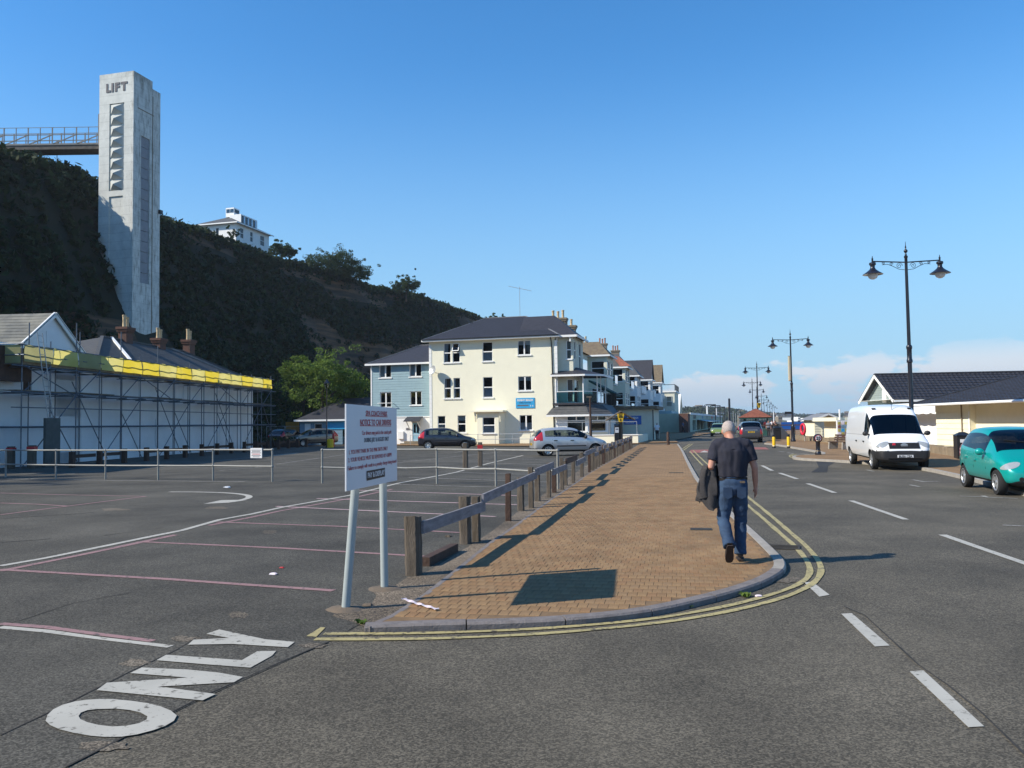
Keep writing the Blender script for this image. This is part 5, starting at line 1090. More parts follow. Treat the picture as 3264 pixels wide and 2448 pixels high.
for i in range(12): k = MB(); k.tube([(SBW+.1+i*.36,9.2,3.4),(SBW+.1+i*.36,9.2,4.65)],.025,5); k.build('baluster', MAT['black'], rb)
k = MB(); k.tube([(SBW,9.2,4.65),(SBW+4.2,9.2,4.65),(SBW+4.2,16,4.65)],.035,5); k.build('rail', MAT['black'], rb); k = MB(); k.box(SBW-.1,SBW+4.4,9.1,16,3.36,3.48); k.build('floor', MAT['slate'], rb)
shp = thing('shop_front', 'white single-storey shop with deep fascia along the terrace', 'shop', sb_loc, RZT)
k = MB(); k.box(SBW-.3,SBW+4.4,76,94,0,3.6); k.build('wall', MAT['wwall'], shp); k = MB(); k.box(SBW-.3,SBW+5.2,75.6,94.2,2.9,3.7); k.build('fascia', MAT['blueboard'], shp)
for i in range(4): window(shp, 1+i*4.3, 4.4+i*4.3, .5, 2.7, 'pair', m=Matrix.Translation((SBW+4.42,76,0)) @ Matrix.Rotation(R(90),4,'Z'), depth=-.04, sill=False, name='shop_window')
window(shp, SBW+1, SBW+3.6, .6, 2.6, 'pair', y=76, depth=-.04, sill=False, name='shop_window')
um = thing('parasol', 'faded yellow and white parasol outside the white shop', 'parasol', FS.M @ Vector((SBW+5.8,84,0))); k = MB(); k.tube([(0,0,0),(0,0,2.5)],.03,6); k.build('pole', MAT['white'], um); k = MB(); k.lathe([(1.7,2.05),(1.65,2.12),(.9,2.4),(.03,2.62)],10); k.build('canopy', MAT['sheet'], um)
# white chapel-like gable building further on
wgx = AT(2161, 1300, 188); wg = thing('gabled_hall', 'bright white hall with a very steep gable beyond the terrace', 'building', (wgx.x, wgx.y, 0), R(-16)); wg.scale = (1.35,1.35,1.32)
k = MB(); k.add([(0,0,0),(0,8,0),(0,8,2.6),(0,3.6,5.9),(0,0,2.6),(-6,0,0),(-6,0,2.6)],[(0,1,2,3,4),(5,0,4,6)]); k.build('wall', MAT['cream2'], wg)
k = MB(); k.add([(-4.2,-.3,2.5),(.25,-.3,2.5),(.25,3.6,6.15),(-4.2,3.6,6.15)],[(0,1,2,3)]); k.add([(-4.2,3.6,6.15),(.25,3.6,6.15),(.25,8.3,2.4),(-4.2,8.3,2.4)],[(0,1,2,3)]); k.build('roof', MAT['white'], wg)
o_ = MB().lathe([(.28,-.02),(.28,.02)],12).build('round_vent', MAT['black'], wg); o_.location = (.02,3.6,3.2); o_.rotation_euler = (0,R(90),0)
# arcade with ATM lettering
a0, a1 = G(2200,1379), AT(2302,1345,232); d_ = Vector((a1.x-a0.x, a1.y-a0.y, 0)); La = d_.length; rz_ = math.atan2(d_.y, d_.x)
ar = thing('seafront_arcade', 'long pale green flat-roofed arcade lettered ATM along the far pavement', 'building', (a0.x,a0.y,0), rz_); FA = Frame((a0.x,a0.y,0), rz_)
MAT['arc'] = M('pale_green_render', (.42,.47,.36), .85, .08, 1); k = MB(); ops = [(5+i*9, 12+i*9, .3, 2.0) for i in range(9)]; k.wall(0, La, 0, 3.1, ops, .3); k.quad((0,5,0),(0,0,0),(0,0,3.1),(0,5,3.1)); k.quad((0,0,3.1),(La,0,3.1),(La,5,3.1),(0,5,3.1)); k.build('wall', MAT['arc'], ar)
k = MB(); k.box(-.2,La,-.15,-.002,2.85,3.2); k.build('parapet', MAT['wwall'], ar)
for o in ops: k = MB(); k.box(o[0],o[1],.29,.33,o[2],o[3]); k.build('shop_window', MAT['darkglass'], ar)
k = MB(); k.box(-3.4,-.02,-.0,1.4,0,3.05); k.build('brick_end', MAT['brick'], ar)
lx, lz = FA.hit(2130+620/7.373, 1180+1097/7.373, -.05); text_mesh('ATM', 1.0, MAT['signtext'], 'lettering', ar, (lx,-.05,lz), (R(90),0,0), .02, 2.4)
for px_, w_ in ((810,3),(915,2),(1080,3),(1155,4),(1235,4)):
    lx, lz = FA.hit(2130+px_/7.373, 1180+1100/7.373, -.05); k = MB(); k.box(lx-w_/2,lx+w_/2,-.06,-.01,lz-.3,lz+.3); k.build('fascia_sign', MAT['navyboard'], ar)
lx, lz = FA.hit(2130+1030/7.373, 1180+1100/7.373, -.05); k = MB(); k.box(lx-2,lx+2,-.07,-.01,lz-.35,lz+.45); k.build('fascia_sign', MAT['red'], ar)
k = MB(); k.add([(14,-.02,2.1),(36,-.02,2.1),(36,-2.2,1.7),(14,-2.2,1.7)],[(3,2,1,0)]); k.build('awning', MAT['blueboard'], ar)
k = MB(); k.add([(40,-.02,2.1),(62,-.02,2.1),(62,-2.2,1.7),(40,-2.2,1.7)],[(3,2,1,0)]); k.build('awning', MAT['black'], ar)
for px_ in (915, 1130):
    lx, _ = FA.hit(2130+px_/7.373, 1320, 4); t_ = FA.hit(2130+px_/7.373, 1180+(845 if px_ < 1000 else 895)/7.373, 4)[1]; mf = tag(MB().box(lx-.9,lx+.9,3.8,4.2,2.9,t_).build('roof_fin', MAT['signwhite']), 'white upright fin with red edge on the arcade roof, %s one' % ('taller' if px_ < 1000 else 'shorter'), 'fin'); mf.location = (a0.x,a0.y,0); mf.rotation_euler = (0,0,rz_)
    k = MB(); k.box(lx+.9,lx+1.3,3.85,4.15,2.9,t_-.1); k.build('red_edge', MAT['red'], mf)
# ------------------------------------------------------------------ white building under scaffolding
W0 = Vector((-24.9,47,0)); e_ = Vector((2.4,31,0)).normalized(); WR = math.atan2(e_.y, e_.x)   # local x along the wall (away), y inland
FW = Frame(W0, WR)
def kw(x, y): return (x/2.458, 950 + y/2.458)
def kz(x, y): return (x/3.319, 1000 + y/3.319)
wbld = thing('long_white_building', 'long white two-storey building with slate hipped roof behind the scaffolding', 'building', W0, WR)
WL = FW.hit(806,1300)[0]; WE = 5.75
k = MB(); blind = [(FW.hit(*kw(435,960))[0], FW.hit(*kw(590,960))[0], .6, 2.6), (8.6,9.6,.6,2.5), (13.4,14.5,.6,2.5), (18.5,19.7,.6,2.5), (23.0,24.2,.6,2.5), (6,7.4,3.6,4.9), (12.5,13.6,3.6,4.9), (17.6,18.8,3.6,4.9), (22.5,23.8,3.6,4.9)]
k.wall(1.4, WL, 0, WE, blind, .05); k.quad((WL,0,0),(WL,9,0),(WL,9,WE),(WL,0,WE)); k.quad((1.4,9,0),(1.4,0,0),(1.4,0,WE),(1.4,9,WE)); k.build('wall', MAT['oldwhite'], wbld)
for o in blind: k = MB(); k.quad((o[0],.05,o[2]),(o[1],.05,o[2]),(o[1],.05,o[3]),(o[0],.05,o[3])); k.build('blocked_window', MAT['oldwhite'], wbld)
# roof: hipped both ends
rz0 = FW.hit(*kw(800,322), 4.5); rz1 = FW.hit(*kw(1430,405), 4.5); ZR = (rz0[1]+rz1[1])/2
vs_ = [(1.8,-.35,WE),(WL+.3,-.35,WE),(WL+.3,9.3,WE),(1.8,9.3,WE),(rz0[0],4.5,ZR),(rz1[0],4.5,ZR)]
k = MB(); k.add(vs_, [(0,1,5,4),(1,2,5),(2,3,4,5),(3,0,4)]); rf = k.build('roof', MAT['oldslate'], wbld)
slates(wbld, [vs_[0],vs_[1],vs_[5],vs_[4]], MAT['oldslate'], .34, parent=rf)
for a, b_ in ((0,4),(1,5),(4,5)): k = MB(); k.bar(Vector(vs_[a])+Vector((0,0,.05)),Vector(vs_[b_])+Vector((0,0,.05)),.22,.1); k.build('ridge_tile', MAT['oldslate'], rf)
for f_ in (.12, .86):      # pale mortar verges running up the slope
    a = Vector(vs_[0]).lerp(Vector(vs_[1]), f_+.06); b_ = Vector(vs_[4]).lerp(Vector(vs_[5]), f_-.02); k = MB(); k.bar(a+Vector((0,0,.08)), b_+Vector((0,0,.08)), .18, .12); k.build('verge', MAT['white'] if f_ < .5 else MAT['lead'], rf)
for (cx, zt, zb, pz, n_, bm) in ((985,230,345,135,2,MAT['brick']), (1247,318,385,235,2,MAT['brick']), (1480,330,430,245,2,MAT['brick'])):
    x, z1 = FW.hit(*kw(cx,zt), 4.4); zp = FW.hit(*kw(cx,pz), 4.4)[1]; z0 = ZR-1.0; chimney(wbld, x, 4.4, z0, z1, .92, .62, n_, MAT['pot'], bm, .40, zp-z1)
# gabled block at the near end
gb = thing('gabled_white_building', 'white gabled building with lichened slate roof beside the scaffolding ladder', 'building', W0, WR)
gx0, gx1 = FW.hit(*kz(200,310))[0], FW.hit(*kz(862,430))[0]; ga, gz = FW.hit(*kz(588,5)); gez = (FW.hit(*kz(200,310))[1]+FW.hit(*kz(862,430))[1])/2
gx1 = min(gx1, 1.38); ga = (gx0+gx1)/2
k = MB(); bw = (FW.hit(*kz(245,665))[0], FW.hit(*kz(335,665))[0], FW.hit(*kz(290,838))[1], FW.hit(*kz(290,668))[1])
k.wall(gx0-8, gx1, 0, gez, [bw], .12); k.add([(gx0,0,gez),(gx1,0,gez),(ga,0,gz-.1)],[(0,1,2)]); k.quad((gx1,0,0),(gx1,12,0),(gx1,12,gez),(gx1,0,gez)); k.build('wall', MAT['oldwhite'], gb)
k = MB(); k.box(bw[0],bw[1],.06,.11,bw[2],bw[3]); k.build('boarded_window', MAT['woodbrown'], gb)
sl = [(gx0-.55,-.25,gez-.38),(gx0-.55,13,gez-.38),(ga,13,gz+.02),(ga,-.25,gz+.02)]; sr = [(gx1+.5,-.25,gez-.36),(gx1+.5,13,gez-.36)]
k = MB(); k.add([sl[0],sl[3],sl[2],sl[1]],[(0,1,2,3)]); k.add([sr[0],sr[1],sl[2],sl[3]],[(0,1,2,3)]); gr_ = k.build('roof', MAT['lichenslate'], gb)
slates(gb, [sl[1],sl[0],sl[3],sl[2]], MAT['lichenslate'], .33, parent=gr_)
for p, q in ((sl[0],sl[3]),(sr[0],sl[3])): k = MB(); k.bar(Vector(p)+Vector((0,.08,-.06)),Vector(q)+Vector((0,.08,-.06)),.08,.26); k.build('barge_board', MAT['white'], gb)
k = MB(); hx = FW.hit(*kz(490,180)); hx2 = FW.hit(*kz(618,370)); k.box(hx[0],hx2[0],-.03,-.002,hx2[1],hx[1]); k.build('loft_hatch', MAT['oldwhite'], gb)
# one dark block for the lean-to's shadow and overhang at the near end
le = FW.hit(*kz(160,380)); lb = FW.hit(*kz(150,722)); k = MB(); k.box(le[0]-9,le[0],-.9,-.003,lb[1],le[1]); k.build('shadowed_overhang', MAT['woodbrown'], gb)
# ------------------------------------------------------------------ scaffolding
sc = thing('scaffolding', 'tube scaffolding with boarded lifts and yellow sheeting along the white wall', 'scaffolding', W0, WR)
SX0, SX1 = FW.hit(*kz(205,1000), -1.5)[0], FW.hit(860,1240,-1.5)[0]; bays = 15; OUT, INN = -1.6, -.35; LIFTS = [2.05, 3.72, 5.0]
xs_ = [SX0+(SX1-SX0)*i/bays for i in range(bays+1)]
def pole(p, q, nm, r=.03): k = MB(); k.tube([p,q],r,6); return k.build(nm, MAT['scaff'], sc)
rs_ = random.Random(8)
for i, x in enumerate(xs_):
    pole((x,OUT,0),(x,OUT,6.0+ (1.6 if i in (2,4) else rs_.uniform(.05,.4))),'standard'); pole((x+.12,INN,0),(x+.12,INN,5.2 if i not in (1,3,7) else 7.4),'standard')
    for z in LIFTS: pole((x+.06,OUT-.35,z-.06),(x+.06,INN+.3,z-.06),'transom')
for z in LIFTS + [2.95]:
    for y in (OUT, INN):
        if z == 2.95 and y == INN: continue
        n = 3
        for j in range(n):
            a = SX0-.8+(SX1-SX0+1.6)*j/n; b_ = SX0-.8+(SX1-SX0+1.6)*(j+1)/n+.25; pole((a,y-.05,z+rs_.uniform(-.03,.03)),(b_,y-.05,z+rs_.uniform(-.03,.03)),'ledger')
for z in (5.55, 6.02):
    for j in range(3): a = SX0-.4+(SX1-SX0+.8)*j/3; pole((a,OUT-.06,z),(a+(SX1-SX0+.8)/3+.2,OUT-.06,z),'guard_rail')
for i in range(0, bays, 1):
    x0_, x1_ = xs_[i], xs_[i+1]
    if i % 2 == 0: pole((x0_+.1,OUT-.1,3.8),(x1_-.1,OUT-.1,5.1),'brace',.027)
    if i % 3 == 0: pole((x0_,OUT-.1,.1),(x1_+.3,OUT-.1,2.2),'brace',.027)
    if i % 3 == 1: pole((x1_,OUT-.12,.1),(x0_-.2,OUT-.12,2.9),'brace',.027); pole((x0_,OUT-.12,2.0),(x1_,OUT-.12,3.8),'brace',.027)
    if i % 4 == 2: pole((x1_+.6,OUT-.14,.2),(x0_-.6,OUT-.14,4.4),'brace',.027)
    if i % 5 == 0: pole((x0_,OUT-.12,5.0),(x1_+1.8,OUT-.12,3.7),'brace',.027)
for z, wd in ((3.78,.9),(5.06,1.3)):
    n = 8
    for j in range(n):
        for r_ in range(4):
            a = SX0-.3+(SX1-SX0+.5)*j/n; b_ = a+(SX1-SX0+.5)/n+.1; y = OUT+.02+(wd/4)*r_; k = MB(); dz = rs_.uniform(0,.012)+(j % 2)*.04; k.box(a,b_,y,y+wd/4-.015,z+dz,z+.038+dz); k.build('scaffold_board', MAT['plank'], sc)
for j in range(8): a = SX0-.2+(SX1-SX0+.3)*j/8; k = MB(); k.box(a,a+(SX1-SX0+.3)/8-.02,OUT+.045,OUT+.085,5.1,5.34); k.build('toe_board', MAT['plank'], sc)
sheet_light_tones = ['sheet_unlit','sheet2','sheet_unlit','sheet2','sheet','sheet','sheet2','sheet','sheet2','sheet','sheet2','sheet2','sheet','sheet2','sheet']  # lit and unlit bays painted by sheet colour
for i in range(bays):
    a, b_ = xs_[i]+.02, xs_[i+1]-.02; n = 8; vs = []; nm = sheet_light_tones[i]
    for j in range(n+1):
        for l in range(4):
            t_ = j/n; vs.append((a+(b_-a)*t_, OUT-.11+.05*math.sin(t_*9+i*2+l)*(1 if 0 < l else .4), 5.2+.80*l/3 + (.03*math.sin(t_*12+i) if l == 3 else 0)))
    k = MB(); k.add(vs, [(j*4+l,(j+1)*4+l,(j+1)*4+l+1,j*4+l+1) for j in range(n) for l in range(3)]); k.build('sheeting', MAT[nm], sc, 60)
# end return of the platform towards the camera
k = MB(); k.quad((SX0-.25,OUT-.1,5.12),(SX0-.25,INN,5.12),(SX0-.25,INN,6.0),(SX0-.25,OUT-.1,6.0)); k.build('sheeting', MAT['sheet_unlit'], sc)
for z in (5.5,6.05): pole((SX0-.3,OUT-.3,z),(SX0-.3,INN+.4,z),'guard_rail')
# ladder and hoarding
ld = thing('ladder', 'steel ladder rising from the dark panel to the scaffold platform', 'ladder', W0, WR)
lx = SX0+1.3
for s_ in (-.2,.2): k = MB(); k.tube([(lx+s_+.3,OUT-.5,2.0),(lx+s_-.35,OUT-.25,6.7)],.025,6); k.build('stile', MAT['galv'], ld)
for i in range(15): t_ = (i+.5)/15; k = MB(); k.tube([(lx-.2+.3-.65*t_,OUT-.5+.25*t_,2.0+4.7*t_),(lx+.2+.3-.65*t_,OUT-.5+.25*t_,2.0+4.7*t_)],.016,5); k.build('rung', MAT['galv'], ld)
MAT['hoard'] = M('dark_hoarding', (.075,.085,.08), .8, .2, 3); hd = tag(MB().box(SX0+.95,SX0+2.05,OUT-.62,OUT-.50,0,2.45).build('ladder_guard', MAT['hoard']), 'dark grey-green panel boxing in the foot of the scaffold ladder', 'panel'); hd.location = W0; hd.rotation_euler = (0,0,WR)
k = MB(); k.box(SX0+2.05,SX0+2.13,OUT-.62,OUT-.1,0,2.45); k.build('return', MAT['hoard'], hd)
# dark timber posts and rails at the foot of the wall
tf = thing('timber_barrier', 'dark timber post and rail barrier at the foot of the scaffolded wall', 'barrier', W0, WR)
for i in range(16):
    x = SX0+.5+i*2.35; k = MB(); k.box(x-.11,x+.11,-4.0,-3.78,0,.78); k.build('post', MAT['woodbrown'], tf)
    if i % 3 != 2: k = MB(); k.box(x+.1,x+2.2,-3.78,-3.72,.45,.62); k.build('rail', MAT['woodbrown'], tf)
# ------------------------------------------------------------------ tube railings
def railing(label, base, top_dz, name='tube_railing'):
    root = thing(name, label, 'railing', base[0]); L = [p - base[0] for p in base]; H = 1.08
    for p in L:
        k = MB(); k.tube([(p.x,p.y,0),(p.x,p.y,H)],.033,10); po = k.build('post', MAT['railpaint'], root, 40)
        for z in (H,.52): k = MB(); k.sphere((p.x,p.y,z),.052,8,6); k.build('clamp', MAT['railpaint'], po, 40)
    for z in (H,.52):
        for a, b_ in zip(L, L[1:]):
            k = MB(); m_ = (a+b_)/2; k.tube([(a.x,a.y,z),(m_.x,m_.y,z-(.03 if z < 1 and root.name.endswith('1') else .004)),(b_.x,b_.y,z)],.030,10); k.build('rail', MAT['railpaint'], root, 60)
    return root
railing('grey tube railing in front of the scaffolded building, hung with a small white notice', [G(-160,1518)] + [G(x,y) for x,y in ((18,1522),(178,1526),(336,1529),(504,1530.5),(679,1532),(868,1536))], 0)
railing('grey tube railing behind the coach park sign ending among the fence posts', [G(1027,1541), G(1200,1541), G(1393,1543), G(1581,1551), G(1779,1560)], 0)
# small notice on the railing
nb0, nb1 = G(679,1532), G(868,1536); dn = (nb1-nb0).normalized(); base = nb0.lerp(nb1,.66); rzn = math.atan2(dn.y,dn.x)
nt_ = thing('railing_notice', 'small white notice board fixed to the grey tube railing', 'sign', (base.x,base.y,0), rzn); k = MB(); k.prism([(0,-.06),(.5,-.06),(.5,-.045),(0,-.045)],.80,1.14); k.build('board', MAT['signwhite'], nt_)
for i in range(6): k = MB(); w_ = (.40,.36,.42,.34,.40,.30)[i]; k.box(.25-w_/2,.25+w_/2,-.063,-.060,1.07-i*.045-.012,1.07-i*.045+.008); k.build('text_line', MAT['signred'] if i == 3 else MAT['signtext'], nt_)
# timber posts
def timber_post(px_, py_, h, w, label, red=None, mat='wood', capz=True):
    p = G(px_, py_); root = thing('timber_post', label, 'post', p, R(random.uniform(-8,8)))
    k = MB(); w2 = w/2; vs = []; nseg = 6
    for i in range(nseg+1):
        z = h*i/nseg; t_ = 1 - .04*i/nseg + .03*noise.noise(Vector((px_*.1,i*1.3,0))); ch_ = w2*.28
        for x, y in ((-w2,-w2+ch_),(-w2+ch_,-w2),(w2-ch_,-w2),(w2,-w2+ch_),(w2,w2-ch_),(w2-ch_,w2),(-w2+ch_,w2),(-w2,w2-ch_)): vs.append((x*t_+.012*noise.noise(Vector((x*9,y*9,i+px_))), y*t_+.012*noise.noise(Vector((y*9,x*9,i+px_+5))), z))
    fs = [(i*8+j,i*8+(j+1)%8,(i+1)*8+(j+1)%8,(i+1)*8+j) for i in range(nseg) for j in range(8)] + [tuple(nseg*8+j for j in range(8))]; k.add(vs, fs); k.build('shaft', MAT[mat], root, 35)
    if red: k = MB(); k.box(-w2-.012,w2+.012,-w2-.012,w2+.012,h-red[0],h-red[1]); k.build('red_band', MAT['red'], root)
    return root
timber_post(1484,1496,1.08,.21,'weathered grey timber post without paint standing in the car park'); timber_post(1531,1486,1.05,.20,'timber post with a red painted band beside a plain one',(.36,.12))
timber_post(34.6,1494,1.08,.30,'slimmer timber post with red top behind the tube railing that carries the notice',(.22,.06)); timber_post(101.5,1493,1.12,.34,'stout timber post with red top behind the tube railing that carries the notice',(.24,.06)); timber_post(10,1490,.9,.42,'dark squat timber post at the railing end',None,'woodbrown')
# ------------------------------------------------------------------ coach park sign
sp0, sp1 = G(1099,1943), G(1226,1878); YN, YF = 7.85, 9.5
cBL, cTL, cBR, cTR = AT(1104,1566,YN), AT(1120,1287,YN), AT(1266,1531,YF), AT(1260,1301,YF)
dsg = Vector((cBR.x-cBL.x, cBR.y-cBL.y, 0)); rzs = math.atan2(dsg.y, dsg.x)
sgn = thing('coach_park_sign', 'white coach park notice board with red heading on two grey posts', 'sign', (cBL.x,cBL.y,0), rzs); FSG = Frame((cBL.x,cBL.y,0), rzs); BY_ = 0.0
lBL, lTL, lBR, lTR = (FSG.I @ c for c in (cBL,cTL,cBR,cTR)); bl1, zbl, br1, zbr, br0, ztr, bl0, ztl = lBL.x, lBL.z, lBR.x, lBR.z, lTR.x, lTR.z, lTL.x, lTL.z
for i, (b0, pxt, pyt, yt) in enumerate(((sp0,1131,1560,sp0.y-.02),(sp1,1221,1540,sp1.y+.02))):
    pb, ptp = FSG.I @ b0, FSG.I @ AT(pxt,pyt,yt); d_ = (ptp-pb); top_ = pb + d_*((2.0-pb.z)/d_.z); top_.y = max(top_.y, .062); k = MB(); k.tube([tuple(pb-Vector((0,0,.1))),(top_.x,top_.y,2.0)],.043,16); k.build('post', MAT['postgrey'], sgn, 40)
    k = MB(); k.lathe([(.20,0),(.16,.018),(.06,.03)],14,tuple(pb)); vv = k.v; k.v = [(a+.05*noise.noise(Vector((a*7,b*7,i))),b+.05*noise.noise(Vector((b*7,a*7,i+3))),c) for a,b,c in vv]; k.build('footing', MAT['dirt'], sgn, 50)
k = MB(); cs4 = [(bl1,zbl),(br1,zbr),(br0,ztr),(bl0,ztl)]; k.add([(x,BY_,z) for x,z in cs4]+[(x,BY_+.014,z) for x,z in cs4], [(0,1,2,3),(7,6,5,4),(0,4,5,1),(1,5,6,2),(2,6,7,3),(3,7,4,0)]); k.build('board', MAT['signwhite'], sgn)
def on_board(u, v):      # u across 0..1, v up 0..1
    a = Vector((bl1,0,zbl)).lerp(Vector((br1,0,zbr)),u); b_ = Vector((bl0,0,ztl)).lerp(Vector((br0,0,ztr)),u); return a.lerp(b_,v)
BW_ = (br1-bl1+br0-bl0)/2
tilt = math.atan2((zbr-zbl+ztr-ztl)/2, BW_)
def btext(t_, u, v, h, wfrac, mat, bold=0, align='CENTER'):
    p = on_board(u, v); o = text_mesh(t_, h, MAT[mat], 'lettering', sgn, (p.x,BY_-.002,p.z), (R(90),0,0), .0008, 1, bold, align); w_ = max(x.co.x for x in o.data.vertices)-min(x.co.x for x in o.data.vertices)
    o.scale = (wfrac*BW_/w_,1,1); o.rotation_euler = Matrix.Rotation(-tilt,4,'Y').to_3x3().to_4x4().to_euler() if False else (R(90), -tilt*0, 0); return o
def bline(u0, u1, v, mat='signred'): p, q = on_board(u0,v), on_board(u1,v); k = MB(); k.bar((p.x,BY_-.002,p.z),(q.x,BY_-.002,q.z),.002,.007); k.build('underline', MAT[mat], sgn)
btext('SPA COACH PARK',.56,.905,.075,.44,'signred',.0012); bline(.34,.78,.872)
btext('NOTICE TO CAR DRIVERS',.55,.79,.085,.63,'signred',.0015); bline(.235,.865,.75)
btext('Car drivers may park in the coach park',.57,.665,.06,.60,'signred'); btext('DURING JULY & AUGUST ONLY',.56,.575,.062,.50,'signtext',.0008)
btext('1. YOU MAY PARK IN THE PINK BAYS ONLY',.41,.445,.058,.74,'signred'); btext('2. YOUR VEHICLE MUST BE REMOVED BY 4.00PM',.45,.355,.058,.84,'signred'); btext('Failure to comply will result in a penalty charge being issued',.5,.262,.056,.96,'signred')
p0, p1, p2, p3 = on_board(.35,.075), on_board(.72,.085), on_board(.72,.2), on_board(.35,.195); k = MB(); k.add([(p.x,BY_-.003,p.z) for p in (p0,p1,p2,p3)],[(0,1,2,3)]); k.build('panel', MAT['signbrown'], sgn)
o_ = btext('PAY & DISPLAY',.535,.138,.075,.34,'signwhite',.0014); o_.location.y = BY_-.005
# ------------------------------------------------------------------ knee-high timber fence
fen = thing('timber_fence', 'weathered post and board knee fence along the tan pavement', 'fence')
fp_ = [(330,1335,815,.185),(785,1060,640,.165),(882,1040,640,.115),(1163,860,440,.105),(1275,770,475,.14),(1365,745,385,.11),(1422,685,425,.12),(1520,652,345,.105),(1567,610,430,.12),(1637,585,300,.10),(1668,545,330,.10),(1735,525,290,.11),(1812,470,255,.12),(1877,430,245,.10)]
fpos = []
for x, y, t_, w in fp_:
    p = G(1200+x/2.765, 1350+y/2.765); top = AT(1200+x/2.765, 1350+t_/2.765, p.y).z; fpos.append((p, max(.55,min(1.0,top)), w))
last = G(1200+1877/2.765, 1350+430/2.765); endp = G(2014,1428); nfar = 22
for i in range(1, nfar+1):
    p = last.lerp(endp, (i/nfar)**1.05); fpos.append((p, .86 if i % 2 else .74, .13 if i % 2 else .10))
fd = (endp - fpos[0][0]); frz = math.atan2(-fd.x, fd.y); fside = Vector((fd.y,-fd.x,0)).normalized()
rf_ = random.Random(4)
for i, (p, h, w) in enumerate(fpos):
    k = MB(); k.m = Matrix.Translation((p.x,p.y,0)) @ Matrix.Rotation(frz+rf_.uniform(-.06,.06),4,'Z') @ Matrix.Rotation(rf_.uniform(-.012,.012),4,'Y')
    w2 = w/2; vs = []; ns_ = 7
    for s_ in range(ns_+1):
        z = -.05 + (h+.05)*s_/ns_; c_ = w2*(.35 if w > .13 else .16); tp_ = 1+.05*noise.noise(Vector((i*3.3,s_*.9,2)))
        for x, y in ((-w2,-w2+c_),(-w2+c_,-w2),(w2-c_,-w2),(w2,-w2+c_),(w2,w2-c_),(w2-c_,w2),(-w2+c_,w2),(-w2,w2-c_)): vs.append((x*tp_+.01*noise.noise(Vector((x*14,y*14,s_*.8+i))), y*tp_+.01*noise.noise(Vector((y*14,x*14,s_*.8+i+7))), z+(.02*noise.noise(Vector((x*16,y*16,i))) if s_ == ns_ else 0)))
    fs = [(a*8+j,a*8+(j+1)%8,(a+1)*8+(j+1)%8,(a+1)*8+j) for a in range(ns_) for j in range(8)] + [tuple(ns_*8+j for j in range(8))]; k.add(vs, fs); k.build('post', MAT['wood'] if i % 5 != 3 else MAT['woodbrown'], fen, 30)
def fboard(p, q, z0a, z1a, z0b, z1b, mat='woodgrey', off=.09):
    o = fside*off; a, b_ = Vector((p.x,p.y,0))+o, Vector((q.x,q.y,0))+o; d = (b_-a).normalized(); n = 8; vs = []; t_ = fside*.035
    for i in range(n+1):
        c = a.lerp(b_, i/n); s_ = i/n; lo = z0a+(z0b-z0a)*s_+.006*noise.noise(c*3); hi = z1a+(z1b-z1a)*s_+.006*noise.noise(c*3+Vector((5,0,0)))
        for w_ in (Vector((0,0,0)), t_): vs += [(c.x+w_.x,c.y+w_.y,lo),(c.x+w_.x,c.y+w_.y,hi)]
    fs = []
    for i in range(n): b0 = i*4; fs += [(b0,b0+1,b0+5,b0+4),(b0+2,b0+6,b0+7,b0+3),(b0+1,b0+3,b0+7,b0+5),(b0,b0+4,b0+6,b0+2)]
    fs += [(0,2,3,1),(n*4,n*4+1,n*4+3,n*4+2)]; k = MB(); k.add(vs, fs); k.build('board', MAT[mat], fen)
P_ = [f[0] for f in fpos]; ed = (P_[5]-P_[2]).normalized()
fboard(P_[0]+ed*.02, P_[2]+ed*.12, .50,.655,.47,.625); fboard(P_[2], P_[5]+ed*.1, .60,.745,.64,.79); fboard(P_[5], P_[7]+ed*.12, .70,.86,.72,.88); fboard(P_[7], P_[9]+ed*.25, .55,.70,.56,.71)
fboard(P_[9]+ed*.1, P_[11]+ed*.15, .70,.86,.70,.86,'woodbrown'); fboard(P_[11], P_[12]+ed*.3, .52,.68,.53,.69); fboard(P_[12], P_[13]+ed*.2, .70,.86,.71,.87)
for i in range(13, len(P_)-2, 1):
    if i % 2: fboard(P_[i], P_[i+1]+ed*.2, .72,.86,.72,.86, 'woodgrey')
    else: fboard(P_[i], P_[i+1]+ed*.2, .54,.68,.54,.68, 'woodgrey' if i % 4 else 'woodbrown')
# low timber beam on the ground by the first post
p, q = G(1200+430/2.765,1350+1262/2.765), G(1200+600/2.765,1350+1180/2.765); k = MB(); k.bar((p.x,p.y,.06),(q.x+.1,q.y+.5,.06),.12,.12); tag(k.build('ground_beam', MAT['woodbrown']), 'short dark timber beam lying behind the first fence post', 'beam')
# ------------------------------------------------------------------ blue cabin, hoarding, lantern and fences at the back of the car park
cb0 = AT(956,1417,83); cab = thing('blue_cabin', 'low blue weatherboarded cabin with dark roof at the back of the car park', 'building', (cb0.x,cb0.y,0), R(-8)); FC = Frame((cb0.x,cb0.y,0), R(-8))
def kc(x,y): return (850+x/4.916, 1280+y/4.916)
cz1 = FC.hit(*kc(560,290))[1]; cxr = FC.hit(*kc(1190,400))[0]
dw = (FC.hit(*kc(595,345))[0],FC.hit(*kc(692,345))[0],.1,FC.hit(*kc(640,345))[1]); ww_ = (FC.hit(*kc(745,345))[0],FC.hit(*kc(870,345))[0],1.0,FC.hit(*kc(800,345))[1])
k = MB(); k.wall(0,cxr,0,cz1,[dw,ww_]); k.quad((0,7,0),(0,0,0),(0,0,cz1),(0,7,cz1)); k.build('wall', MAT['navyboard'], cab); boards(cab,0,cxr,.05,cz1,.26,MAT['navyboard'],[dw,ww_],y=-.01)
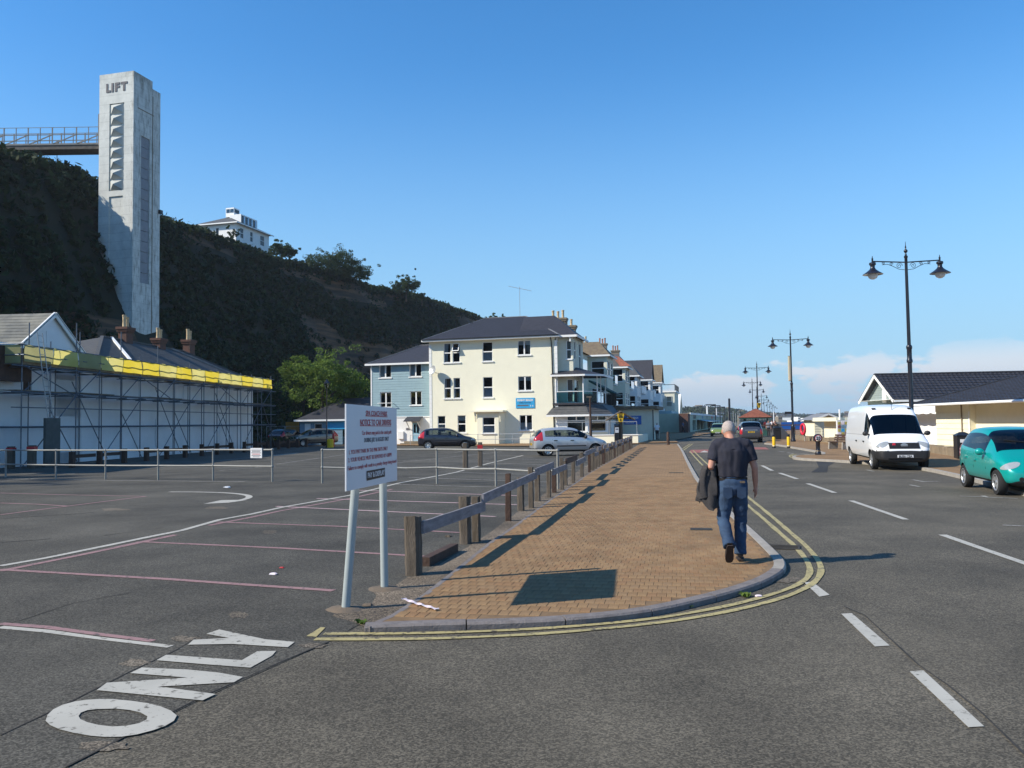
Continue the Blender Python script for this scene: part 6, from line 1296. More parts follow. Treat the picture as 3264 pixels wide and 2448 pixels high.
k = MB(); k.box(dw[0],dw[1],.05,.1,dw[2],dw[3]); k.build('door', MAT['wwall'], cab); window(cab,*ww_,'none',sill=False)
k = MB(); k.add([(-.4,-.4,cz1),(cxr+6,-.4,cz1),(cxr+6,8,cz1),(-.4,8,cz1),(3.2,4,cz1+2.2),(cxr+6,4,cz1+2.4)],[(0,1,5,4),(1,2,5),(2,3,4,5),(3,0,4)]); k.build('roof', MAT['slate'], cab); k = MB(); k.box(-.45,cxr+6,-.47,-.38,cz1-.14,cz1+.03); k.build('gutter', MAT['white'], cab)
sx_, sz_ = FC.hit(*kc(1090,360),-.05); k = MB(); k.box(sx_-.9,sx_+.9,-.08,-.03,sz_-.45,sz_+.35); k.build('wall_sign', MAT['signblue'], cab)
k = MB(); k.box(cxr+1.4,cxr+6,-.02,.2,0,cz1); k.build('porch_wall', MAT['wwall'], cab)
ho = AT(955,1413,90); hob = tag(MB().box(-.7,.7,0,.15,0,2.35).build('orange_hoarding', M('orange_hoarding',(.42,.17,.02),.8,.2,2)), 'orange hoarding panel glimpsed behind the parked cars', 'hoarding'); hob.location = (ho.x-.8,ho.y,0)
lt = AT(1042,1430,72); lan = thing('lantern_post', 'slim black lantern post at the back of the car park', 'lamp', (lt.x,lt.y,0)); zl_ = AT(1042,1227,72).z; k = MB(); k.lathe([(.10,0),(.10,.5),(.06,.6),(.045,zl_-.5),(.06,zl_-.35)],8); k.build('post', MAT['lampblack'], lan, 40); k = MB(); k.lathe([(.08,zl_-.4),(.22,zl_+.1),(.24,zl_+.14)],6); k.build('lantern', MAT['glass'], lan); k = MB(); k.lathe([(.26,zl_+.14),(.1,zl_+.4),(.03,zl_+.5)],6); k.build('lantern_cap', MAT['lampblack'], lan)
mf_ = thing('mesh_fence', 'temporary wire mesh fence panels behind the scaffolding', 'fence', AT(850,1420,84)*Vector((1,1,0)) if False else Vector((AT(850,1420,84).x,84,0)))
for i in range(3):
    k = MB(); k.tube([(i*1.9,0,0),(i*1.9,0,1.9),(i*1.9+1.8,0,1.9),(i*1.9+1.8,0,0)],.03,6); fr_ = k.build('panel_frame', MAT['galv'], mf_); k = MB()
    for j in range(1,14): k.tube([(i*1.9+j*.13,0,.1),(i*1.9+j*.13,0,1.9)],.006,3)
    stuff(k.build('wire_mesh', MAT['galv'], fr_))
pm_ = AT(1108,1440,78); palm = thing('cordyline_palm', 'spiky cordyline palm in a pot beside the blue cabin', 'plant', (pm_.x+.6,80.5,0)); k = MB(); k.lathe([(.25,0),(.35,.55),(.3,.6)],10); k.build('pot', MAT['wwall'], palm); k = MB(); k.tube([(0,0,.5),(0,0,2.6)],.09,8); k.build('trunk', MAT['bark'], palm); k = MB()
for i in range(70):
    a, u = random.uniform(0,6.28), random.uniform(-.3,1); d = Vector((math.cos(a)*math.sqrt(1-min(.95,u*u)),math.sin(a)*math.sqrt(1-min(.95,u*u)),u)); q = d.cross(Vector((0,0,1))).normalized()*.035; b0 = Vector((0,0,2.6)); m1 = b0+d*.6; e1 = b0+d*1.05+Vector((0,0,-.25)); k.add([b0-q,b0+q,m1+q,m1-q,e1],[(0,1,2,3),(3,2,4)])
stuff(k.build('leaves', MAT['treeleaf'], palm))
for px_, py_, c_, lab, h in ((1053,1427,'yellowp','yellow waste drum standing by the blue cabin',.75),(1063,1424,'red','slim dark red post standing by the blue cabin',1.2)):
    p = G(px_,py_); k = MB(); r_ = .28 if h < 1 else .1; k.lathe([(r_,0),(r_,h*.95),(r_*.8,h)],12); o_ = tag(k.build('waste_drum' if h < 1 else 'marker_post', MAT[c_]), lab, 'drum' if h < 1 else 'post'); o_.location = p
pt = thing('planter', 'dark timber planter with shrubs in front of the parked dark cars', 'planter', AT(900,1430,75)*Vector((1,1,0))); k = MB(); k.box(-3,1.5,-.3,.3,0,.5); k.build('box', MAT['woodbrown'], pt)
v, f = leaf_quads([(x,0,.7) for x in np.linspace(-2.8,1.2,9)], [.45]*9, 60, .09); pydata_obj('shrubs', v, f, MAT['darkleaf'], pt)['kind'] = 'stuff'
# ------------------------------------------------------------------ lamp posts
def lamp_proto():
    root = thing('lamp_post', 'x', 'street lamp'); H = 8.75; LB = MAT['lampblack']
    k = MB(); k.lathe([(.20,0),(.20,.12),(.16,.2),(.15,1.1),(.17,1.16),(.12,1.3),(.088,1.4),(.085,4.0)],14); k.build('base_column', LB, root, 40)
    k = MB(); k.lathe([(.085,4.0),(.115,4.02),(.115,4.12),(.095,4.16),(.095,4.55),(.115,4.6),(.115,4.68),(.075,4.74)],14); k.build('collar', LB, root, 40)
    k = MB(); k.lathe([(.072,4.7),(.058,8.0),(.058,8.3),(.075,8.32),(.075,8.38),(.03,8.42)],12); k.build('shaft', LB, root, 40)
    k = MB(); k.lathe([(.03,8.38),(.045,8.44),(.02,8.5),(.075,8.56),(.075,8.62),(.02,8.68),(.035,8.74),(.015,8.82),(.008,8.98)],10); k.build('finial', LB, root, 60)
    for s in (-1,1):
        k = MB(); k.tube([(s*.05,0,8.13),(s*1.36,0,8.19)],.026,8); arm = k.build('arm', LB, root, 60)
        def scroll(cx, cz, r, a0, turns, dr):
            pts = []
            for i in range(22): t = i/21; a = a0+turns*2*math.pi*t; rr = r*(1-dr*t); pts.append((s*(cx+rr*math.cos(a)),0,cz+rr*math.sin(a)))
            return pts
        for sc_ in (scroll(.28,7.99,.13,math.pi,-1.6,.85), scroll(.60,8.06,.075,math.pi,-1.5,.85), scroll(.92,8.10,.06,0,1.5,.85)):
            k = MB(); k.tube(sc_,.011,5); k.build('scroll', LB, arm)
        k = MB(); k.tube([(s*.07,0,7.82),(s*.3,0,7.85),(s*.55,0,7.98),(s*.75,0,8.06),(s*.98,0,8.04)],.012,5); k.build('scroll', LB, arm)
        x = s*1.36
        k = MB(); k.lathe([(.012,.22),(.02,.13),(.04,.12),(.035,.06),(.035,0),(.03,-.05)],10,(x,0,8.19)); ln = k.build('lantern', LB, root, 50)
        k = MB(); k.lathe([(.05,8.16),(.13,8.13),(.135,8.05),(.095,8.02),(.085,7.93),(.13,7.85),(.24,7.76),(.39,7.66),(.40,7.645),(.36,7.65),(.2,7.68)],20,(x,0,0)); k.build('hood', LB, ln, 40)
        k = MB(); k.lathe([(.2,7.66),(.195,7.58),(.15,7.50),(.07,7.45),(.005,7.44)],16,(x,0,0)); k.build('glass_bowl', MAT['bowl'], ln, 60)
    return root
MAT['bowl'] = M('lamp_bowl', (.72,.74,.74), .2, .03, 3)
lp = [(16.2,33.9),(22.3,66.5),(30.0,102),(40.6,141),(51.6,176),(66,221),(79,262),(92.5,303),(107,347),(122,392),(138,440)]
lab_l = ['black twin-armed lamp post rising behind the white van', 'black twin-armed lamp post carrying a dark direction sign and banner', 'black twin-armed lamp post with a yellow pay sign, standing behind the tiled shelter']
proto = lamp_proto()
for i, (x, y) in enumerate(lp):
    o = proto if i == 0 else copy_tree(proto); o.location = (x,y,.09); h_ = math.atan2(lp[min(i+1,10)][0]-lp[max(i-1,0)][0], lp[min(i+1,10)][1]-lp[max(i-1,0)][1]); o.rotation_euler = (0,0,-h_ + (R(9) if i == 0 else 0))
    o['label'] = lab_l[i] if i < 3 else 'distant black twin-armed lamp post along the promenade'; o['group'] = 'twin-armed lamp posts along the seafront'
p2_ = Vector((22.3,66.5,0)); ds = thing('direction_sign', 'short dark finger sign clamped to the second lamp post', 'sign', p2_); k = MB(); k.box(-.62,-.08,-.02,.02,AT(2510,1319.5,66.5).z,AT(2510,1313,66.5).z+.02); k.build('blade', MAT['lampblack'], ds)
bn = thing('lamp_banner', 'faded multicoloured banner strung on the second lamp post', 'banner', p2_); MAT['banner'] = M('faded_banner',(.35,.40,.30),.8,.5,3,col2=(.50,.35,.25)); k = MB(); k.box(-.20,-.08,-.15,.15,4.95,6.9); k.build('cloth', MAT['banner'], bn)
for z in (4.93,6.92): k = MB(); k.tube([(-.22,0,z),(.05,0,z)],.02,5); k.build('bracket', MAT['lampblack'], bn)
def pay_sign(loc, rz, w, h, label, name='pay_sign'):
    r_ = thing(name, label, 'sign', loc, rz); k = MB(); k.add([(-w/2,-.02,h),(w/2,-.02,h),(w*.26,-.02,0),(-w*.26,-.02,0),(-w/2,.02,h),(w/2,.02,h),(w*.26,.02,0),(-w*.26,.02,0)],[(3,2,1,0),(4,5,6,7),(0,1,5,4),(1,2,6,5),(2,3,7,6),(3,0,4,7)]); k.build('panel', MAT['yellowp'], r_)
    text_mesh('PAY', h*.26, MAT['black'], 'lettering', r_, (0,-.028,h*.84), (R(90),0,0), .003, .9, .008); text_mesh('HERE', h*.26, MAT['black'], 'lettering', r_, (0,-.028,h*.60), (R(90),0,0), .003, .8, .008)
    k = MB(); k.add([(-w*.06,-.03,h*.42),(w*.06,-.03,h*.42),(w*.06,-.03,h*.22),(w*.15,-.03,h*.22),(0,-.03,h*.05),(-w*.15,-.03,h*.22),(-w*.06,-.03,h*.22)],[(6,5,4,3,2,1,0)]); k.build('arrow', MAT['black'], r_); return r_
q = AT(2130+2148/7.373, 1180+885/7.373, 101.5); pay_sign((q.x,101.7,q.z), 0, .47*1.0, .6, 'small yellow pay here sign on the lamp post behind the shelter')
# ------------------------------------------------------------------ cars
def interp(tab, x): return float(np.interp(x, [a for a,_ in tab], [b for _,b in tab]))
def make_car(name, label, S, paint, loc, heading, scale=1.0, detail=True, glassm=None, group=None):
    """lofted body: local +x forward, y left; S = shape tables; heading = forward vector"""
    root = thing(name, label, S.get('cat','car'), loc, math.atan2(heading[1], heading[0]), group)
    xs = S['xs']; L0, L1 = xs[0], xs[-1]; rows = []
    for x in xs:
        zt, zb, z0, w = interp(S['top'],x), interp(S['belt'],x), interp(S['bot'],x), interp(S['wid'],x)
        zb = min(zb, zt-.04); g = max(0, min(1, (zt-zb-.05)/.35)); wt = w*(.93 - S.get('tum',.17)*g)
        mid = z0+.48*(zb-z0)
        rows.append([(0,z0),(.7*w,z0),(.95*w,z0+.07),(w,mid),(.99*w,zb-.07),(.965*w,zb),(wt,zt-.03-.035*g),(.8*wt,zt-.008),(0,zt+.012*g)])
    nR = 9; vs = []; idx = {}
    for i, x in enumerate(xs):
        for j, (y, z) in enumerate(rows[i]):
            idx[i,j,1] = len(vs); vs.append((x,y,z))
            if 0 < j < nR-1: idx[i,j,-1] = len(vs); vs.append((x,-y,z))
            else: idx[i,j,-1] = idx[i,j,1]
    fs, mi = [], []
    for i in range(len(xs)-1):
        xm = (xs[i]+xs[i+1])/2
        for j in range(nR-1):
            m_ = 0
            if j == 5 and any(a < xm < b for a,b in S['side']): m_ = 1
            if j in (6,7) and S['screen'][0] < xm < S['screen'][1]: m_ = 2
            if j in (6,7) and S['rear'][0] < xm < S['rear'][1]: m_ = 3
            if j <= 1 or (j == 2 and S.get('sill') and False): m_ = 4
            for s in (1,-1):
                q = [idx[i,j,s],idx[i+1,j,s],idx[i+1,j+1,s],idx[i,j+1,s]]
                if s < 0: q.reverse()
                fs.append(tuple(q)); mi.append(m_)
    for i, rev in ((0,False),(len(xs)-1,True)):
        for j in range(nR-1):
            for s in (1,-1):
                q = [idx[i,j,s],idx[i,j+1,s],idx[i,j+1,-s] if False else None]
        ring = [idx[i,j,1] for j in range(nR)] + [idx[i,j,-1] for j in range(nR-2,0,-1)]
        c = len(vs); vs.append((xs[i]+(-.02 if not rev else .02), 0, (rows[i][0][1]+rows[i][-1][1])/2))
        for a in range(len(ring)):
            b = (a+1) % len(ring); t = (ring[a],ring[b],c) if not rev else (ring[b],ring[a],c); fs.append(t); mi.append(0)
    me = bpy.data.meshes.new('car_shell'); me.from_pydata(vs, [], fs); bm0 = bmesh.new(); bm0.from_mesh(me); bmesh.ops.recalc_face_normals(bm0, faces=bm0.faces); bm0.to_mesh(me); bm0.free()
    mats = [paint, MAT['carglass'], glassm or MAT['darkglass'], glassm or MAT['darkglass'], MAT['blackplastic'], MAT['dark'], MAT['headlamp'], MAT['tail'], MAT['blackplastic']]
    for m in mats: me.materials.append(m)
    me.polygons.foreach_set('material_index', mi); me.polygons.foreach_set('use_smooth', [True]*len(me.polygons))
    o = bpy.data.objects.new('car_shell', me); COL.objects.link(o); ss = o.modifiers.new('s','SUBSURF'); ss.levels = 2; ss.render_levels = 2; apply_mods(o)
    # wheel arches
    wr = S['wheel_r']; ww = S.get('wheel_w',.19); tw = S['track']
    cut = MB()
    for wx in S['axles']:
        for s in (1,-1):
            n = 20; y0, y1 = s*(tw-ww-.06), s*(tw+.35)
            c0 = [(wx+(wr+.055)*math.cos(2*math.pi*i/n), y0, wr+(wr+.055)*math.sin(2*math.pi*i/n)) for i in range(n)]; c1 = [(a,y1,c) for a,_,c in c0]
            f_ = [(i,(i+1)%n,n+(i+1)%n,n+i) for i in range(n)] + [tuple(range(n-1,-1,-1)), tuple(range(n,2*n))]
            if s > 0: f_ = [tuple(reversed(q)) for q in f_]
            cut.cur = 5; cut.add(c0+c1, f_)
    cm = bpy.data.meshes.new('c'); cm.from_pydata(cut.v, [], cut.f)
    for m in mats: cm.materials.append(m)
    cm.polygons.foreach_set('material_index', [5]*len(cut.f)); bmc = bmesh.new(); bmc.from_mesh(cm); bmesh.ops.recalc_face_normals(bmc, faces=bmc.faces); bmc.to_mesh(cm); bmc.free()
    co = bpy.data.objects.new('c', cm); COL.objects.link(co)
    bo = o.modifiers.new('b','BOOLEAN'); bo.operation = 'DIFFERENCE'; bo.object = co; bo.solver = 'EXACT'; bo.material_mode = 'INDEX'; apply_mods(o); bpy.data.objects.remove(co)
    me = o.data; bvh = BVHTree.FromPolygons([v.co for v in me.vertices], [tuple(p.vertices) for p in me.polygons])
    # light clusters and bumper bands by place on the skin
    lamps = {6: S['head'], 7: S['taillamp']}
    for p in me.polygons:
        c = p.center
        if p.material_index in (0,4):
            for m_, boxes in lamps.items():
                for (x0,x1,y0,y1,z0,z1) in boxes:
                    if x0 < c.x < x1 and y0 < abs(c.y) < y1 and z0 < c.z < z1: p.material_index = m_
            for (x0,x1,z0,z1) in S.get('trim',[]):
                if x0 < c.x < x1 and z0 < c.z < z1: p.material_index = 8
    names = {0:'body',1:'side_window',2:'windscreen',3:'rear_window',4:'underbody',5:'wheel_arch',6:'headlight',7:'tail_light',8:'bumper_trim'}
    smooth_all = [p.use_smooth for p in me.polygons]
    for m_ in range(9):
        for side in ((1,-1) if m_ in (1,6,7) else (0,)):
            pol = [p for p in me.polygons if p.material_index == m_ and (side == 0 or p.center.y*side > 0)]
            if not pol: continue
            used = {}; v2 = []; f2 = []
            for p in pol:
                q = []
                for vi in p.vertices:
                    if vi not in used: used[vi] = len(v2); v2.append(tuple(me.vertices[vi].co))
                    q.append(used[vi])
                f2.append(tuple(q))
            k = MB(); k.v = v2; k.f = f2; k.mi = [0]*len(f2); ob = k.build(names[m_], mats[m_], root, 42)
    bpy.data.objects.remove(o)
    # wheels
    for wx in S['axles']:
        for s in (1,-1):
            rot = Matrix.Translation((wx, s*(tw-ww*.5), wr)) @ Matrix.Rotation(R(-90*s), 4, 'X')
            k = MB(); k.m = rot; h = ww/2; k.lathe([(wr*.66,-h),(wr*.93,-h),(wr,-h*.7),(wr,h*.7),(wr*.94,h),(wr*.66,h)],22,cap=False); wl_ = k.build('wheel', MAT['rubber'], root, 45)
            k = MB(); k.m = rot; k.lathe([(wr*.68,h*.2),(wr*.68,h+.004),(wr*.60,h-.02),(wr*.55,h*.1),(.03,h*.1)],22,cap=False); k.build('rim_barrel', MAT['dark'], wl_, 45)
            k = MB(); k.m = rot
            ns = S.get('spokes',7)
            for i in range(ns): a = 2*math.pi*i/ns; k.bar((wr*.10*math.cos(a),wr*.10*math.sin(a),h*.55),(wr*.64*math.cos(a),wr*.64*math.sin(a),h*.75),wr*S.get('spw',.22),.03)
            k.lathe([(wr*.18,h*.3),(wr*.18,h*.8),(wr*.1,h*.95)],12); k.tube([(wr*.63*math.cos(2*math.pi*i/24),wr*.63*math.sin(2*math.pi*i/24),h*.85) for i in range(24)],.02,6,closed=True); k.build('rim', MAT['alloy'], wl_)
    for (cx,cy,cz,ra,rb,tl,dx,dy) in S.get('lens',[]):
        for s in (1,-1):
            d = Vector((-dx,-s*dy,-.12)).normalized(); a = Vector((0,0,1)).cross(d).normalized()*-s; b_ = d.cross(a)*-1; b_ = b_ if b_.z > 0 else -b_; C = Vector((cx,s*cy,cz)) - d*1.5; vs_ = []; fs_ = []; NR, NA = 4, 20; ok = True
            for i in range(NR+1):
                for j in range(NA):
                    an = 2*math.pi*j/NA; u = ra*(i/NR)*math.cos(an); v = rb*(i/NR)*math.sin(an)*(1-.35*math.cos(an)) + u*tl; h = bvh.ray_cast(C + a*u + b_*v, d)
                    if not h[0]: ok = False; break
                    vs_.append(h[0] - d*.007)
                if not ok: break
            if ok:
                fs_ = [(i*NA+j,i*NA+(j+1)%NA,(i+1)*NA+(j+1)%NA,(i+1)*NA+j) for i in range(NR) for j in range(NA)]; k = MB(); k.add(vs_, fs_); k.build('headlight', MAT['headlamp'], root, 60)
    def skin(x, z, s, off=.004):
        h = bvh.ray_cast(Vector((x, s*3, z)), Vector((0,-s,0))); return (h[0] + h[1]*off*(1 if h[1].y*s > 0 else -1)) if h[0] else None
    if detail:
        for s in (1,-1):
            for seam in S.get('seams',[]):
                pts = [skin(x,z,s,.001) for x,z in seam]; pts = [p for p in pts if p]
                if len(pts) > 1: k = MB(); k.tube(pts,.006,4); k.build('door_seam', MAT['dark'], root)
            for hx,hz in S.get('handles',[]):
                p = skin(hx,hz,s,.015)
                if p: k = MB(); k.box(p.x-.09,p.x+.09,p.y-.018,p.y+.018,p.z-.022,p.z+.022); k.build('door_handle', S.get('handle_mat') or MAT['blackplastic'], root)
            for (xa,xb,z,hh) in S.get('strips',[]):
                pts = [skin(xa+(xb-xa)*i/10,z,s,.008) for i in range(11)]; pts = [p for p in pts if p]
                if len(pts) > 1: k = MB(); k.tube(pts,hh,5); k.build('rubbing_strip', MAT['blackplastic'], root)
            mx_, mz_ = S['mirror']; p = skin(mx_-.1,mz_-.04,s,0) or Vector((mx_,s*tw,mz_)); k = MB(); k.sphere((mx_,p.y+s*.13,mz_),.11,10,7,(.75,1.0,.8)); k.bar((mx_-.02,p.y-s*.02,mz_-.05),(mx_,p.y+s*.08,mz_-.03),.06,.05); k.build('mirror', S.get('mirror_mat') or paint, root, 60)
        # seats and dash seen through the glass
        for sx in S.get('seats',[]):
            for s in (1,-1): k = MB(); k.box(sx-.06,sx+.08,s*.36-.22,s*.36+.22,.55,1.02); k.box(sx-.03,sx+.05,s*.36-.12,s*.36+.12,1.04,1.2); k.build('seat', MAT['blackplastic'], root)
        k = MB(); k.box(L0+.5,S['screen'][1]-.15,-tw+.25,tw-.25,.5,.56); k.build('interior_floor', MAT['blackplastic'], root)
    for (end, z, txt, col) in S.get('plates',[]):
        x = L1+.012 if end > 0 else L0-.012; hb = bvh.ray_cast(Vector((end*6,0,z)), Vector((-end,0,0)));
        if hb[0]: x = hb[0].x + end*.012
        k = MB(); k.box(x-.006,x+.006,-.26,.26,z-.055,z+.055); pl = k.build('number_plate', MAT[col], root)
        text_mesh(txt, .105, MAT['black'], 'plate_text', pl, (x+end*.008,0,z-.002), (R(90),0,R(90*end)), .001, .95, .004)
    root.scale = (scale,)*3; return root, bvh
MAT['headlamp'] = M('headlamp_glass', (.30,.32,.33), .10, .12, 6, spec=.8, coat=.6); MAT['tail'] = M('tail_lamp_red', (.42,.02,.03), .18, .1, 10, coat=.6)
def carpaint(n, c, metal=.0): return M(n, c, .32 if metal else .28, .02, 2, metal=metal, spec=.5, coat=.9)
# small five-door hatchback
HATCH = dict(xs=[-1.95,-1.93,-1.86,-1.72,-1.55,-1.38,-1.22,-1.05,-.85,-.6,-.3,.0,.2,.35,.55,.75,.95,1.15,1.35,1.55,1.72,1.85,1.93,1.96],
  top=[(-1.96,.86),(-1.93,.93),(-1.86,1.00),(-1.72,1.20),(-1.55,1.36),(-1.38,1.42),(-1.05,1.455),(-.6,1.475),(-.3,1.475),(0,1.455),(.2,1.42),(.35,1.37),(.75,1.17),(1.15,.965),(1.35,.91),(1.55,.86),(1.72,.80),(1.85,.72),(1.96,.60)],
  belt=[(-1.96,.80),(-1.86,.90),(-1.55,.955),(-1.05,.93),(0,.90),(.95,.875),(1.35,.84),(1.72,.74),(1.96,.56)], bot=[(-1.96,.34),(-1.86,.26),(-1.5,.22),(1.6,.20),(1.85,.22),(1.96,.30)],
  wid=[(-1.96,.62),(-1.93,.70),(-1.86,.765),(-1.55,.825),(-1.0,.84),(1.0,.84),(1.4,.825),(1.72,.765),(1.85,.70),(1.93,.60),(1.96,.52)],
  side=[(-1.45,-1.12),(-1.0,-.32),(-.2,.72)], screen=(.3,1.15), rear=(-1.88,-1.5), wheel_r=.295, track=.80, axles=[-1.24,1.25],
  head=[], lens=[(1.72,.60,.70,.19,.085,-.30,.8,.6)], taillamp=[(-1.97,-1.52,.55,.86,.80,1.22)], trim=[(-2,-1.80,.2,.40),(1.86,2,.2,.40)],
  seams=[[(-.25,.30),(-.26,.6),(-.26,.88)],[(.80,.30),(.83,.6),(.86,.86)],[(-1.02,.88),(-1.03,.62),(-.92,.42),(-.86,.30)],[(-.86,.27),(.8,.27)]], handles=[(-.85,.80),(.02,.79)], strips=[(-.78,.74,.52,.03)], mirror=(.72,.97), seats=[-.55,.15], plates=[(-1,.62,'HW05 TYC','yellowp'),(1,.42,'HW05 TYC','signwhite')], spokes=7, spw=.24)
MAT['silverpaint'] = carpaint('silver_paint', (.56,.575,.59), .55); MAT['blackpaint'] = carpaint('blue_black_paint', (.012,.013,.022)); MAT['tealpaint'] = carpaint('teal_paint', (.0,.30,.27), .15)
HS = dict(HATCH); HS['mirror_mat'] = MAT['blackplastic']
silver, _ = make_car('hatchback_car', 'silver five-door hatchback parked just behind the fence and pole', HS, MAT['silverpaint'], (3.15,47.6,0), (.985,.17), 1.09)
rsp = G(1413+0,1429); blk, _ = make_car('hatchback_car', 'dark blue-black hatchback parked in front of the cream house', HATCH, MAT['blackpaint'], (-4.85,62.2,0), (1,-.02), 1.09)
for w_ in blk.children:
    pass
# cars at the back of the car park (copies with other paint)
def recolour(src, paint, name, label, loc, heading, scale=1.0):
    c = copy_tree(src, None, {src_paint(src): paint}); c.name = name; c['label'] = label; c.location = loc; c.rotation_euler = (0,0,math.atan2(heading[1],heading[0])); c.scale = (scale,)*3; return c
def src_paint(o): return [ch for ch in o.children if ch.name.startswith('body')][0].data.materials[0].name
gold = recolour(silver, carpaint('pewter_paint',(.20,.18,.15),.5), 'hatchback_car', 'pewter hatchback parked in shade in front of the blue cabin', (-18.7,78.5,0), (-.80,-.60), 1.12)
rd = recolour(silver, carpaint('dark_red_paint',(.035,.014,.016)), 'hatchback_car', 'dark car seen from behind, parked beside the pewter hatchback', (-21.6,80.5,0), (.35,.94), 1.12)
g_ = G(2286,1390); grn = recolour(silver, carpaint('lime_paint',(.22,.30,.07),.3), 'hatchback_car', 'lime green hatchback driving towards the walking man', (24.6,100,0), (-.28,-.96), 1.05)
slv2 = recolour(silver, carpaint('pale_silver',(.42,.45,.47),.5), 'hatchback_car', 'pale silver car waiting beyond the grey people carrier', (25.6,92,0), (.27,.96), 1.0)
wht = recolour(silver, carpaint('white_car_paint',(.7,.7,.7)), 'hatchback_car', 'white car further up the road behind the lime green one', (30.5,118,0), (-.28,-.96), 1.0)
# compact tall hatch, teal
AC = dict(xs=[-1.80,-1.78,-1.72,-1.62,-1.48,-1.30,-1.1,-.85,-.6,-.3,0,.25,.45,.65,.85,1.05,1.25,1.42,1.58,1.68,1.75,1.79],
  top=[(-1.8,.92),(-1.78,1.02),(-1.72,1.14),(-1.62,1.32),(-1.48,1.47),(-1.3,1.545),(-1.1,1.575),(-.6,1.60),(-.3,1.60),(0,1.58),(.25,1.53),(.45,1.45),(.65,1.33),(.85,1.19),(1.05,1.06),(1.25,.97),(1.42,.89),(1.58,.79),(1.68,.70),(1.79,.58)],
  belt=[(-1.8,.86),(-1.72,1.05),(-1.48,1.08),(-1.1,1.02),(-.3,.95),(.65,.90),(1.05,.87),(1.42,.80),(1.79,.54)], bot=[(-1.8,.36),(-1.7,.28),(-1.4,.25),(1.4,.23),(1.68,.23),(1.79,.30)],
  wid=[(-1.8,.62),(-1.78,.70),(-1.72,.765),(-1.48,.82),(-1.0,.86),(.9,.86),(1.25,.85),(1.5,.80),(1.68,.72),(1.75,.64),(1.79,.56)], tum=.2,
  side=[(-1.45,-1.05),(-1.0,-.32),(-.22,.5)], screen=(.25,1.05), rear=(-1.75,-1.42), wheel_r=.30, track=.83, axles=[-1.2,1.22],
  head=[], lens=[(1.56,.62,.69,.20,.085,-.28,.8,.6)], taillamp=[(-1.82,-1.45,.55,.9,.85,1.25)], trim=[(1.55,1.85,.2,.30)],
  seams=[[(-.26,.34),(-.27,.6),(-.27,.93)],[(.62,.34),(.65,.6),(.66,.88)],[(-1.02,.98),(-1.0,.66),(-.86,.42),(-.82,.34)],[(-.84,.30),(.66,.28)]], handles=[(-.86,.82),(-.12,.78)], mirror=(.52,1.0), seats=[-.5,.15], handle_mat=MAT['tealpaint'], spokes=5, spw=.34, plates=[(1,.44,'T416 YDL','signwhite')])
wf, wrr = G(3175.6,1577), G(3077.7,1553); hd_ = Vector((wf.x-wrr.x, wf.y-wrr.y, 0)).normalized(); ctr = (wf+wrr)/2 + Vector((-hd_.y,hd_.x,0))*.80
teal, tb = make_car('compact_car', 'bright teal compact car parked at the kerb by the cream boarded building', AC, MAT['tealpaint'], (ctr.x,ctr.y,0), hd_, 1.0)
for yy in (-.45,-.22,.22,.45):
    h = tb.ray_cast(Vector((4,yy,.40)), Vector((-1,0,0)))
    if h[0]: k = MB(); k.m = Matrix.Translation(h[0]) @ h[1].to_track_quat('Z','Y').to_matrix().to_4x4(); k.lathe([(.055,-.005),(.055,.006),(.02,.007)],12); k.build('bumper_vent', MAT['dark'], teal)
h = tb.ray_cast(Vector((4,0,.72)), Vector((-1,0,0)))
if h[0]: k = MB(); k.m = Matrix.Translation(h[0]) @ h[1].to_track_quat('Z','Y').to_matrix().to_4x4(); k.tube([(.06*math.cos(i*.52),.06*math.sin(i*.52),.012) for i in range(12)],.008,5,closed=True); k.build('badge_ring', MAT['alloy'], teal)
k = MB(); k.bar((.85,.15,1.215),(.72,-.45,1.29),.02,.02); k.build('wiper', MAT['black'], teal)
# grey people carrier seen from behind
MP = dict(xs=[-2.3,-2.28,-2.22,-2.1,-1.95,-1.75,-1.4,-1.0,-.5,0,.4,.7,1.0,1.3,1.55,1.8,2.05,2.2,2.28,2.32],
  top=[(-2.3,1.0),(-2.28,1.12),(-2.22,1.3),(-2.1,1.58),(-1.95,1.69),(-1.4,1.74),(0,1.74),(.4,1.70),(.7,1.6),(1.3,1.22),(1.55,1.08),(2.05,.92),(2.28,.74),(2.32,.6)], belt=[(-2.3,.94),(-2.1,1.05),(0,1.0),(1.3,.97),(2.05,.85),(2.32,.55)], bot=[(-2.3,.36),(-2.1,.26),(2.1,.25),(2.32,.32)],
  wid=[(-2.3,.74),(-2.28,.82),(-2.2,.9),(-1.9,.95),(1.5,.95),(2.05,.88),(2.25,.75),(2.32,.62)], side=[(-1.9,-1.1),(-1.0,-.1),(0,.9)], screen=(.5,1.5), rear=(-2.25,-1.97), tum=.15, wheel_r=.34, track=.90, axles=[-1.45,1.5],
  head=[(1.9,2.3,.5,.9,.62,.85)], taillamp=[(-2.35,-2.0,.70,.97,.72,1.12)], trim=[(-2.4,-2.2,.2,.5)], mirror=(.95,1.08), seats=[-.4,.5], plates=[(-1,.88,'GX53 LKE','yellowp')])
MAT['mpv'] = carpaint('graphite_paint', (.075,.072,.080), .5); m0 = G(2413,1411); mpv, _ = make_car('people_carrier', 'graphite grey people carrier driving away up the seafront road', MP, MAT['mpv'], (m0.x,m0.y+2.0,0), (.22,.975), 1.0)
k = MB(); k.box(-2.33,-2.29,-.5,.5,1.02,1.06); k.build('chrome_strip', MAT['alloy'], mpv)
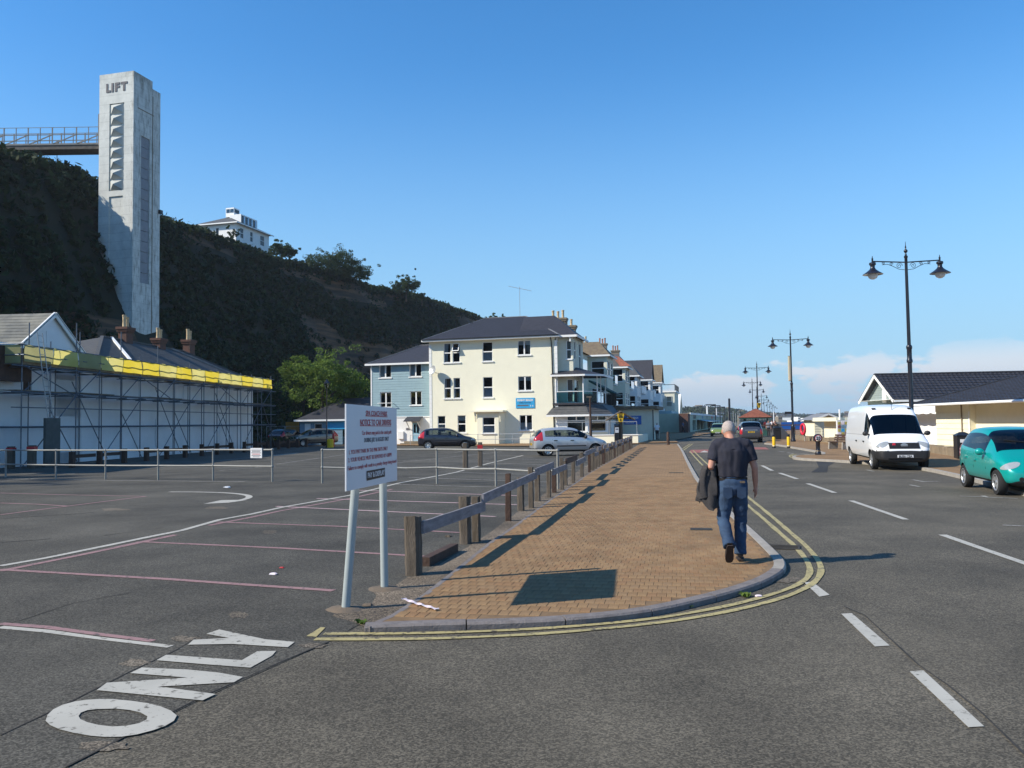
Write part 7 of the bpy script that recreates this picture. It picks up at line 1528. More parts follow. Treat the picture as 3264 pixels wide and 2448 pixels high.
# white high-roof van
VN = dict(cat='van', xs=[-2.85,-2.84,-2.80,-2.7,-2.3,-1.7,-1.0,-.3,.4,.85,1.1,1.3,1.5,1.75,2.0,2.2,2.4,2.58,2.70,2.78,2.82],
  top=[(-2.85,2.1),(-2.84,2.22),(-2.8,2.30),(-2.7,2.335),(-2.3,2.36),(-1,2.38),(.2,2.38),(.55,2.36),(.85,2.30),(1.1,2.18),(1.3,1.98),(1.5,1.80),(1.75,1.52),(2.0,1.27),(2.2,1.17),(2.4,1.08),(2.58,1.0),(2.7,.90),(2.82,.72)],
  belt=[(-2.85,1.2),(0,1.22),(1.1,1.20),(1.75,1.12),(2.2,1.02),(2.58,.93),(2.82,.66)], bot=[(-2.85,.42),(-2.7,.36),(2.5,.30),(2.75,.28),(2.82,.34)],
  wid=[(-2.85,.90),(-2.83,.95),(-2.75,.985),(1.2,.99),(1.8,.98),(2.2,.96),(2.5,.92),(2.7,.84),(2.78,.76),(2.82,.68)], tum=.085, side=[(.95,1.62)], screen=(1.30,2.0), rear=(-9,-8), wheel_r=.345, wheel_w=.21, track=.93, axles=[-2.0,1.86],
  head=[], lens=[(2.62,.72,.90,.19,.115,-.30,.8,.55)], taillamp=[(-2.9,-2.78,.8,1.1,.6,1.2)], trim=[(2.05,2.9,.2,.70),(-2.9,-2.72,.2,.6)], mirror=(1.66,1.30), mirror_mat=MAT['blackplastic'], seats=[.9],
  seams=[[(.78,.45),(.78,1.9)],[(1.72,.72),(1.70,1.1),(1.62,1.2)],[(.78,.45),(1.5,.45)],[(-.55,.45),(-.55,2.0)],[(-2.6,1.25),(.78,1.25)]], handles=[(.92,1.0),(-.4,1.0)], plates=[(1,.50,'BU56 CEA','signwhite')], spokes=9, spw=.3)
MAT['vanwhite'] = carpaint('van_white', (.80,.81,.82)); wf, wrr = G(2780.8,1496), G(2710,1478); hd_ = Vector((wf.x-wrr.x, wf.y-wrr.y,0)).normalized(); ctr = wf - hd_*1.86 + Vector((-hd_.y,hd_.x,0))*.90
van, vb = make_car('panel_van', 'white high-roof panel van with black bumper parked at the kerb', VN, MAT['vanwhite'], (ctr.x,ctr.y,0), hd_, 1.0)
def on_nose(y, z, off=.01): h = vb.ray_cast(Vector((6,y,z)), Vector((-1,0,0))); return h[0]+Vector((off,0,0)) if h[0] else Vector((2.8,y,z))
k = MB(); 
for i in range(5):
    z = .79+i*.042; pts = [on_nose(y,z,.006) for y in np.linspace(-.5,.5,11)]; k = MB(); k.tube(pts,.027,5); k.build('grille_bar', MAT['blackplastic'], van)
p = on_nose(0,.89,.03); k = MB(); k.m = Matrix.Translation(p) @ Matrix.Rotation(R(90),4,'Y'); k.lathe([(.075,-.01),(.075,.012),(.03,.014)],16,sy=1.6); k.build('badge', MAT['alloy'], van)
p = on_nose(-.33,.905,.03); k = MB(); k.m = Matrix.Translation(p) @ Matrix.Rotation(R(90),4,'Y')
for i in range(5): a = i*2*math.pi/5; k.sphere((.035*math.cos(a),.035*math.sin(a),0),.035,8,5,(1,1,.4))
k.build('paper_poppy', MAT['lifered'], van)
pts = [on_nose(y,.44,.004) for y in np.linspace(-.55,.55,11)]; k = MB(); k.tube(pts,.035,5); k.build('bumper_intake', MAT['dark'], van)
hA = vb.ray_cast(Vector((1.12,0,5)), Vector((0,0,-1)))[0]; k = MB(); k.tube([hA,hA+Vector((-.12,.0,.42))],.008,5); k.build('aerial', MAT['black'], van)
for s in (1,-1): h = vb.ray_cast(Vector((1.02,s*.62,5)), Vector((0,0,-1)))[0]; k = MB(); k.box(h.x-.05,h.x+.05,h.y-.06,h.y+.06,h.z-.01,h.z+.05); k.build('roof_marker', MAT['blackplastic'], van)
k = MB(); k.box(1.35,1.75,-.75,.75,1.05,1.16); k.build('dashboard', MAT['blackplastic'], van); k = MB(); k.box(1.5,1.75,-.2,.1,1.165,1.19); k.box(1.52,1.7,.25,.5,1.162,1.18); k.build('papers', MAT['signwhite'], van); k = MB(); k.box(1.5,1.7,-.55,-.3,1.165,1.28); k.build('red_folder', MAT['red'], van)
# ------------------------------------------------------------------ buildings on the sea side
def pantiles(root, quad, mat, name='roof', tile=.30, course=.33, amp=.028, lip=.03):
    """rolled tile roof: real waves across and a lip at every course; quad = eave-left, eave-right, ridge-right, ridge-left"""
    a, b, c, d = (Vector(p) for p in quad); wid = max((b-a).length, (c-d).length); hgt = max((d-a).length, (c-b).length); nr = (b-a).cross(d-a).normalized()
    nu = int(wid/tile*5); nc = max(2, int(hgt/course)); rows = []
    for i in range(nc): rows += [(i/nc, lip), ((i+.999)/nc, 0.0)]
    vs = []
    for t, h in rows:
        p, q = a.lerp(d,t), b.lerp(c,t)
        for j in range(nu+1):
            u = j/nu; pos = p.lerp(q,u); ph = (pos-a).dot((b-a).normalized())/tile*2*math.pi; vs.append(pos + nr*(h + amp*(.5+.5*math.sin(ph))**1.6))
    n1 = nu+1; k = MB(); k.v = [tuple(v) for v in vs]; 
    for i in range(len(rows)-1):
        for j in range(nu): k.f.append((i*n1+j,i*n1+j+1,(i+1)*n1+j+1,(i+1)*n1+j)); k.mi.append(0)
    return k.build(name, mat, root)
MAT['pantile'] = M('charcoal_tile', (.030,.030,.036), .5, .25, 3, .2, 30)
b1 = thing('grey_boarded_pavilion', 'grey-green boarded pavilion with white gable trim and charcoal tiled roof', 'building')
GX = 26.0; ya = AT(2849,1272,1).x; y_l, y_r = GX/ray(2738.5,1289).x*ray(2738.5,1289).y, GX/ray(2848.6,1272).x*ray(2848.6,1272).y; y_a = (y_l+y_r)/2
z_e = AT(2848.6,1272,y_r).z; z_a = AT(2785.6,1194,y_a).z; XE = 44.0; tilt_y = -.10     # ridge swings slightly towards the camera
def bx(x, y): return y + (x-GX)*tilt_y
GW = GX+.45
k = MB(); k.add([(GW,bx(GW,y_l-.5),0),(GW,bx(GW,y_r+.5),0),(GW,bx(GW,y_r+.5),z_e),(GW,y_a,z_a-.25),(GW,bx(GW,y_l-.5),z_e)],[(4,3,2,1,0)]); k.add([(GW,bx(GW,y_r+.5),0),(XE,bx(XE,y_r+.5),0),(XE,bx(XE,y_r+.5),z_e),(GW,bx(GW,y_r+.5),z_e)],[(0,1,2,3)]); k.build('wall', MAT['greyboard'], b1)
m_g = Matrix.Translation((GW,y_l-.5,0)) @ Matrix.Rotation(R(-90),4,'Z'); wd = (y_l-.5)-(y_r+.5); nb = 16
for i in range(nb):
    z0, z1 = 2.0+(z_a-2.3)*i/nb, 2.0+(z_a-2.3)*(i+1)/nb; f_ = max(0,(z0-z_e)/(z_a-.25-z_e)) if z0 > z_e else 0; x0, x1 = wd*.5*f_, wd*(1-.5*f_); k = MB(); k.m = m_g; k.add([(x0,-.03,z0),(x1,-.03,z0),(x1,-.008,z1),(x0,-.008,z1),(x0,0,z0),(x1,0,z0)],[(0,1,2,3),(4,5,1,0)]); k.build('weatherboard', MAT['greyboard'], b1)
vz0, vz1 = AT(2812,1282,y_a).z, AT(2812,1244,y_a).z; k = MB(); k.m = m_g; k.box(wd*.55,wd*.68,-.07,-.032,vz0-.05,vz1); k.build('gable_vent', MAT['white'], b1); k = MB(); k.m = m_g; k.box(wd*.5,wd*.92,-.07,-.032,2.2,2.75); k.build('window_head', MAT['white'], b1)
ze2 = z_e-.05
pantiles(b1, [(GX,y_r-.0,ze2),(XE,bx(XE,y_r),ze2),(XE,bx(XE,y_a),z_a),(GX,y_a,z_a)], MAT['pantile'])
k = MB(); k.add([(GX,y_a,z_a),(XE,bx(XE,y_a),z_a),(XE,bx(XE,y_l),ze2),(GX,y_l,ze2)],[(0,1,2,3)]); k.build('roof_back', MAT['pantile'], b1)
for p, q in (((GX,y_r,ze2),(GX,y_a,z_a)),((GX,y_l,ze2),(GX,y_a,z_a))): k = MB(); k.bar(Vector(p)+Vector((-.03,0,-.10)),Vector(q)+Vector((-.03,0,-.10)),.06,.22); k.build('barge_board', MAT['white'], b1); k = MB(); k.bar(Vector(p)+Vector((.02,0,.03)),Vector(q)+Vector((.02,0,.03)),.16,.07); k.build('verge_tile', MAT['pantile'], b1)
k = MB(); k.bar((GX,y_a,z_a+.03),(XE,bx(XE,y_a),z_a+.03),.2,.1); k.build('ridge_tile', MAT['pantile'], b1)
k = MB(); k.bar((GX,y_r-.05,ze2-.08),(XE,bx(XE,y_r)-.05,ze2-.08),.1,.14); k.build('gutter', MAT['white'], b1)
k = MB(); k.box(GX,GX+.45,y_r+.1,y_l-.1,z_e-.02,z_e+.0); k.build('soffit', MAT['white'], b1)
b2 = thing('cream_boarded_kiosk', 'low cream weatherboarded building with broad charcoal tiled roof behind the teal car', 'building')
xA = 22.7; yf = xA/ray(2986,1360).x*ray(2986,1360).y; yc = xA/ray(3094,1360).x*ray(3094,1360).y; ze3 = AT(2986,1290,yf).z; xB = xA+.3
k = MB(); mA = Matrix.Translation((xA,yf,0)) @ Matrix.Rotation(R(-90),4,'Z'); k.m = mA; k.wall(0,yf-yc,0,ze3); mB = Matrix.Translation((xB,yc,0)) @ Matrix.Rotation(R(-90),4,'Z'); k.m = mB; k.wall(0,14,0,ze3); k.m = Matrix.Identity(4); k.quad((xA,yf,0),(30,yf,0),(30,yf,ze3),(xA,yf,ze3)); k.quad((xA,yc,0),(xB,yc,0),(xB,yc,ze3),(xA,yc,ze3)); k.build('wall', MAT['creamboard'], b2)
boards(b2,0,yf-yc,.1,ze3-.4,.30,MAT['creamboard'],m=mA,y=-.01,lap=.028); boards(b2,0,14,.1,ze3-.05,.30,MAT['creamboard'],m=mB,y=-.01,lap=.028)
k = MB(); k.m = mA; k.box(yf-yc-.09,yf-yc,-.05,-.03,.05,ze3-.4); k.build('corner_trim', MAT['white'], b2); k = MB(); k.m = mA; k.box(0,yf-yc,-.05,-.02,ze3-.4,ze3); k.build('frieze', MAT['creamboard'], b2); k = MB(); k.m = mA; k.tube([((yf-yc)*.8,-.08,.2),((yf-yc)*.8,-.08,ze3)],.03,6); k.build('downpipe', MAT['stonewall'], b2)
eL = AT(2937.6,1291,yf+1.0); XO = xA-.85; zr_ = AT(3212,1203,44.6).z
pantiles(b2, [(XO,yf+1.1,ze3+.02),(XO,24,ze3+.02),(xA+4.2,24,zr_),(xA+4.2,yf-.3,zr_)], MAT['pantile'])
k = MB(); k.add([(XO,yf+1.1,ze3+.0),(xA+4.2,yf-.3,zr_-.02),(xA+9,yf+1.1,ze3)],[(0,1,2)]); k.add([(xA+4.2,yf-.3,zr_-.02),(xA+4.2,24,zr_-.02),(xA+9,24,ze3),(xA+9,yf+1.1,ze3)],[(0,1,2,3)]); k.build('roof_back', MAT['pantile'], b2)
k = MB(); k.bar((XO,yf+1.1,ze3+.06),(xA+4.2,yf-.3,zr_+.05),.2,.1); k.build('hip_tile', MAT['pantile'], b2); k = MB(); k.tube([(XO-.06,yf+1.1,ze3-.02),(XO-.06,24,ze3-.02)],.065,8); k.build('gutter', MAT['white'], b2); k = MB(); k.box(XO,xB,24,yf+1.0,ze3-.06,ze3-.01); k.build('soffit', MAT['white'], b2)
for i in range(5): k = MB(); k.box(xA+3.4,xA+3.9,30+i*.001,30.3,zr_-.2,zr_) if False else None
wv_ = thing('canvas_side_wall', 'pale grey canvas wall with scalloped awning between the pavilion and the cream building', 'wall'); xW = 24.4; k = MB(); k.box(xW,xW+.1,yf-1.5,yf+9,0,2.2); k.build('panel', MAT['wwall'], wv_)
k = MB(); n = 40
for i in range(n):
    y0, y1 = yf-1.5+10.5*i/n, yf-1.5+10.5*(i+1)/n; s0, s1 = .07*abs(math.sin(i*.9)), .07*abs(math.sin((i+1)*.9)); k.add([(xW-.9,y0,2.35),(xW-.9,y1,2.35),(xW-.92,y1,2.12-s1),(xW-.92,y0,2.12-s0)],[(0,1,2,3)])
k.add([(xW+.1,yf-1.5,2.75),(xW+.1,yf+9,2.75),(xW-.9,yf+9,2.35),(xW-.9,yf-1.5,2.35)],[(3,2,1,0)]); k.build('awning', MAT['white'], wv_)
# huts
def kh(x, y): return (2400+x/6.144, 1180+y/6.144)
h0 = G(2597,1406); yh = 71.0; hx0, hx1 = AT(2597,1380,yh).x, AT(2674,1380,yh).x; hut = thing('beach_hut', 'small cream boarded beach hut with pale shallow gable roof', 'hut', (0,0,0)); zl_, zr2, zap = AT(*kh(1110,985),yh).z, AT(*kh(1620,900),yh).z, AT(*kh(1490,850),yh).z; zl_ = zr2 = min(zl_+.15,zap-.3); xm = AT(2642,1318,yh).x; xm = (hx0+hx1)/2+.05
k = MB(); k.add([(hx0,yh,0),(hx1,yh,0),(hx1,yh,zr2),(xm,yh,zap-.08),(hx0,yh,zl_)],[(0,1,2,3,4)]); k.quad((hx0,yh+2.6,0),(hx0,yh,0),(hx0,yh,zl_),(hx0,yh+2.6,zl_)); k.build('wall', MAT['creamboard'], hut)
for i in range(8):
    z0 = .15+i*.22; k = MB(); k.add([(hx0,yh-.03,z0),(hx1,yh-.03,z0),(hx1,yh-.008,z0+.22),(hx0,yh-.008,z0+.22),(hx0,yh,z0),(hx1,yh,z0)],[(0,1,2,3),(4,5,1,0)]); k.build('weatherboard', MAT['creamboard'], hut)
for sgn_, xe in ((-1,hx0-.35),(1,hx1+.35)): k = MB(); za_, ze_ = zap, zl_-.12; k.add([(xm,yh-.4,za_),(xm,yh+3,za_),(xe,yh+3,ze_),(xe,yh-.4,ze_),(xm,yh-.4,za_-.06),(xe,yh-.4,ze_-.06)],[(0,1,2,3) if sgn_ < 0 else (3,2,1,0),(0,3,5,4) if sgn_ < 0 else (4,5,3,0)]); k.build('roof', MAT['lead'], hut); k = MB(); k.bar((xm,yh-.42,za_-.05),(xe,yh-.42,ze_-.05),.04,.14); k.build('barge_board', MAT['white'], hut)
k = MB(); k.tube([(hx0+.55,yh-.1,0),(hx0+.55,yh-.1,zl_)],.03,6); k.build('downpipe', MAT['creamboard'], hut)
kio = thing('flat_roofed_kiosk', 'flat-roofed cream kiosk with a rack of postcards behind the white van', 'kiosk'); ky = 60; kx0 = AT(*kh(1590,950),ky).x; zk0, zk1 = AT(*kh(1600,1000),ky).z, AT(*kh(1600,925),ky).z
k = MB(); k.box(kx0-.1,kx0+5,ky-.6,ky+4,zk0,zk1); k.build('flat_roof', MAT['creamboard'], kio); k = MB(); k.box(kx0+.6,kx0+5,ky+.4,ky+3.6,0,zk0); k.build('wall', MAT['creamboard'], kio); k = MB(); k.tube([(kx0+.15,ky-.65,zk0+.1),(kx0+.15,ky-.65,AT(*kh(1615,770),ky).z)],.06,6); k.build('vent_pipe', MAT['white'], kio)
pr = thing('postcard_rack', 'tall white postcard rack with coloured cards beside the flat-roofed kiosk', 'rack', (AT(*kh(1755,1200),ky-.8).x,ky-.8,0)); k = MB(); k.box(-.4,.4,-.1,.1,.05,1.75); k.build('frame', MAT['signwhite'], pr); rc = random.Random(2)
for i in range(6):
    for j in range(3): k = MB(); k.box(-.36+j*.25,-.36+j*.25+.2,-.125,-.102,.2+i*.25,.2+i*.25+.2); k.build('postcard', rc.choice([MAT['signblue'],MAT['redtile'],MAT['tape'],MAT['navyboard'],MAT['sheet2']]), pr)
# sea wall and rocks
sw = thing('sea_wall', 'low brown stone sea wall along the back of the promenade', 'wall'); pw = [G(2505,1398), G(2570,1407), G(2620,1412)*1.0, G(2690,1420), G(2800,1428), G(2960,1446), G(3060,1462)]
for a, b in zip(pw, pw[1:]):
    n = max(1,int((b-a).length/1.1))
    for i in range(n): p, q = a.lerp(b,i/n), a.lerp(b,(i+.97)/n); k = MB(); h = .42+.06*noise.noise(p*2); k.bar((p.x,p.y,h/2+.05),(q.x,q.y,h/2+.05),.42,h); k.build('stone', MAT['stonewall'], sw)
rk_ = tag(MB().sphere((0,0,.55),.9,10,7,(1.25,.8,.85)).build('boulder', MAT['stonewall'], None), 'rough brown boulder leaning by the cream building corner', 'boulder'); p = G(2945,1452); rk_.location = (p.x+.3,p.y+2.5,0)
for v in rk_.data.vertices: v.co += Vector((noise.noise(v.co*1.7),noise.noise(v.co*1.9+Vector((4,0,0))),noise.noise(v.co*1.6+Vector((0,7,0)))))*.22
# ------------------------------------------------------------------ street furniture
for i, (x, y) in enumerate(((2467.5,1428.5),(2514,1428.5))):
    p = G(x,y); r_ = thing('bollard', 'yellow and black banded bollard, %s' % ('nearer the grey people carrier' if i == 0 else 'in front of the signed lamp post'), 'bollard', p, 0, 'yellow bollards by the crossing'); k = MB(); k.lathe([(.115,0),(.115,.1),(.10,.12)],14); k.build('base', MAT['black'], r_, 40); k = MB(); k.lathe([(.10,.12),(.10,.72),(.09,.74)],14); k.build('sleeve', MAT['yellowp'], r_, 40); k = MB(); k.lathe([(.09,.74),(.1,.76),(.1,.84),(.04,.87)],14); k.build('cap', MAT['black'], r_, 40); k = MB(); k.lathe([(.104,.14),(.104,.17)],14); k.build('white_ring', MAT['signwhite'], r_, 40)
p = G(2608.5,1456); z1 = AT(2608.5,1384,p.y).z; sb20 = thing('speed_bollard', 'dark bollard with a round white 20 speed sign on top', 'bollard', (p.x,p.y,.08)); k = MB(); k.lathe([(.15,0),(.15,.12),(.115,.18),(.11,.22),(.12,.24),(.105,.28),(.105,.66),(.12,.68),(.12,.72),(.09,.76)],16); k.build('column', MAT['lampblack'], sb20, 40)
k = MB(); k.m = Matrix.Translation((0,0,z1-.28)) @ Matrix.Rotation(R(90),4,'X'); k.lathe([(.20,-.06),(.215,-.04),(.215,.05),(.19,.06)],24); k.build('head', MAT['lampblack'], sb20, 40); k = MB(); k.m = Matrix.Translation((0,-.062,z1-.28)) @ Matrix.Rotation(R(90),4,'X'); k.lathe([(.165,0),(.165,.004)],24); k.build('red_ring', MAT['red'], sb20); k = MB(); k.m = Matrix.Translation((0,-.067,z1-.28)) @ Matrix.Rotation(R(90),4,'X'); k.lathe([(.14,0),(.14,.004)],24); k.build('disc', MAT['signwhite'], sb20)
for ch_, x in (('2',-.058),('0',.058)): text_mesh(ch_, .21, MAT['black'], 'digit', sb20, (x,-.074,z1-.28), (R(90),0,0), .002, .95, .008)
for z in (.2,.7): k = MB(); k.lathe([(.123,z),(.126,z+.01),(.123,z+.02)],16); k.build('gold_ring', MAT['pot'], sb20)
p = G(2632,1438); bch = thing('promenade_bench', 'concrete-legged bench with dark slats on the promenade', 'bench', (p.x+.6,p.y,.09), R(-80)); 
for x in (-.7,.7): k = MB(); k.add([(x-.05,-.05,0),(x+.05,-.05,0),(x+.05,.5,0),(x-.05,.5,0),(x-.05,-.02,.42),(x+.05,-.02,.42),(x+.05,.42,.42),(x-.05,.42,.42),(x-.05,.52,.85),(x+.05,.52,.85),(x+.05,.60,.85),(x-.05,.60,.85)],[(0,1,5,4),(1,2,6,5),(3,0,4,7),(4,5,6,7),(7,6,9,8),(6,2,10,9),(2,3,11,10),(3,7,8,11),(8,9,10,11)]); k.build('leg', MAT['kerb_conc'], bch)
for i in range(4): k = MB(); k.box(-.9,.9,.0+i*.105,.09+i*.105,.42,.46); k.build('seat_slat', MAT['woodbrown'], bch)
for i in range(3): k = MB(); k.box(-.9,.9,.43+i*.035,.47+i*.035,.5+i*.13,.6+i*.13); k.build('back_slat', MAT['woodbrown'], bch)
p = G(2561,1410); zc_ = AT(2556,1368,p.y).z; lr = thing('lifebuoy', 'red lifebuoy in its housing on a post by the sea wall', 'lifebuoy', (p.x,p.y,0)); k = MB(); k.tube([(.12,0,0),(.12,0,zc_)],.05,8); k.build('post', MAT['kerb_conc'], lr); k = MB(); k.tube([(.33*math.sin(a)*.14,-.33*math.sin(a)*.95,zc_+.40*math.cos(a)) for a in np.linspace(0,2*math.pi,24,endpoint=False)],.10,8,closed=True); k.build('ring', MAT['lifered'], lr, 60)
def litter_bin(p, label, mat, h=.95, w=.48, gable=True):
    r_ = thing('litter_bin', label, 'bin', (p.x,p.y,.09), R(-12)); k = MB(); k.box(-w/2,w/2,-w/2,w/2,.04,h); k.build('body', mat, r_); k = MB(); k.add([(-w*.56,-w*.56,h),(w*.56,-w*.56,h),(w*.56,w*.56,h),(-w*.56,w*.56,h),(-w*.2,0,h+.14),(w*.2,0,h+.14)],[(0,1,5,4),(1,2,5),(2,3,4,5),(3,0,4)]); k.build('lid', mat, r_); k = MB(); k.box(-w*.3,w*.3,-w/2-.012,-w/2-.002,h-.3,h-.16); k.build('opening', MAT['signwhite'] if gable else MAT['dark'], r_); return r_
litter_bin(G(3070,1470), 'black litter bin with white flap beside the teal car', MAT['black'], 1.0, .55); litter_bin(G(2478,1405), 'dark round-shouldered litter bin by the two people on the promenade', MAT['black'], 1.05, .6, False)
# shelter with red tiled hip roof
sy = 92; sxc = AT(2409,1330,sy).x; sh = thing('seafront_shelter', 'seafront shelter with a steep red tiled hipped roof and glazed sides', 'shelter', (sxc,sy,.09), R(-18)); ze_s, za_s = AT(2409,1331,sy).z-.09, AT(2409,1302,sy).z-.09; W_s = 1.75
for (a, b) in (((-W_s,-W_s),(W_s,-W_s)),((W_s,-W_s),(W_s,W_s)),((W_s,W_s),(-W_s,W_s)),((-W_s,W_s),(-W_s,-W_s))):
    n = 7; a3, b3, c3 = Vector((*a,ze_s)), Vector((*b,ze_s)), Vector((0,0,za_s))
    for i in range(n):
        t0, t1 = i/n, min(.999,(i+1.15)/n); k = MB(); nr = (b3-a3).cross(c3-a3).normalized()*.05; k.add([a3.lerp(c3,t0)+nr,b3.lerp(c3,t0)+nr,b3.lerp(c3,t1),a3.lerp(c3,t1),a3.lerp(c3,t0),b3.lerp(c3,t0)],[(0,1,2,3),(4,5,1,0)]); k.build('tile_course', MAT['redtile'], sh)
k = MB(); k.box(-W_s+.05,W_s-.05,-W_s+.05,W_s-.05,ze_s-.12,ze_s-.01); k.build('soffit', MAT['awning'], sh)
for x in (-1.2,0,1.2):
    for y in (-1.2,1.2): k = MB(); k.box(x-.06,x+.06,y-.06,y+.06,0,ze_s-.1); k.build('post', MAT['awning'], sh)
for y in (-1.2,1.2):
    for x0, x1 in ((-1.14,-.06),(.06,1.14)): k = MB(); k.box(x0,x1,y-.01,y+.01,.9,ze_s-.3); k.build('pane', MAT['glass'], sh); k = MB(); k.box(x0,x1,y-.03,y+.03,.05,.9); k.build('panel', MAT['awning'], sh)
# ticket machine shelter
tp_ = G(1979,1420); ty = tp_.y-2; tx = AT(1979,1400,ty).x; tk = thing('ticket_shelter', 'rustic timber post with little gabled roof over the ticket machine', 'shelter', (tx,ty,0)); za_t, ze_t = AT(1977,1310,ty).z, AT(1977,1337,ty).z
k = MB(); k.lathe([(.17,0),(.15,za_t*.5),(.14,za_t-.1)],10); k.build('post', MAT['wood'], tk, 50)
for s in (-1,1): k = MB(); k.add([(0,-.45,za_t),(0,.45,za_t),(s*1.08,.45,ze_t),(s*1.08,-.45,ze_t),(0,-.45,za_t-.09),(0,.45,za_t-.09),(s*1.08,.45,ze_t-.09),(s*1.08,-.45,ze_t-.09)],[(0,1,2,3),(7,6,5,4),(0,3,7,4),(3,2,6,7),(1,5,6,2)] if s < 0 else [(3,2,1,0),(4,5,6,7),(4,7,3,0),(7,6,2,3),(2,6,5,1)]); k.build('roof_board', MAT['wood'], tk)
k = MB(); k.bar((-.85,0,ze_t+.05),(.85,0,ze_t+.05),.09,.1); k.build('tie_beam', MAT['wood'], tk)
zp0, zp1 = AT(1976,1345,ty).z, AT(1976,1319,ty).z; pay_sign((tx-.05,ty-.5,zp0), 0, .55, zp1-zp0, 'yellow pay here sign under the little timber gable')
tm = thing('ticket_machine', 'black parking ticket machine with white notice beside the timber post', 'ticket machine', (AT(1966,1400,ty-.2).x,ty-.2,0)); zm = AT(1966,1352,ty).z; k = MB(); k.box(-.17,.17,-.15,.15,0,zm-.1); k.add([(-.17,-.15,zm-.1),(.17,-.15,zm-.1),(.17,.15,zm-.1),(-.17,.15,zm-.1),(-.17,.15,zm),(.17,.15,zm)],[(0,1,5,4),(1,2,5),(3,0,4),(2,3,4,5)]); k.build('cabinet', MAT['black'], tm); k = MB(); k.box(-.14,.14,-.165,-.152,zm-.65,zm-.25); k.build('notice', MAT['signwhite'], tm)
k = MB(); k.box(-.1,.1,-.172,-.166,zm-.42,zm-.33); k.build('notice_print', MAT['signtext'], tm)
p = G(1884,1440); ptop = AT(1873,1267,p.y).z; pp = thing('tall_post', 'tall dark rust-stained post beside the silver hatchback', 'post', (p.x,p.y,0)); k = MB(); k.lathe([(.09,0),(.085,ptop*.6),(.05,ptop*.62),(.06,ptop*.66),(.06,ptop)],8); k.build('shaft', MAT['woodbrown'], pp, 40); k = MB(); k.box(-.05,.05,-.04,.04,ptop-.5,ptop-.06); k.build('plate', MAT['black'], pp); k = MB(); k.box(-.22,.1,-.04,.04,ptop,ptop+.07); k.build('bracket', MAT['plank'], pp)
p = G(2130,1421); sp_ = thing('wooden_bollard', 'single short dark wooden post at the far end of the tan pavement', 'bollard', (p.x,p.y,.08)); k = MB(); k.lathe([(.12,0),(.10,.9),(.06,.98)],8); k.build('shaft', MAT['woodbrown'], sp_, 40)
for i, x in enumerate((2353.5,2358)):
    p = AT(x,1391,95); z_ = AT(x,1324,95).z; o_ = tag(MB().tube([(0,0,0),(0,0,z_)],.05,8).build('sign_pole', MAT['kerb_conc']), 'slim pale sign pole beside the tiled shelter', 'pole', 'pale sign poles by the shelter'); o_.location = (p.x,95+.2*i,0)
# picnic table and planters in front of the extension
tb_ = FS.M @ Vector((SBW+3.6,5.0,0)); pt_ = thing('picnic_table', 'wooden picnic table on the terrace behind the low cream wall', 'table', tb_, RZT)
k = MB(); k.box(-.9,.9,-.35,.35,.72,.77); k.build('table_top', MAT['wood'], pt_)
for s in (-1,1): k = MB(); k.box(-.9,.9,s*.65-.13,s*.65+.13,.43,.47); k.build('bench', MAT['wood'], pt_)
for x in (-.6,.6):
    for s in (-1,1): k = MB(); k.bar((x,s*.7,0),(x,s*.22,.72),.05,.09); k.build('leg', MAT['wood'], pt_)
# beach gear and distant bits beside the promenade
for i, (x, y, c, w) in enumerate(((690,1090,'signdeepblue',1.4),(800,1085,'signdeepblue',2.2),(865,1080,'signdeepblue',1.6))):
    y_ = 84; q = AT(*kh(x,y),y_); o_ = tag(MB().box(-w/2,w/2,-.02,.02,q.z-.45,q.z+.35).build('windbreak', MAT[c]), ['narrow bright blue windbreak by the beach steps','wide blue windbreak by the beach steps','dark blue windbreak next to the wide one'][i], 'windbreak'); o_.location = (q.x,y_+i*.4,0); 
    for xx in (-w/2,w/2): k = MB(); k.tube([(xx,0,0),(xx,0,q.z+.4)],.025,5); k.build('stake', MAT['wood'], o_)
stp = thing('beach_stair_wall', 'grey sloping concrete stair wall leading down to the beach', 'wall', (AT(*kh(610,1250),76).x,76,0), R(20)); stp.scale = (.36,.6,.85); k = MB(); k.add([(-1.6,0,0),(1.8,0,0),(1.8,0,.4),(-1.4,0,1.75),(-1.6,0,1.75),(-1.6,.5,0),(1.8,.5,0),(1.8,.5,.4),(-1.4,.5,1.75),(-1.6,.5,1.75)],[(0,1,2,3,4),(9,8,7,6,5),(1,6,7,2),(2,7,8,3),(3,8,9,4)]); k.build('wall_body', MAT['kerb_conc'], stp)
wdk = thing('timber_decking', 'brown timber deck and steps beyond the sea wall', 'deck', (AT(*kh(950,1250),76).x,78,0), R(-15))
for i in range(6): k = MB(); k.box(-3.2,2.2,-.4+i*.3,-.14+i*.3,.9,.95); k.build('deck_board', MAT['woodbrown'], wdk)
for x in (-3,-1.2,.6,2.1): k = MB(); k.box(x-.06,x+.06,-.4,-.28,0,1.4); k.build('post', MAT['woodbrown'], wdk)
k = MB(); k.box(-3.2,2.2,-.42,-.36,1.3,1.4); k.build('rail', MAT['woodbrown'], wdk)
HAZE = 0.00016
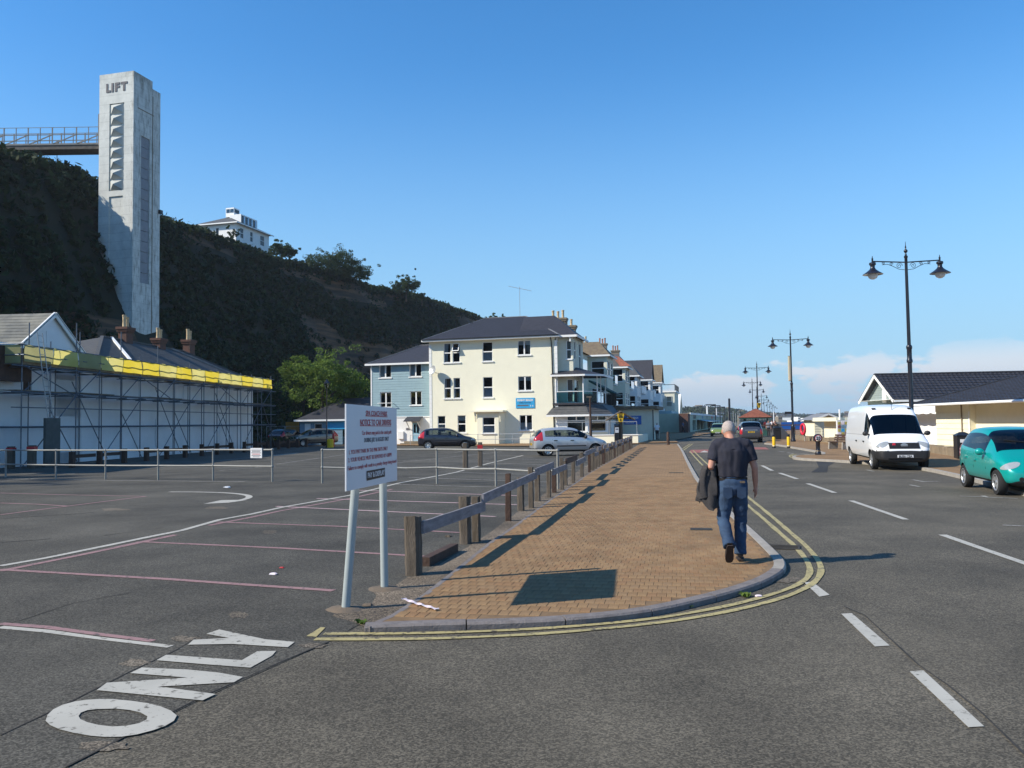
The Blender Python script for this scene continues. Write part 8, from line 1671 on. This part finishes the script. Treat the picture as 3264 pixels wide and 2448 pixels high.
# ------------------------------------------------------------------ people: one skinned body each, clothes as children
def loft(rings, n=16):
    """rings: (centre, half-width a, half-depth b, axis-dir or None)"""
    vs, fs = [], []; K = len(rings)
    cs = [Vector(r[0]) for r in rings]
    for i, r in enumerate(rings):
        t = (cs[min(i+1,K-1)] - cs[max(i-1,0)]); t = t.normalized() if t.length > 1e-6 else Vector((0,0,1))
        x = Vector((1,0,0)); x = (x - t*x.dot(t)).normalized(); y = t.cross(x)
        for j in range(n):
            a = 2*math.pi*j/n; vs.append(cs[i] + x*(r[1]*math.cos(a)) + y*(r[2]*math.sin(a)))
    for i in range(K-1):
        for j in range(n): fs.append((i*n+j, i*n+(j+1)%n, (i+1)*n+(j+1)%n, (i+1)*n+j))
    fs.append(tuple(range(n-1,-1,-1))); fs.append(tuple((K-1)*n+j for j in range(n))); return vs, fs
def fuse(name, parts, mat, parent, voxel=.012, smooth_it=6, disp=None, seed=0):
    mb = MB()
    for vs, fs in parts: mb.add(vs, fs)
    o = mb.build(name, mat, parent); rm = o.modifiers.new('r','REMESH'); rm.mode = 'VOXEL'; rm.voxel_size = voxel; sm = o.modifiers.new('s','SMOOTH'); sm.iterations = smooth_it; sm.factor = .5; apply_mods(o)
    if disp:
        o.data.update()
        for v in o.data.vertices: v.co += v.normal * disp(v.co)
    o.data.materials.clear(); o.data.materials.append(mat); o.data.polygons.foreach_set('use_smooth', [True]*len(o.data.polygons)); return o
def limb(pts, rad): return loft([(p, r[0] if isinstance(r, tuple) else r, r[1] if isinstance(r, tuple) else r) for p, r in zip(pts, rad)], 14)
def ball(c, r, sc=(1,1,1)): m = MB(); m.sphere(c, r, 16, 10, sc); return m.v, m.f
def hand(w, d, s, curl=.5):
    """hanging hand: wrist w, pointing along d, s=+1 thumb towards +x side"""
    d = Vector(d).normalized(); w = Vector(w); side = Vector((s,0,0)); side = (side - d*side.dot(d)).normalized(); fw = d.cross(side)
    out = [limb([w - d*.02, w + d*.035, w + d*.085], [(.026,.022),(.024,.04),(.020,.042)])]
    for k, (off, L) in enumerate(((-.033,.062),(-.011,.078),(.011,.074),(.031,.058))):
        b = w + d*.08 + fw*off; c1 = b + d*L*.5 + side*(.012*curl); c2 = b + d*L*.85 + side*(.035*curl); out.append(limb([b, c1, c2], [.0105,.0095,.0075]))
    b = w + d*.03 + fw*.038*1; out.append(limb([b, b + d*.03 + fw*.022 + side*.012, b + d*.062 + fw*.022 + side*.026], [.013,.011,.008])); return out
def person(label, loc, rz, P, name='person'):
    root = thing(name, label, 'person', loc, rz); J = P['J']; V = lambda k: Vector(J[k]); vx = P.get('voxel',.012)
    hd = V('head'); hs = P.get('hs',1.0); nod = P.get('nod',0.0); f = Vector((0,math.cos(nod),-math.sin(nod))); up = Vector((0,math.sin(nod),math.cos(nod)))
    def hp(x, y, z): return hd + Vector((1,0,0))*x*hs + f*y*hs + up*z*hs
    head = [loft([(hp(0,-.03,.115),.03,.04),(hp(0,-.025,.10),.055,.068),(hp(0,-.015,.06),.075,.092),(hp(0,-.01,.01),.079,.097),(hp(0,0,-.04),.072,.09),(hp(0,.02,-.08),.058,.07),(hp(0,.04,-.115),.035,.04)],18)]
    for s in (1,-1): head.append(ball(hp(s*.081,-.005,-.015), .03*hs, (.4,.8,1.15)))
    head += [loft([(hp(0,.09,.01),.010,.010),(hp(0,.112,-.03),.016,.018),(hp(0,.098,-.045),.018,.012)],8), ball(hp(0,.075,-.075),.025*hs,(1.1,.6,.5))]
    nb, sh = V('neck'), V('chest')
    torso = [limb([hp(0,-.02,-.06), nb+Vector((0,0,.02)), sh+Vector((0,0,.05))], [.052,.058,.075])]
    torso.append(loft([(V('pelvis')+Vector((0,0,-.08)),.13*P.get('wd',1),.10),(V('pelvis'),.155*P.get('wd',1),.115),(V('waist'),.145*P.get('wd',1),.105),((V('waist')+sh)/2,.165*P.get('wd',1),.12),(sh,.17*P.get('wd',1),.115),(nb,.09,.07)]))
    arms = []
    for s, k in ((-1,'l'),(1,'r')):
        arms.append(limb([V('sh_'+k), V('el_'+k)*.5+V('sh_'+k)*.5, V('el_'+k), V('el_'+k)*.45+V('wr_'+k)*.55, V('wr_'+k)], [.056,.050,.041,.038,.027])); arms += hand(V('wr_'+k), V('wr_'+k)-V('el_'+k), -s, .6)
    legs = []
    for k in 'lr': legs.append(limb([V('hip_'+k), V('hip_'+k)*.5+V('kn_'+k)*.5, V('kn_'+k), V('kn_'+k)*.6+V('an_'+k)*.4, V('an_'+k)], [.085,.075,.055,.055,.038]))
    fuse('body', head+torso+arms+legs, MAT['skin'] if not P.get('skin') else P['skin'], root, P.get('bvoxel',.009), 3)
    # top
    w = P.get('wd',1); slv = P.get('sleeve',.55); T = []
    if P.get('top'):
        zb = P['hem']; T.append(loft([((V('waist').x,V('waist').y-.005,zb),.185*w,.135),(V('waist')+Vector((0,-.01,0)),.182*w,.135),((V('waist')*.5+sh*.5)+Vector((0,-.012,0)),.200*w,.142),(sh+Vector((0,-.012,.0)),.205*w,.138),(sh+Vector((0,-.005,.085)),.175*w,.108),(nb+Vector((0,-.005,.005)),.085,.078)]))
        for k in 'lr':
            a, b = V('sh_'+k), V('el_'+k); e = a.lerp(b, slv); T.append(limb([a+(nb-a)*.25, a, a.lerp(e,.5), e], [.080,.079,.074,.073])); T.append(limb([nb+Vector((0,-.01,-.045)), nb.lerp(a,.5)+Vector((0,-.01,-.012)), a+Vector((0,-.005,.0))], [.078,.080,.080]))
        fz = random.Random(P.get('seed',1)); 
        fuse(P.get('topname','t_shirt'), T, P['top'], root, vx, 5, lambda c: (.014*noise.noise(Vector((c.x*10+c.z*4,c.y*9,c.z*4.5)))) + .009*noise.noise(Vector((c.x*20+5,c.y*16,c.z*9))) + (-.012*math.exp(-((c.x-J['chest'][0])/.03)**2) if c.y < J['chest'][1] and c.z < J['chest'][2]+.02 else 0))
    L = []
    L.append(loft([(V('pelvis')+Vector((0,0,-.13)),.165*w,.115),(V('pelvis')+Vector((0,-.01,-.04)),.182*w,.138),(V('pelvis')+Vector((0,-.005,.05)),.178*w,.125),((V('waist').x,V('waist').y,P['waistz']),.168*w,.12)]))
    lw = P.get('legw',1)
    for k in 'lr':
        hp_, kn, an = V('hip_'+k), V('kn_'+k), V('an_'+k); L.append(limb([hp_+Vector((0,0,.03)), hp_.lerp(kn,.3), hp_.lerp(kn,.65), kn, kn.lerp(an,.35), kn.lerp(an,.75), an+(an-kn).normalized()*.03], [(.095*lw,.105*lw),(.092*lw,.098*lw),(.084*lw,.085*lw),(.074*lw,.078*lw),(.073*lw,.078*lw),(.069*lw,.074*lw),(.073*lw,.08*lw)]))
    fuse(P.get('legname','jeans'), L, P['legs'], root, vx, 4, lambda c: .007*noise.noise(Vector((c.x*11,c.y*11,c.z*13))) + .006*noise.noise(Vector((c.x*5,c.y*5,c.z*26))))
    # shoes
    for k in 'lr':
        an = V('an_'+k); to = Vector(P['toe_'+k]).normalized(); dn = Vector(P['sole_'+k]).normalized(); he = an - to*.05 + dn*.05; sx = Vector((1,0,0))
        def sring(p, a, b): return (p, a, b)
        q = MB(); n = 14; vs = []; prof = [(-.065,.030,.045),(-.04,.038,.062),(.03,.040,.055),(.09,.047,.042),(.15,.048,.032),(.19,.036,.024),(.205,.015,.014)]
        for (t, a, h) in prof:
            c = an + to*t + dn*(.075-h*.9)
            for j in range(n):
                an_ = 2*math.pi*j/n; yy = math.sin(an_); yy = yy if yy > -.55 else -.55; vs.append(c + sx*(a*math.cos(an_)) - dn*(h*yy))
        fs = [(i*n+j,i*n+(j+1)%n,(i+1)*n+(j+1)%n,(i+1)*n+j) for i in range(len(prof)-1) for j in range(n)] + [tuple(range(n-1,-1,-1)), tuple((len(prof)-1)*n+j for j in range(n))]; q.add(vs, fs); sh_ = q.build('shoe', MAT['leather'], root, 50)
        q = MB(); pts = [an + to*t + dn*(.075+.008) for t,_,_ in prof]; vs = []
        for (t,a,h), c in zip(prof, pts): c = an + to*t + dn*.084; vs += [c-sx*a*1.06, c+sx*a*1.06, c-sx*a*1.06+dn*.016, c+sx*a*1.06+dn*.016]
        m_ = len(prof); fs = []
        for i in range(m_-1): b = i*4; fs += [(b,b+1,b+5,b+4),(b+2,b+6,b+7,b+3),(b,b+4,b+6,b+2),(b+1,b+3,b+7,b+5)]
        fs += [(0,2,3,1),((m_-1)*4,(m_-1)*4+1,(m_-1)*4+3,(m_-1)*4+2)]; q.add(vs, fs); q.build('sole', MAT['sole'], sh_)
    # hair cap
    hr = P.get('hair'); 
    if hr:
        q = MB(); n = 20; vs = []; ex = P.get('hairlen',.0); prof = [(.122,.02),(.112,.05),(.09,.074),(.055,.087),(.01,.091),(-.035-ex,.086),(-.055-ex,.072)]
        for z, r_ in prof:
            for j in range(n):
                a = 2*math.pi*j/n; back = -math.sin(a); zz = z if (back > -.1 or z > .05) else max(z,.05); vs.append(hp(r_*.93*math.cos(a), -.012+r_*1.14*math.sin(a), zz))
        fs = [(i*n+j,(i+1)*n+j,(i+1)*n+(j+1)%n,i*n+(j+1)%n) for i in range(len(prof)-1) for j in range(n)] + [tuple(range(n))]; q.add(vs, fs); q.build('hair', hr, root, 80)
    if P.get('belt'):
        q = MB(); n = 28; z = P['waistz']-.022; c = V('waist'); vs = []
        for zz in (-.018,.018):
            for j in range(n): a = 2*math.pi*j/n; vs.append((c.x+.181*w*math.cos(a), c.y+.130*math.sin(a), z+zz))
        q.add(vs, [(j,(j+1)%n,n+(j+1)%n,n+j) for j in range(n)]); q.build('belt', MAT['leather'], root, 60)
        for s in (-1,1):
            q = MB(); cx = c.x+s*.085; q.add([(cx-.055,c.y-.152,z-.10),(cx+.055,c.y-.152,z-.10),(cx+.055,c.y-.148,z-.22),(cx,c.y-.147,z-.245),(cx-.055,c.y-.148,z-.22)],[(4,3,2,1,0)]); q.build('back_pocket', P['legs'], root)
        q = MB(); q.box(c.x+.07,c.x+.13,c.y-.150,c.y-.143,z-.045,z-.02); q.build('label_patch', MAT['dirt'], root)
    return root
# the man walking away: measured from the photo, 774 px of the crop per metre
MJ = dict(head=(-.062,.075,1.655), neck=(-.052,.0,1.545), chest=(-.045,-.015,1.40), waist=(-.042,-.01,1.12), pelvis=(-.04,-.015,.97), sh_l=(-.235,-.01,1.475), sh_r=(.150,-.015,1.475), el_l=(-.315,-.06,1.20), wr_l=(-.285,.14,1.085), el_r=(.235,-.03,1.185), wr_r=(.252,.045,.935),
  hip_l=(-.125,-.01,.90), hip_r=(.045,-.005,.90), kn_l=(-.168,.0,.53), kn_r=(.062,.08,.515), an_l=(-.142,-.25,.245), an_r=(.035,.02,.115))
mp0 = G(2352,1789,KZ); HEAD = R(-6)
MP_ = dict(J=MJ, nod=.55, top=MAT['navyshirt'], hem=1.078, waistz=1.068, legs=MAT['jeans'], hair=MAT['hairgrey'], belt=True, sleeve=.72, toe_l=(0,.52,-.85), sole_l=(0,-.85,-.52), toe_r=(.12,.99,0), sole_r=(0,0,-1), wd=1.04, legw=1.08)
man = person('man with cropped grey hair in navy t-shirt and jeans walking away', mp0, HEAD, MP_)
# jacket carried over his left forearm
jk = thing('jacket', 'charcoal jacket hanging over the walking man\'s left forearm', 'jacket', mp0, HEAD)
prof = []
q = []
def sheetloft(rows):
    n = len(rows[0]); vs = [p for r in rows for p in r]; fs = [(i*n+j,i*n+j+1,(i+1)*n+j+1,(i+1)*n+j) for i in range(len(rows)-1) for j in range(n-1)]; return vs, fs
rows = []
for i in range(11):
    t = i/10; z = 1.215 - .50*t - .03*math.sin(t*3); wdt = .075+.075*math.sin(min(1,t*1.25)*math.pi*.55); cx = -.315 - .022*math.sin(t*2.2); r_ = []
    for j in range(19):
        a = 2*math.pi*j/18; fold = 1 + .22*math.sin(a*5+t*3) + .13*math.sin(a*9-t*5+1); r_.append((cx + wdt*fold*math.cos(a), .015 + (.10+.03*t)*fold*math.sin(a)*.8, z - .05*math.cos(a*1.0+.6)*t - .035*t*math.sin(a*3)))
    rows.append(r_)
vs, fs = sheetloft(rows); mb = MB(); mb.add(vs, fs); mb.add([rows[0][j] for j in range(18)], [tuple(range(18))]); mb.build('drape', MAT['jacket'], jk, 80)
rows = []
for i in range(8):
    t = i/7; z = 1.17 - .36*t; cx = -.385 - .035*math.sin(t*2.6); r_ = []
    for j in range(13): a = 2*math.pi*j/12; r_.append((cx + (.045+.022*t)*(1+.2*math.sin(a*3+t*4))*math.cos(a), -.02 + .06*math.sin(a)*(1+.2*math.sin(a*4)), z + .02*math.cos(a)*t))
    rows.append(r_)
vs, fs = sheetloft(rows); mb = MB(); mb.add(vs, fs); mb.add([rows[-1][j] for j in range(12)], [tuple(range(11,-1,-1))]); mb.build('sleeve', MAT['jacket'], jk, 80)
# people further off
def simple(label, px, y, h, face, top, legs, hair, stride=.18, wd=1.0, skirt=False, hairlen=.0, arm=0, ground=.08, topname='top', legname='trousers'):
    p = AT(px, 1400, y); s = h/1.74; st = stride
    J = dict(head=(0,.01,1.63), neck=(0,0,1.52), chest=(0,0,1.38), waist=(0,0,1.12), pelvis=(0,0,.97), sh_l=(-.185,0,1.45), sh_r=(.185,0,1.45), el_l=(-.25,-.05-st*.2,1.17), el_r=(.25,-.05+st*.2,1.17), wr_l=(-.25,.05-st*.4,.95), wr_r=(.25,.05+st*.4,.95), hip_l=(-.09,0,.90), hip_r=(.09,0,.90), kn_l=(-.095,st*.45+.02,.50), kn_r=(.095,-st*.3+.02,.50), an_l=(-.095,st*.8,.10), an_r=(.095,-st*.9,.12))
    if arm: J['el_l'] = (-.27,.16,1.30); J['wr_l'] = (-.12,.30,1.50); J['el_r'] = (.27,.16,1.30); J['wr_r'] = (.10,.30,1.50)
    P = dict(J=J, top=top, hem=1.0, waistz=1.05, legs=legs, hair=hair, hairlen=hairlen, toe_l=(0,1,0), sole_l=(0,0,-1), toe_r=(0,1,-.1), sole_r=(0,-.1,-1), wd=wd, sleeve=.6, voxel=.022, bvoxel=.018, topname=topname, legname=legname)
    o = person(label, (p.x,y,ground), face, P); o.scale = (s,)*3; return o
MAT['whitetop'] = M('white_cotton', (.72,.72,.74), .9, .08, 6); MAT['blackcloth'] = M('black_cloth', (.015,.015,.018), .9, .2, 6); MAT['greycloth'] = M('grey_patterned_cloth', (.16,.17,.20), .9, .5, 16); MAT['brownhair'] = M('brown_hair', (.07,.045,.03), .7, .3, 30); MAT['bluecloth'] = M('blue_cloth', (.05,.08,.16), .9, .2, 6)
simple('woman in white top and dark trousers with cross-body strap walking away', 2095, 80, 1.62, R(-15), MAT['whitetop'], MAT['blackcloth'], MAT['hairgrey'], .2, 1.1, hairlen=.02)
simple('person in dark clothes striding past the white shop', 2184, 138, 1.66, R(100), MAT['blackcloth'], MAT['blackcloth'], MAT['brownhair'], .5)
simple('person in grey patterned top standing behind the people carrier', 2451, 88, 1.68, R(160), MAT['greycloth'], MAT['blackcloth'], MAT['brownhair'], .1)
simple('person in black raising hands to face beside the dark litter bin', 2472, 84, 1.70, R(120), MAT['blackcloth'], MAT['blackcloth'], MAT['brownhair'], .15, 1.1, arm=1)
for i, (px_, y_, c, lab) in enumerate(((2262,150,'blackcloth','person in black standing under the arcade awning'),(2270,156,'bluecloth','person in blue near the arcade awning'),(2440,110,'red','person in red top beyond the tiled shelter'),(2462,118,'whitetop','person in white beyond the tiled shelter'),(2178,128,'bluecloth','person in blue by the white shop windows'))):
    simple(lab, px_, y_, 1.66, R(60*i), MAT[c], MAT['blackcloth'], MAT['brownhair'], .2)
# ------------------------------------------------------------------ distant poles, town and hill
for i, (px_, py_, y_) in enumerate(((2221,1290,190),(2295,1294,215),(2309,1297,238))) :
    pass
for i, (x, yt, y_, lab) in enumerate(((1105,812,190,'tall dark street light behind the arcade roof, first beyond the fins'),(1215,835,215,'tall dark street light behind the arcade roof, middle one'),(1325,865,245,'tall dark street light behind the arcade roof, last of three'))):
    q = AT(2130+x/7.373, 1180+yt/7.373, y_); r_ = thing('street_light', lab, 'street lamp', (q.x,q.y,0)); k = MB(); k.tube([(0,0,0),(0,0,q.z)],.12,6); k.build('column', MAT['lampblack'], r_); k = MB(); k.bar((-2.2,0,q.z),(.1,0,q.z),.25,.25); k.build('head', MAT['lampblack'], r_)
q = AT(2130+1432/7.373, 1180+665/7.373, 160); r_ = thing('flag_mast', 'thick dark unlit mast in the road behind the walking man\'s head', 'mast', (q.x,q.y,0)); k = MB(); k.lathe([(.28,0),(.24,1.5),(.20,q.z)],8); k.build('shaft', MAT['lampblack'], r_)
for i, x in enumerate((1415,1470,1525,1580,1640,1680)): q = AT(2130+x/7.373, 1180+(960+(i%2)*40)/7.373, 230+i*14); o_ = tag(MB().tube([(0,0,0),(0,0,q.z)],.09,5).build('flagpole', MAT['galv']), 'slim pale flagpole along the far promenade', 'flagpole', 'slim flagpoles along the far promenade'); o_.location = (q.x,q.y,0)
q = AT(2400+405/6.144, 1180+810/6.144, 180); o_ = tag(MB().lathe([(.14,0),(.10,q.z)],8).build('flagpole', MAT['signwhite']), 'single white flagpole beside the row of lamp posts', 'flagpole'); o_.location = (q.x,q.y,0)
sky_px = [(2000,1318),(2100,1306),(2191,1303),(2205,1306),(2217,1300),(2240,1299),(2265,1302),(2300,1304),(2331,1307),(2360,1311),(2374,1315),(2400,1317),(2470,1322),(2520,1325),(2587,1329),(2640,1327),(2700,1323),(2800,1326),(2950,1329),(3100,1330),(3300,1331)]
def hill_y(px): return float(np.interp(px, [2000,2217,2374,2587,3300], [760,800,1000,1500,2300]))
cols = []
for px_ in np.linspace(2000,3300,131):
    py_ = float(np.interp(px_, [a for a,_ in sky_px], [b for _,b in sky_px])); y_ = hill_y(px_); top = AT(px_, py_, y_); base = AT(px_, py_, y_*.72); cols.append([(base.x,base.y,-.5),(base.lerp(top,.35).x,base.lerp(top,.35).y,top.z*.28),(base.lerp(top,.7).x,base.lerp(top,.7).y,top.z*.7),(top.x,top.y,top.z*.93),(top.x*1.15,top.y*1.15,top.z*.9),(top.x*1.5,top.y*1.5,-1)])
mb = MB(); mb.v = [p for c in cols for p in c]
for i in range(len(cols)-1):
    for j in range(5): mb.f.append((i*6+j,(i+1)*6+j,(i+1)*6+j+1,i*6+j+1)); mb.mi.append(0)
struct(mb.build('hill', MAT['grassland'], None, 60))
cs, rs = [], []; rt = random.Random(17)
for k in range(4200):
    i = rt.randrange(len(cols)-1); t = rt.random(); px_ = 2000+1300*(i+t)/130; j = rt.choice([0,1,1,2,2,2,3]); u = rt.random(); a = Vector(cols[i][j]).lerp(Vector(cols[i+1][j]),t); b = Vector(cols[i][j+1]).lerp(Vector(cols[i+1][j+1]),t); p = a.lerp(b,u)
    lush = 1 if px_ < 2380 else .35
    if rt.random() > lush or noise.noise(p*.02) < -.4: continue
    sc_ = p.y/900; cs.append((p.x,p.y,p.z+1.2*sc_)); rs.append(rt.uniform(1.6,3.6)*sc_)
v, f_ = leaf_quads(cs, rs, 16, 1.6, .8); stuff(pydata_obj('far_woods', v, f_, MAT['fartree']))
# houses of the far town, each its own thing
def far_house_mesh(w, d, h, r):
    mb = MB(); mb.box(-w/2,w/2,-d/2,d/2,-2,h); return mb
mats_w = [MAT['wwall'], MAT['cream2'], MAT['white'], MAT['stonech'], MAT['brick']]; mats_r = [MAT['slate'], MAT['brownroof'], MAT['oldslate']]
hm = []
for k in range(6):
    w, d, h = rt.uniform(9,16), rt.uniform(8,11), rt.uniform(4.5,7.5); me_w = MB(); me_w.box(-w/2,w/2,-d/2,d/2,-3,h); a = me_w.build('wall', mats_w[k % 5]); a.data.name = 'far_wall'
    me_r = MB(); me_r.add([(-w/2-.5,-d/2-.5,h),(w/2+.5,-d/2-.5,h),(w/2+.5,d/2+.5,h),(-w/2-.5,d/2+.5,h),(-w/2-.5,0,h+3.2),(w/2+.5,0,h+3.2)],[(0,1,5,4),(2,3,4,5),(1,2,5),(3,0,4)]); b = me_r.build('roof', mats_r[k % 3]); hm.append((a.data, b.data)); bpy.data.objects.remove(a); bpy.data.objects.remove(b)
for k in range(70):
    i = rt.randrange(8,len(cols)-1); t = rt.random(); px_ = 2000+1300*(i+t)/130; j = rt.choice([0,1,1,2]) if px_ > 2380 else rt.choice([1,2]); u = rt.random(); a = Vector(cols[i][j]).lerp(Vector(cols[i+1][j]),t); b = Vector(cols[i][j+1]).lerp(Vector(cols[i+1][j+1]),t); p = a.lerp(b,u)
    r_ = thing('far_house', 'tiny pitched-roof house of the distant hillside town', 'house', p, rt.uniform(-.6,.6), 'houses of the distant hillside town'); w_, rf2 = hm[k % 6]; s_ = p.y/1500 if px_ > 2380 else .45; r_.scale = (s_,s_,s_*.8)
    for nm, me in (('wall',w_),('roof',rf2)): o_ = bpy.data.objects.new(nm, me); COL.objects.link(o_); o_.parent = r_
for (x0,x1,yt,yb,c,lab) in ((495,578,905,1000,'stonech','square buff tower block in the distant town'),(880,925,915,950,'wwall','long white block high in the distant town'),(1030,1110,935,975,'white','bright white block behind the beach hut roof'),(760,960,985,1030,'wwall','long low white terrace of the distant town')):
    yd = 700; a, b = AT(2400+x0/6.144, 1180+yt/6.144, yd), AT(2400+x1/6.144, 1180+yb/6.144, yd); o_ = tag(MB().box(a.x,b.x,yd,yd+12,-.5,a.z).build('far_block', MAT[c]), lab, 'building')
    for q_ in range(3): k = MB(); xx = a.x+(b.x-a.x)*(.12+.3*q_); k.box(xx,xx+(b.x-a.x)*.16,yd-.1,yd-.02,a.z*.55,a.z*.8); k.build('window', MAT['darkglass'], o_)

# ------------------------------------------------------------------ sea haze: one closed box of thin pale air
hzb = MB().box(-2700,2700,-330,4200,-1.6,56).build('haze', None); hzb.data.materials.clear()
hm_ = bpy.data.materials.new('haze_air'); hm_.use_nodes = True; nt = hm_.node_tree; nt.nodes.remove(nt.nodes['Principled BSDF']); pvn = nt.nodes.new('ShaderNodeVolumePrincipled'); pvn.inputs['Color'].default_value = (.80,.88,1,1); pvn.inputs['Density'].default_value = HAZE; pvn.inputs['Anisotropy'].default_value = 0.2
nt.links.new(pvn.outputs[0], nt.nodes['Material Output'].inputs['Volume']); hzb.data.materials.append(hm_); stuff(hzb)
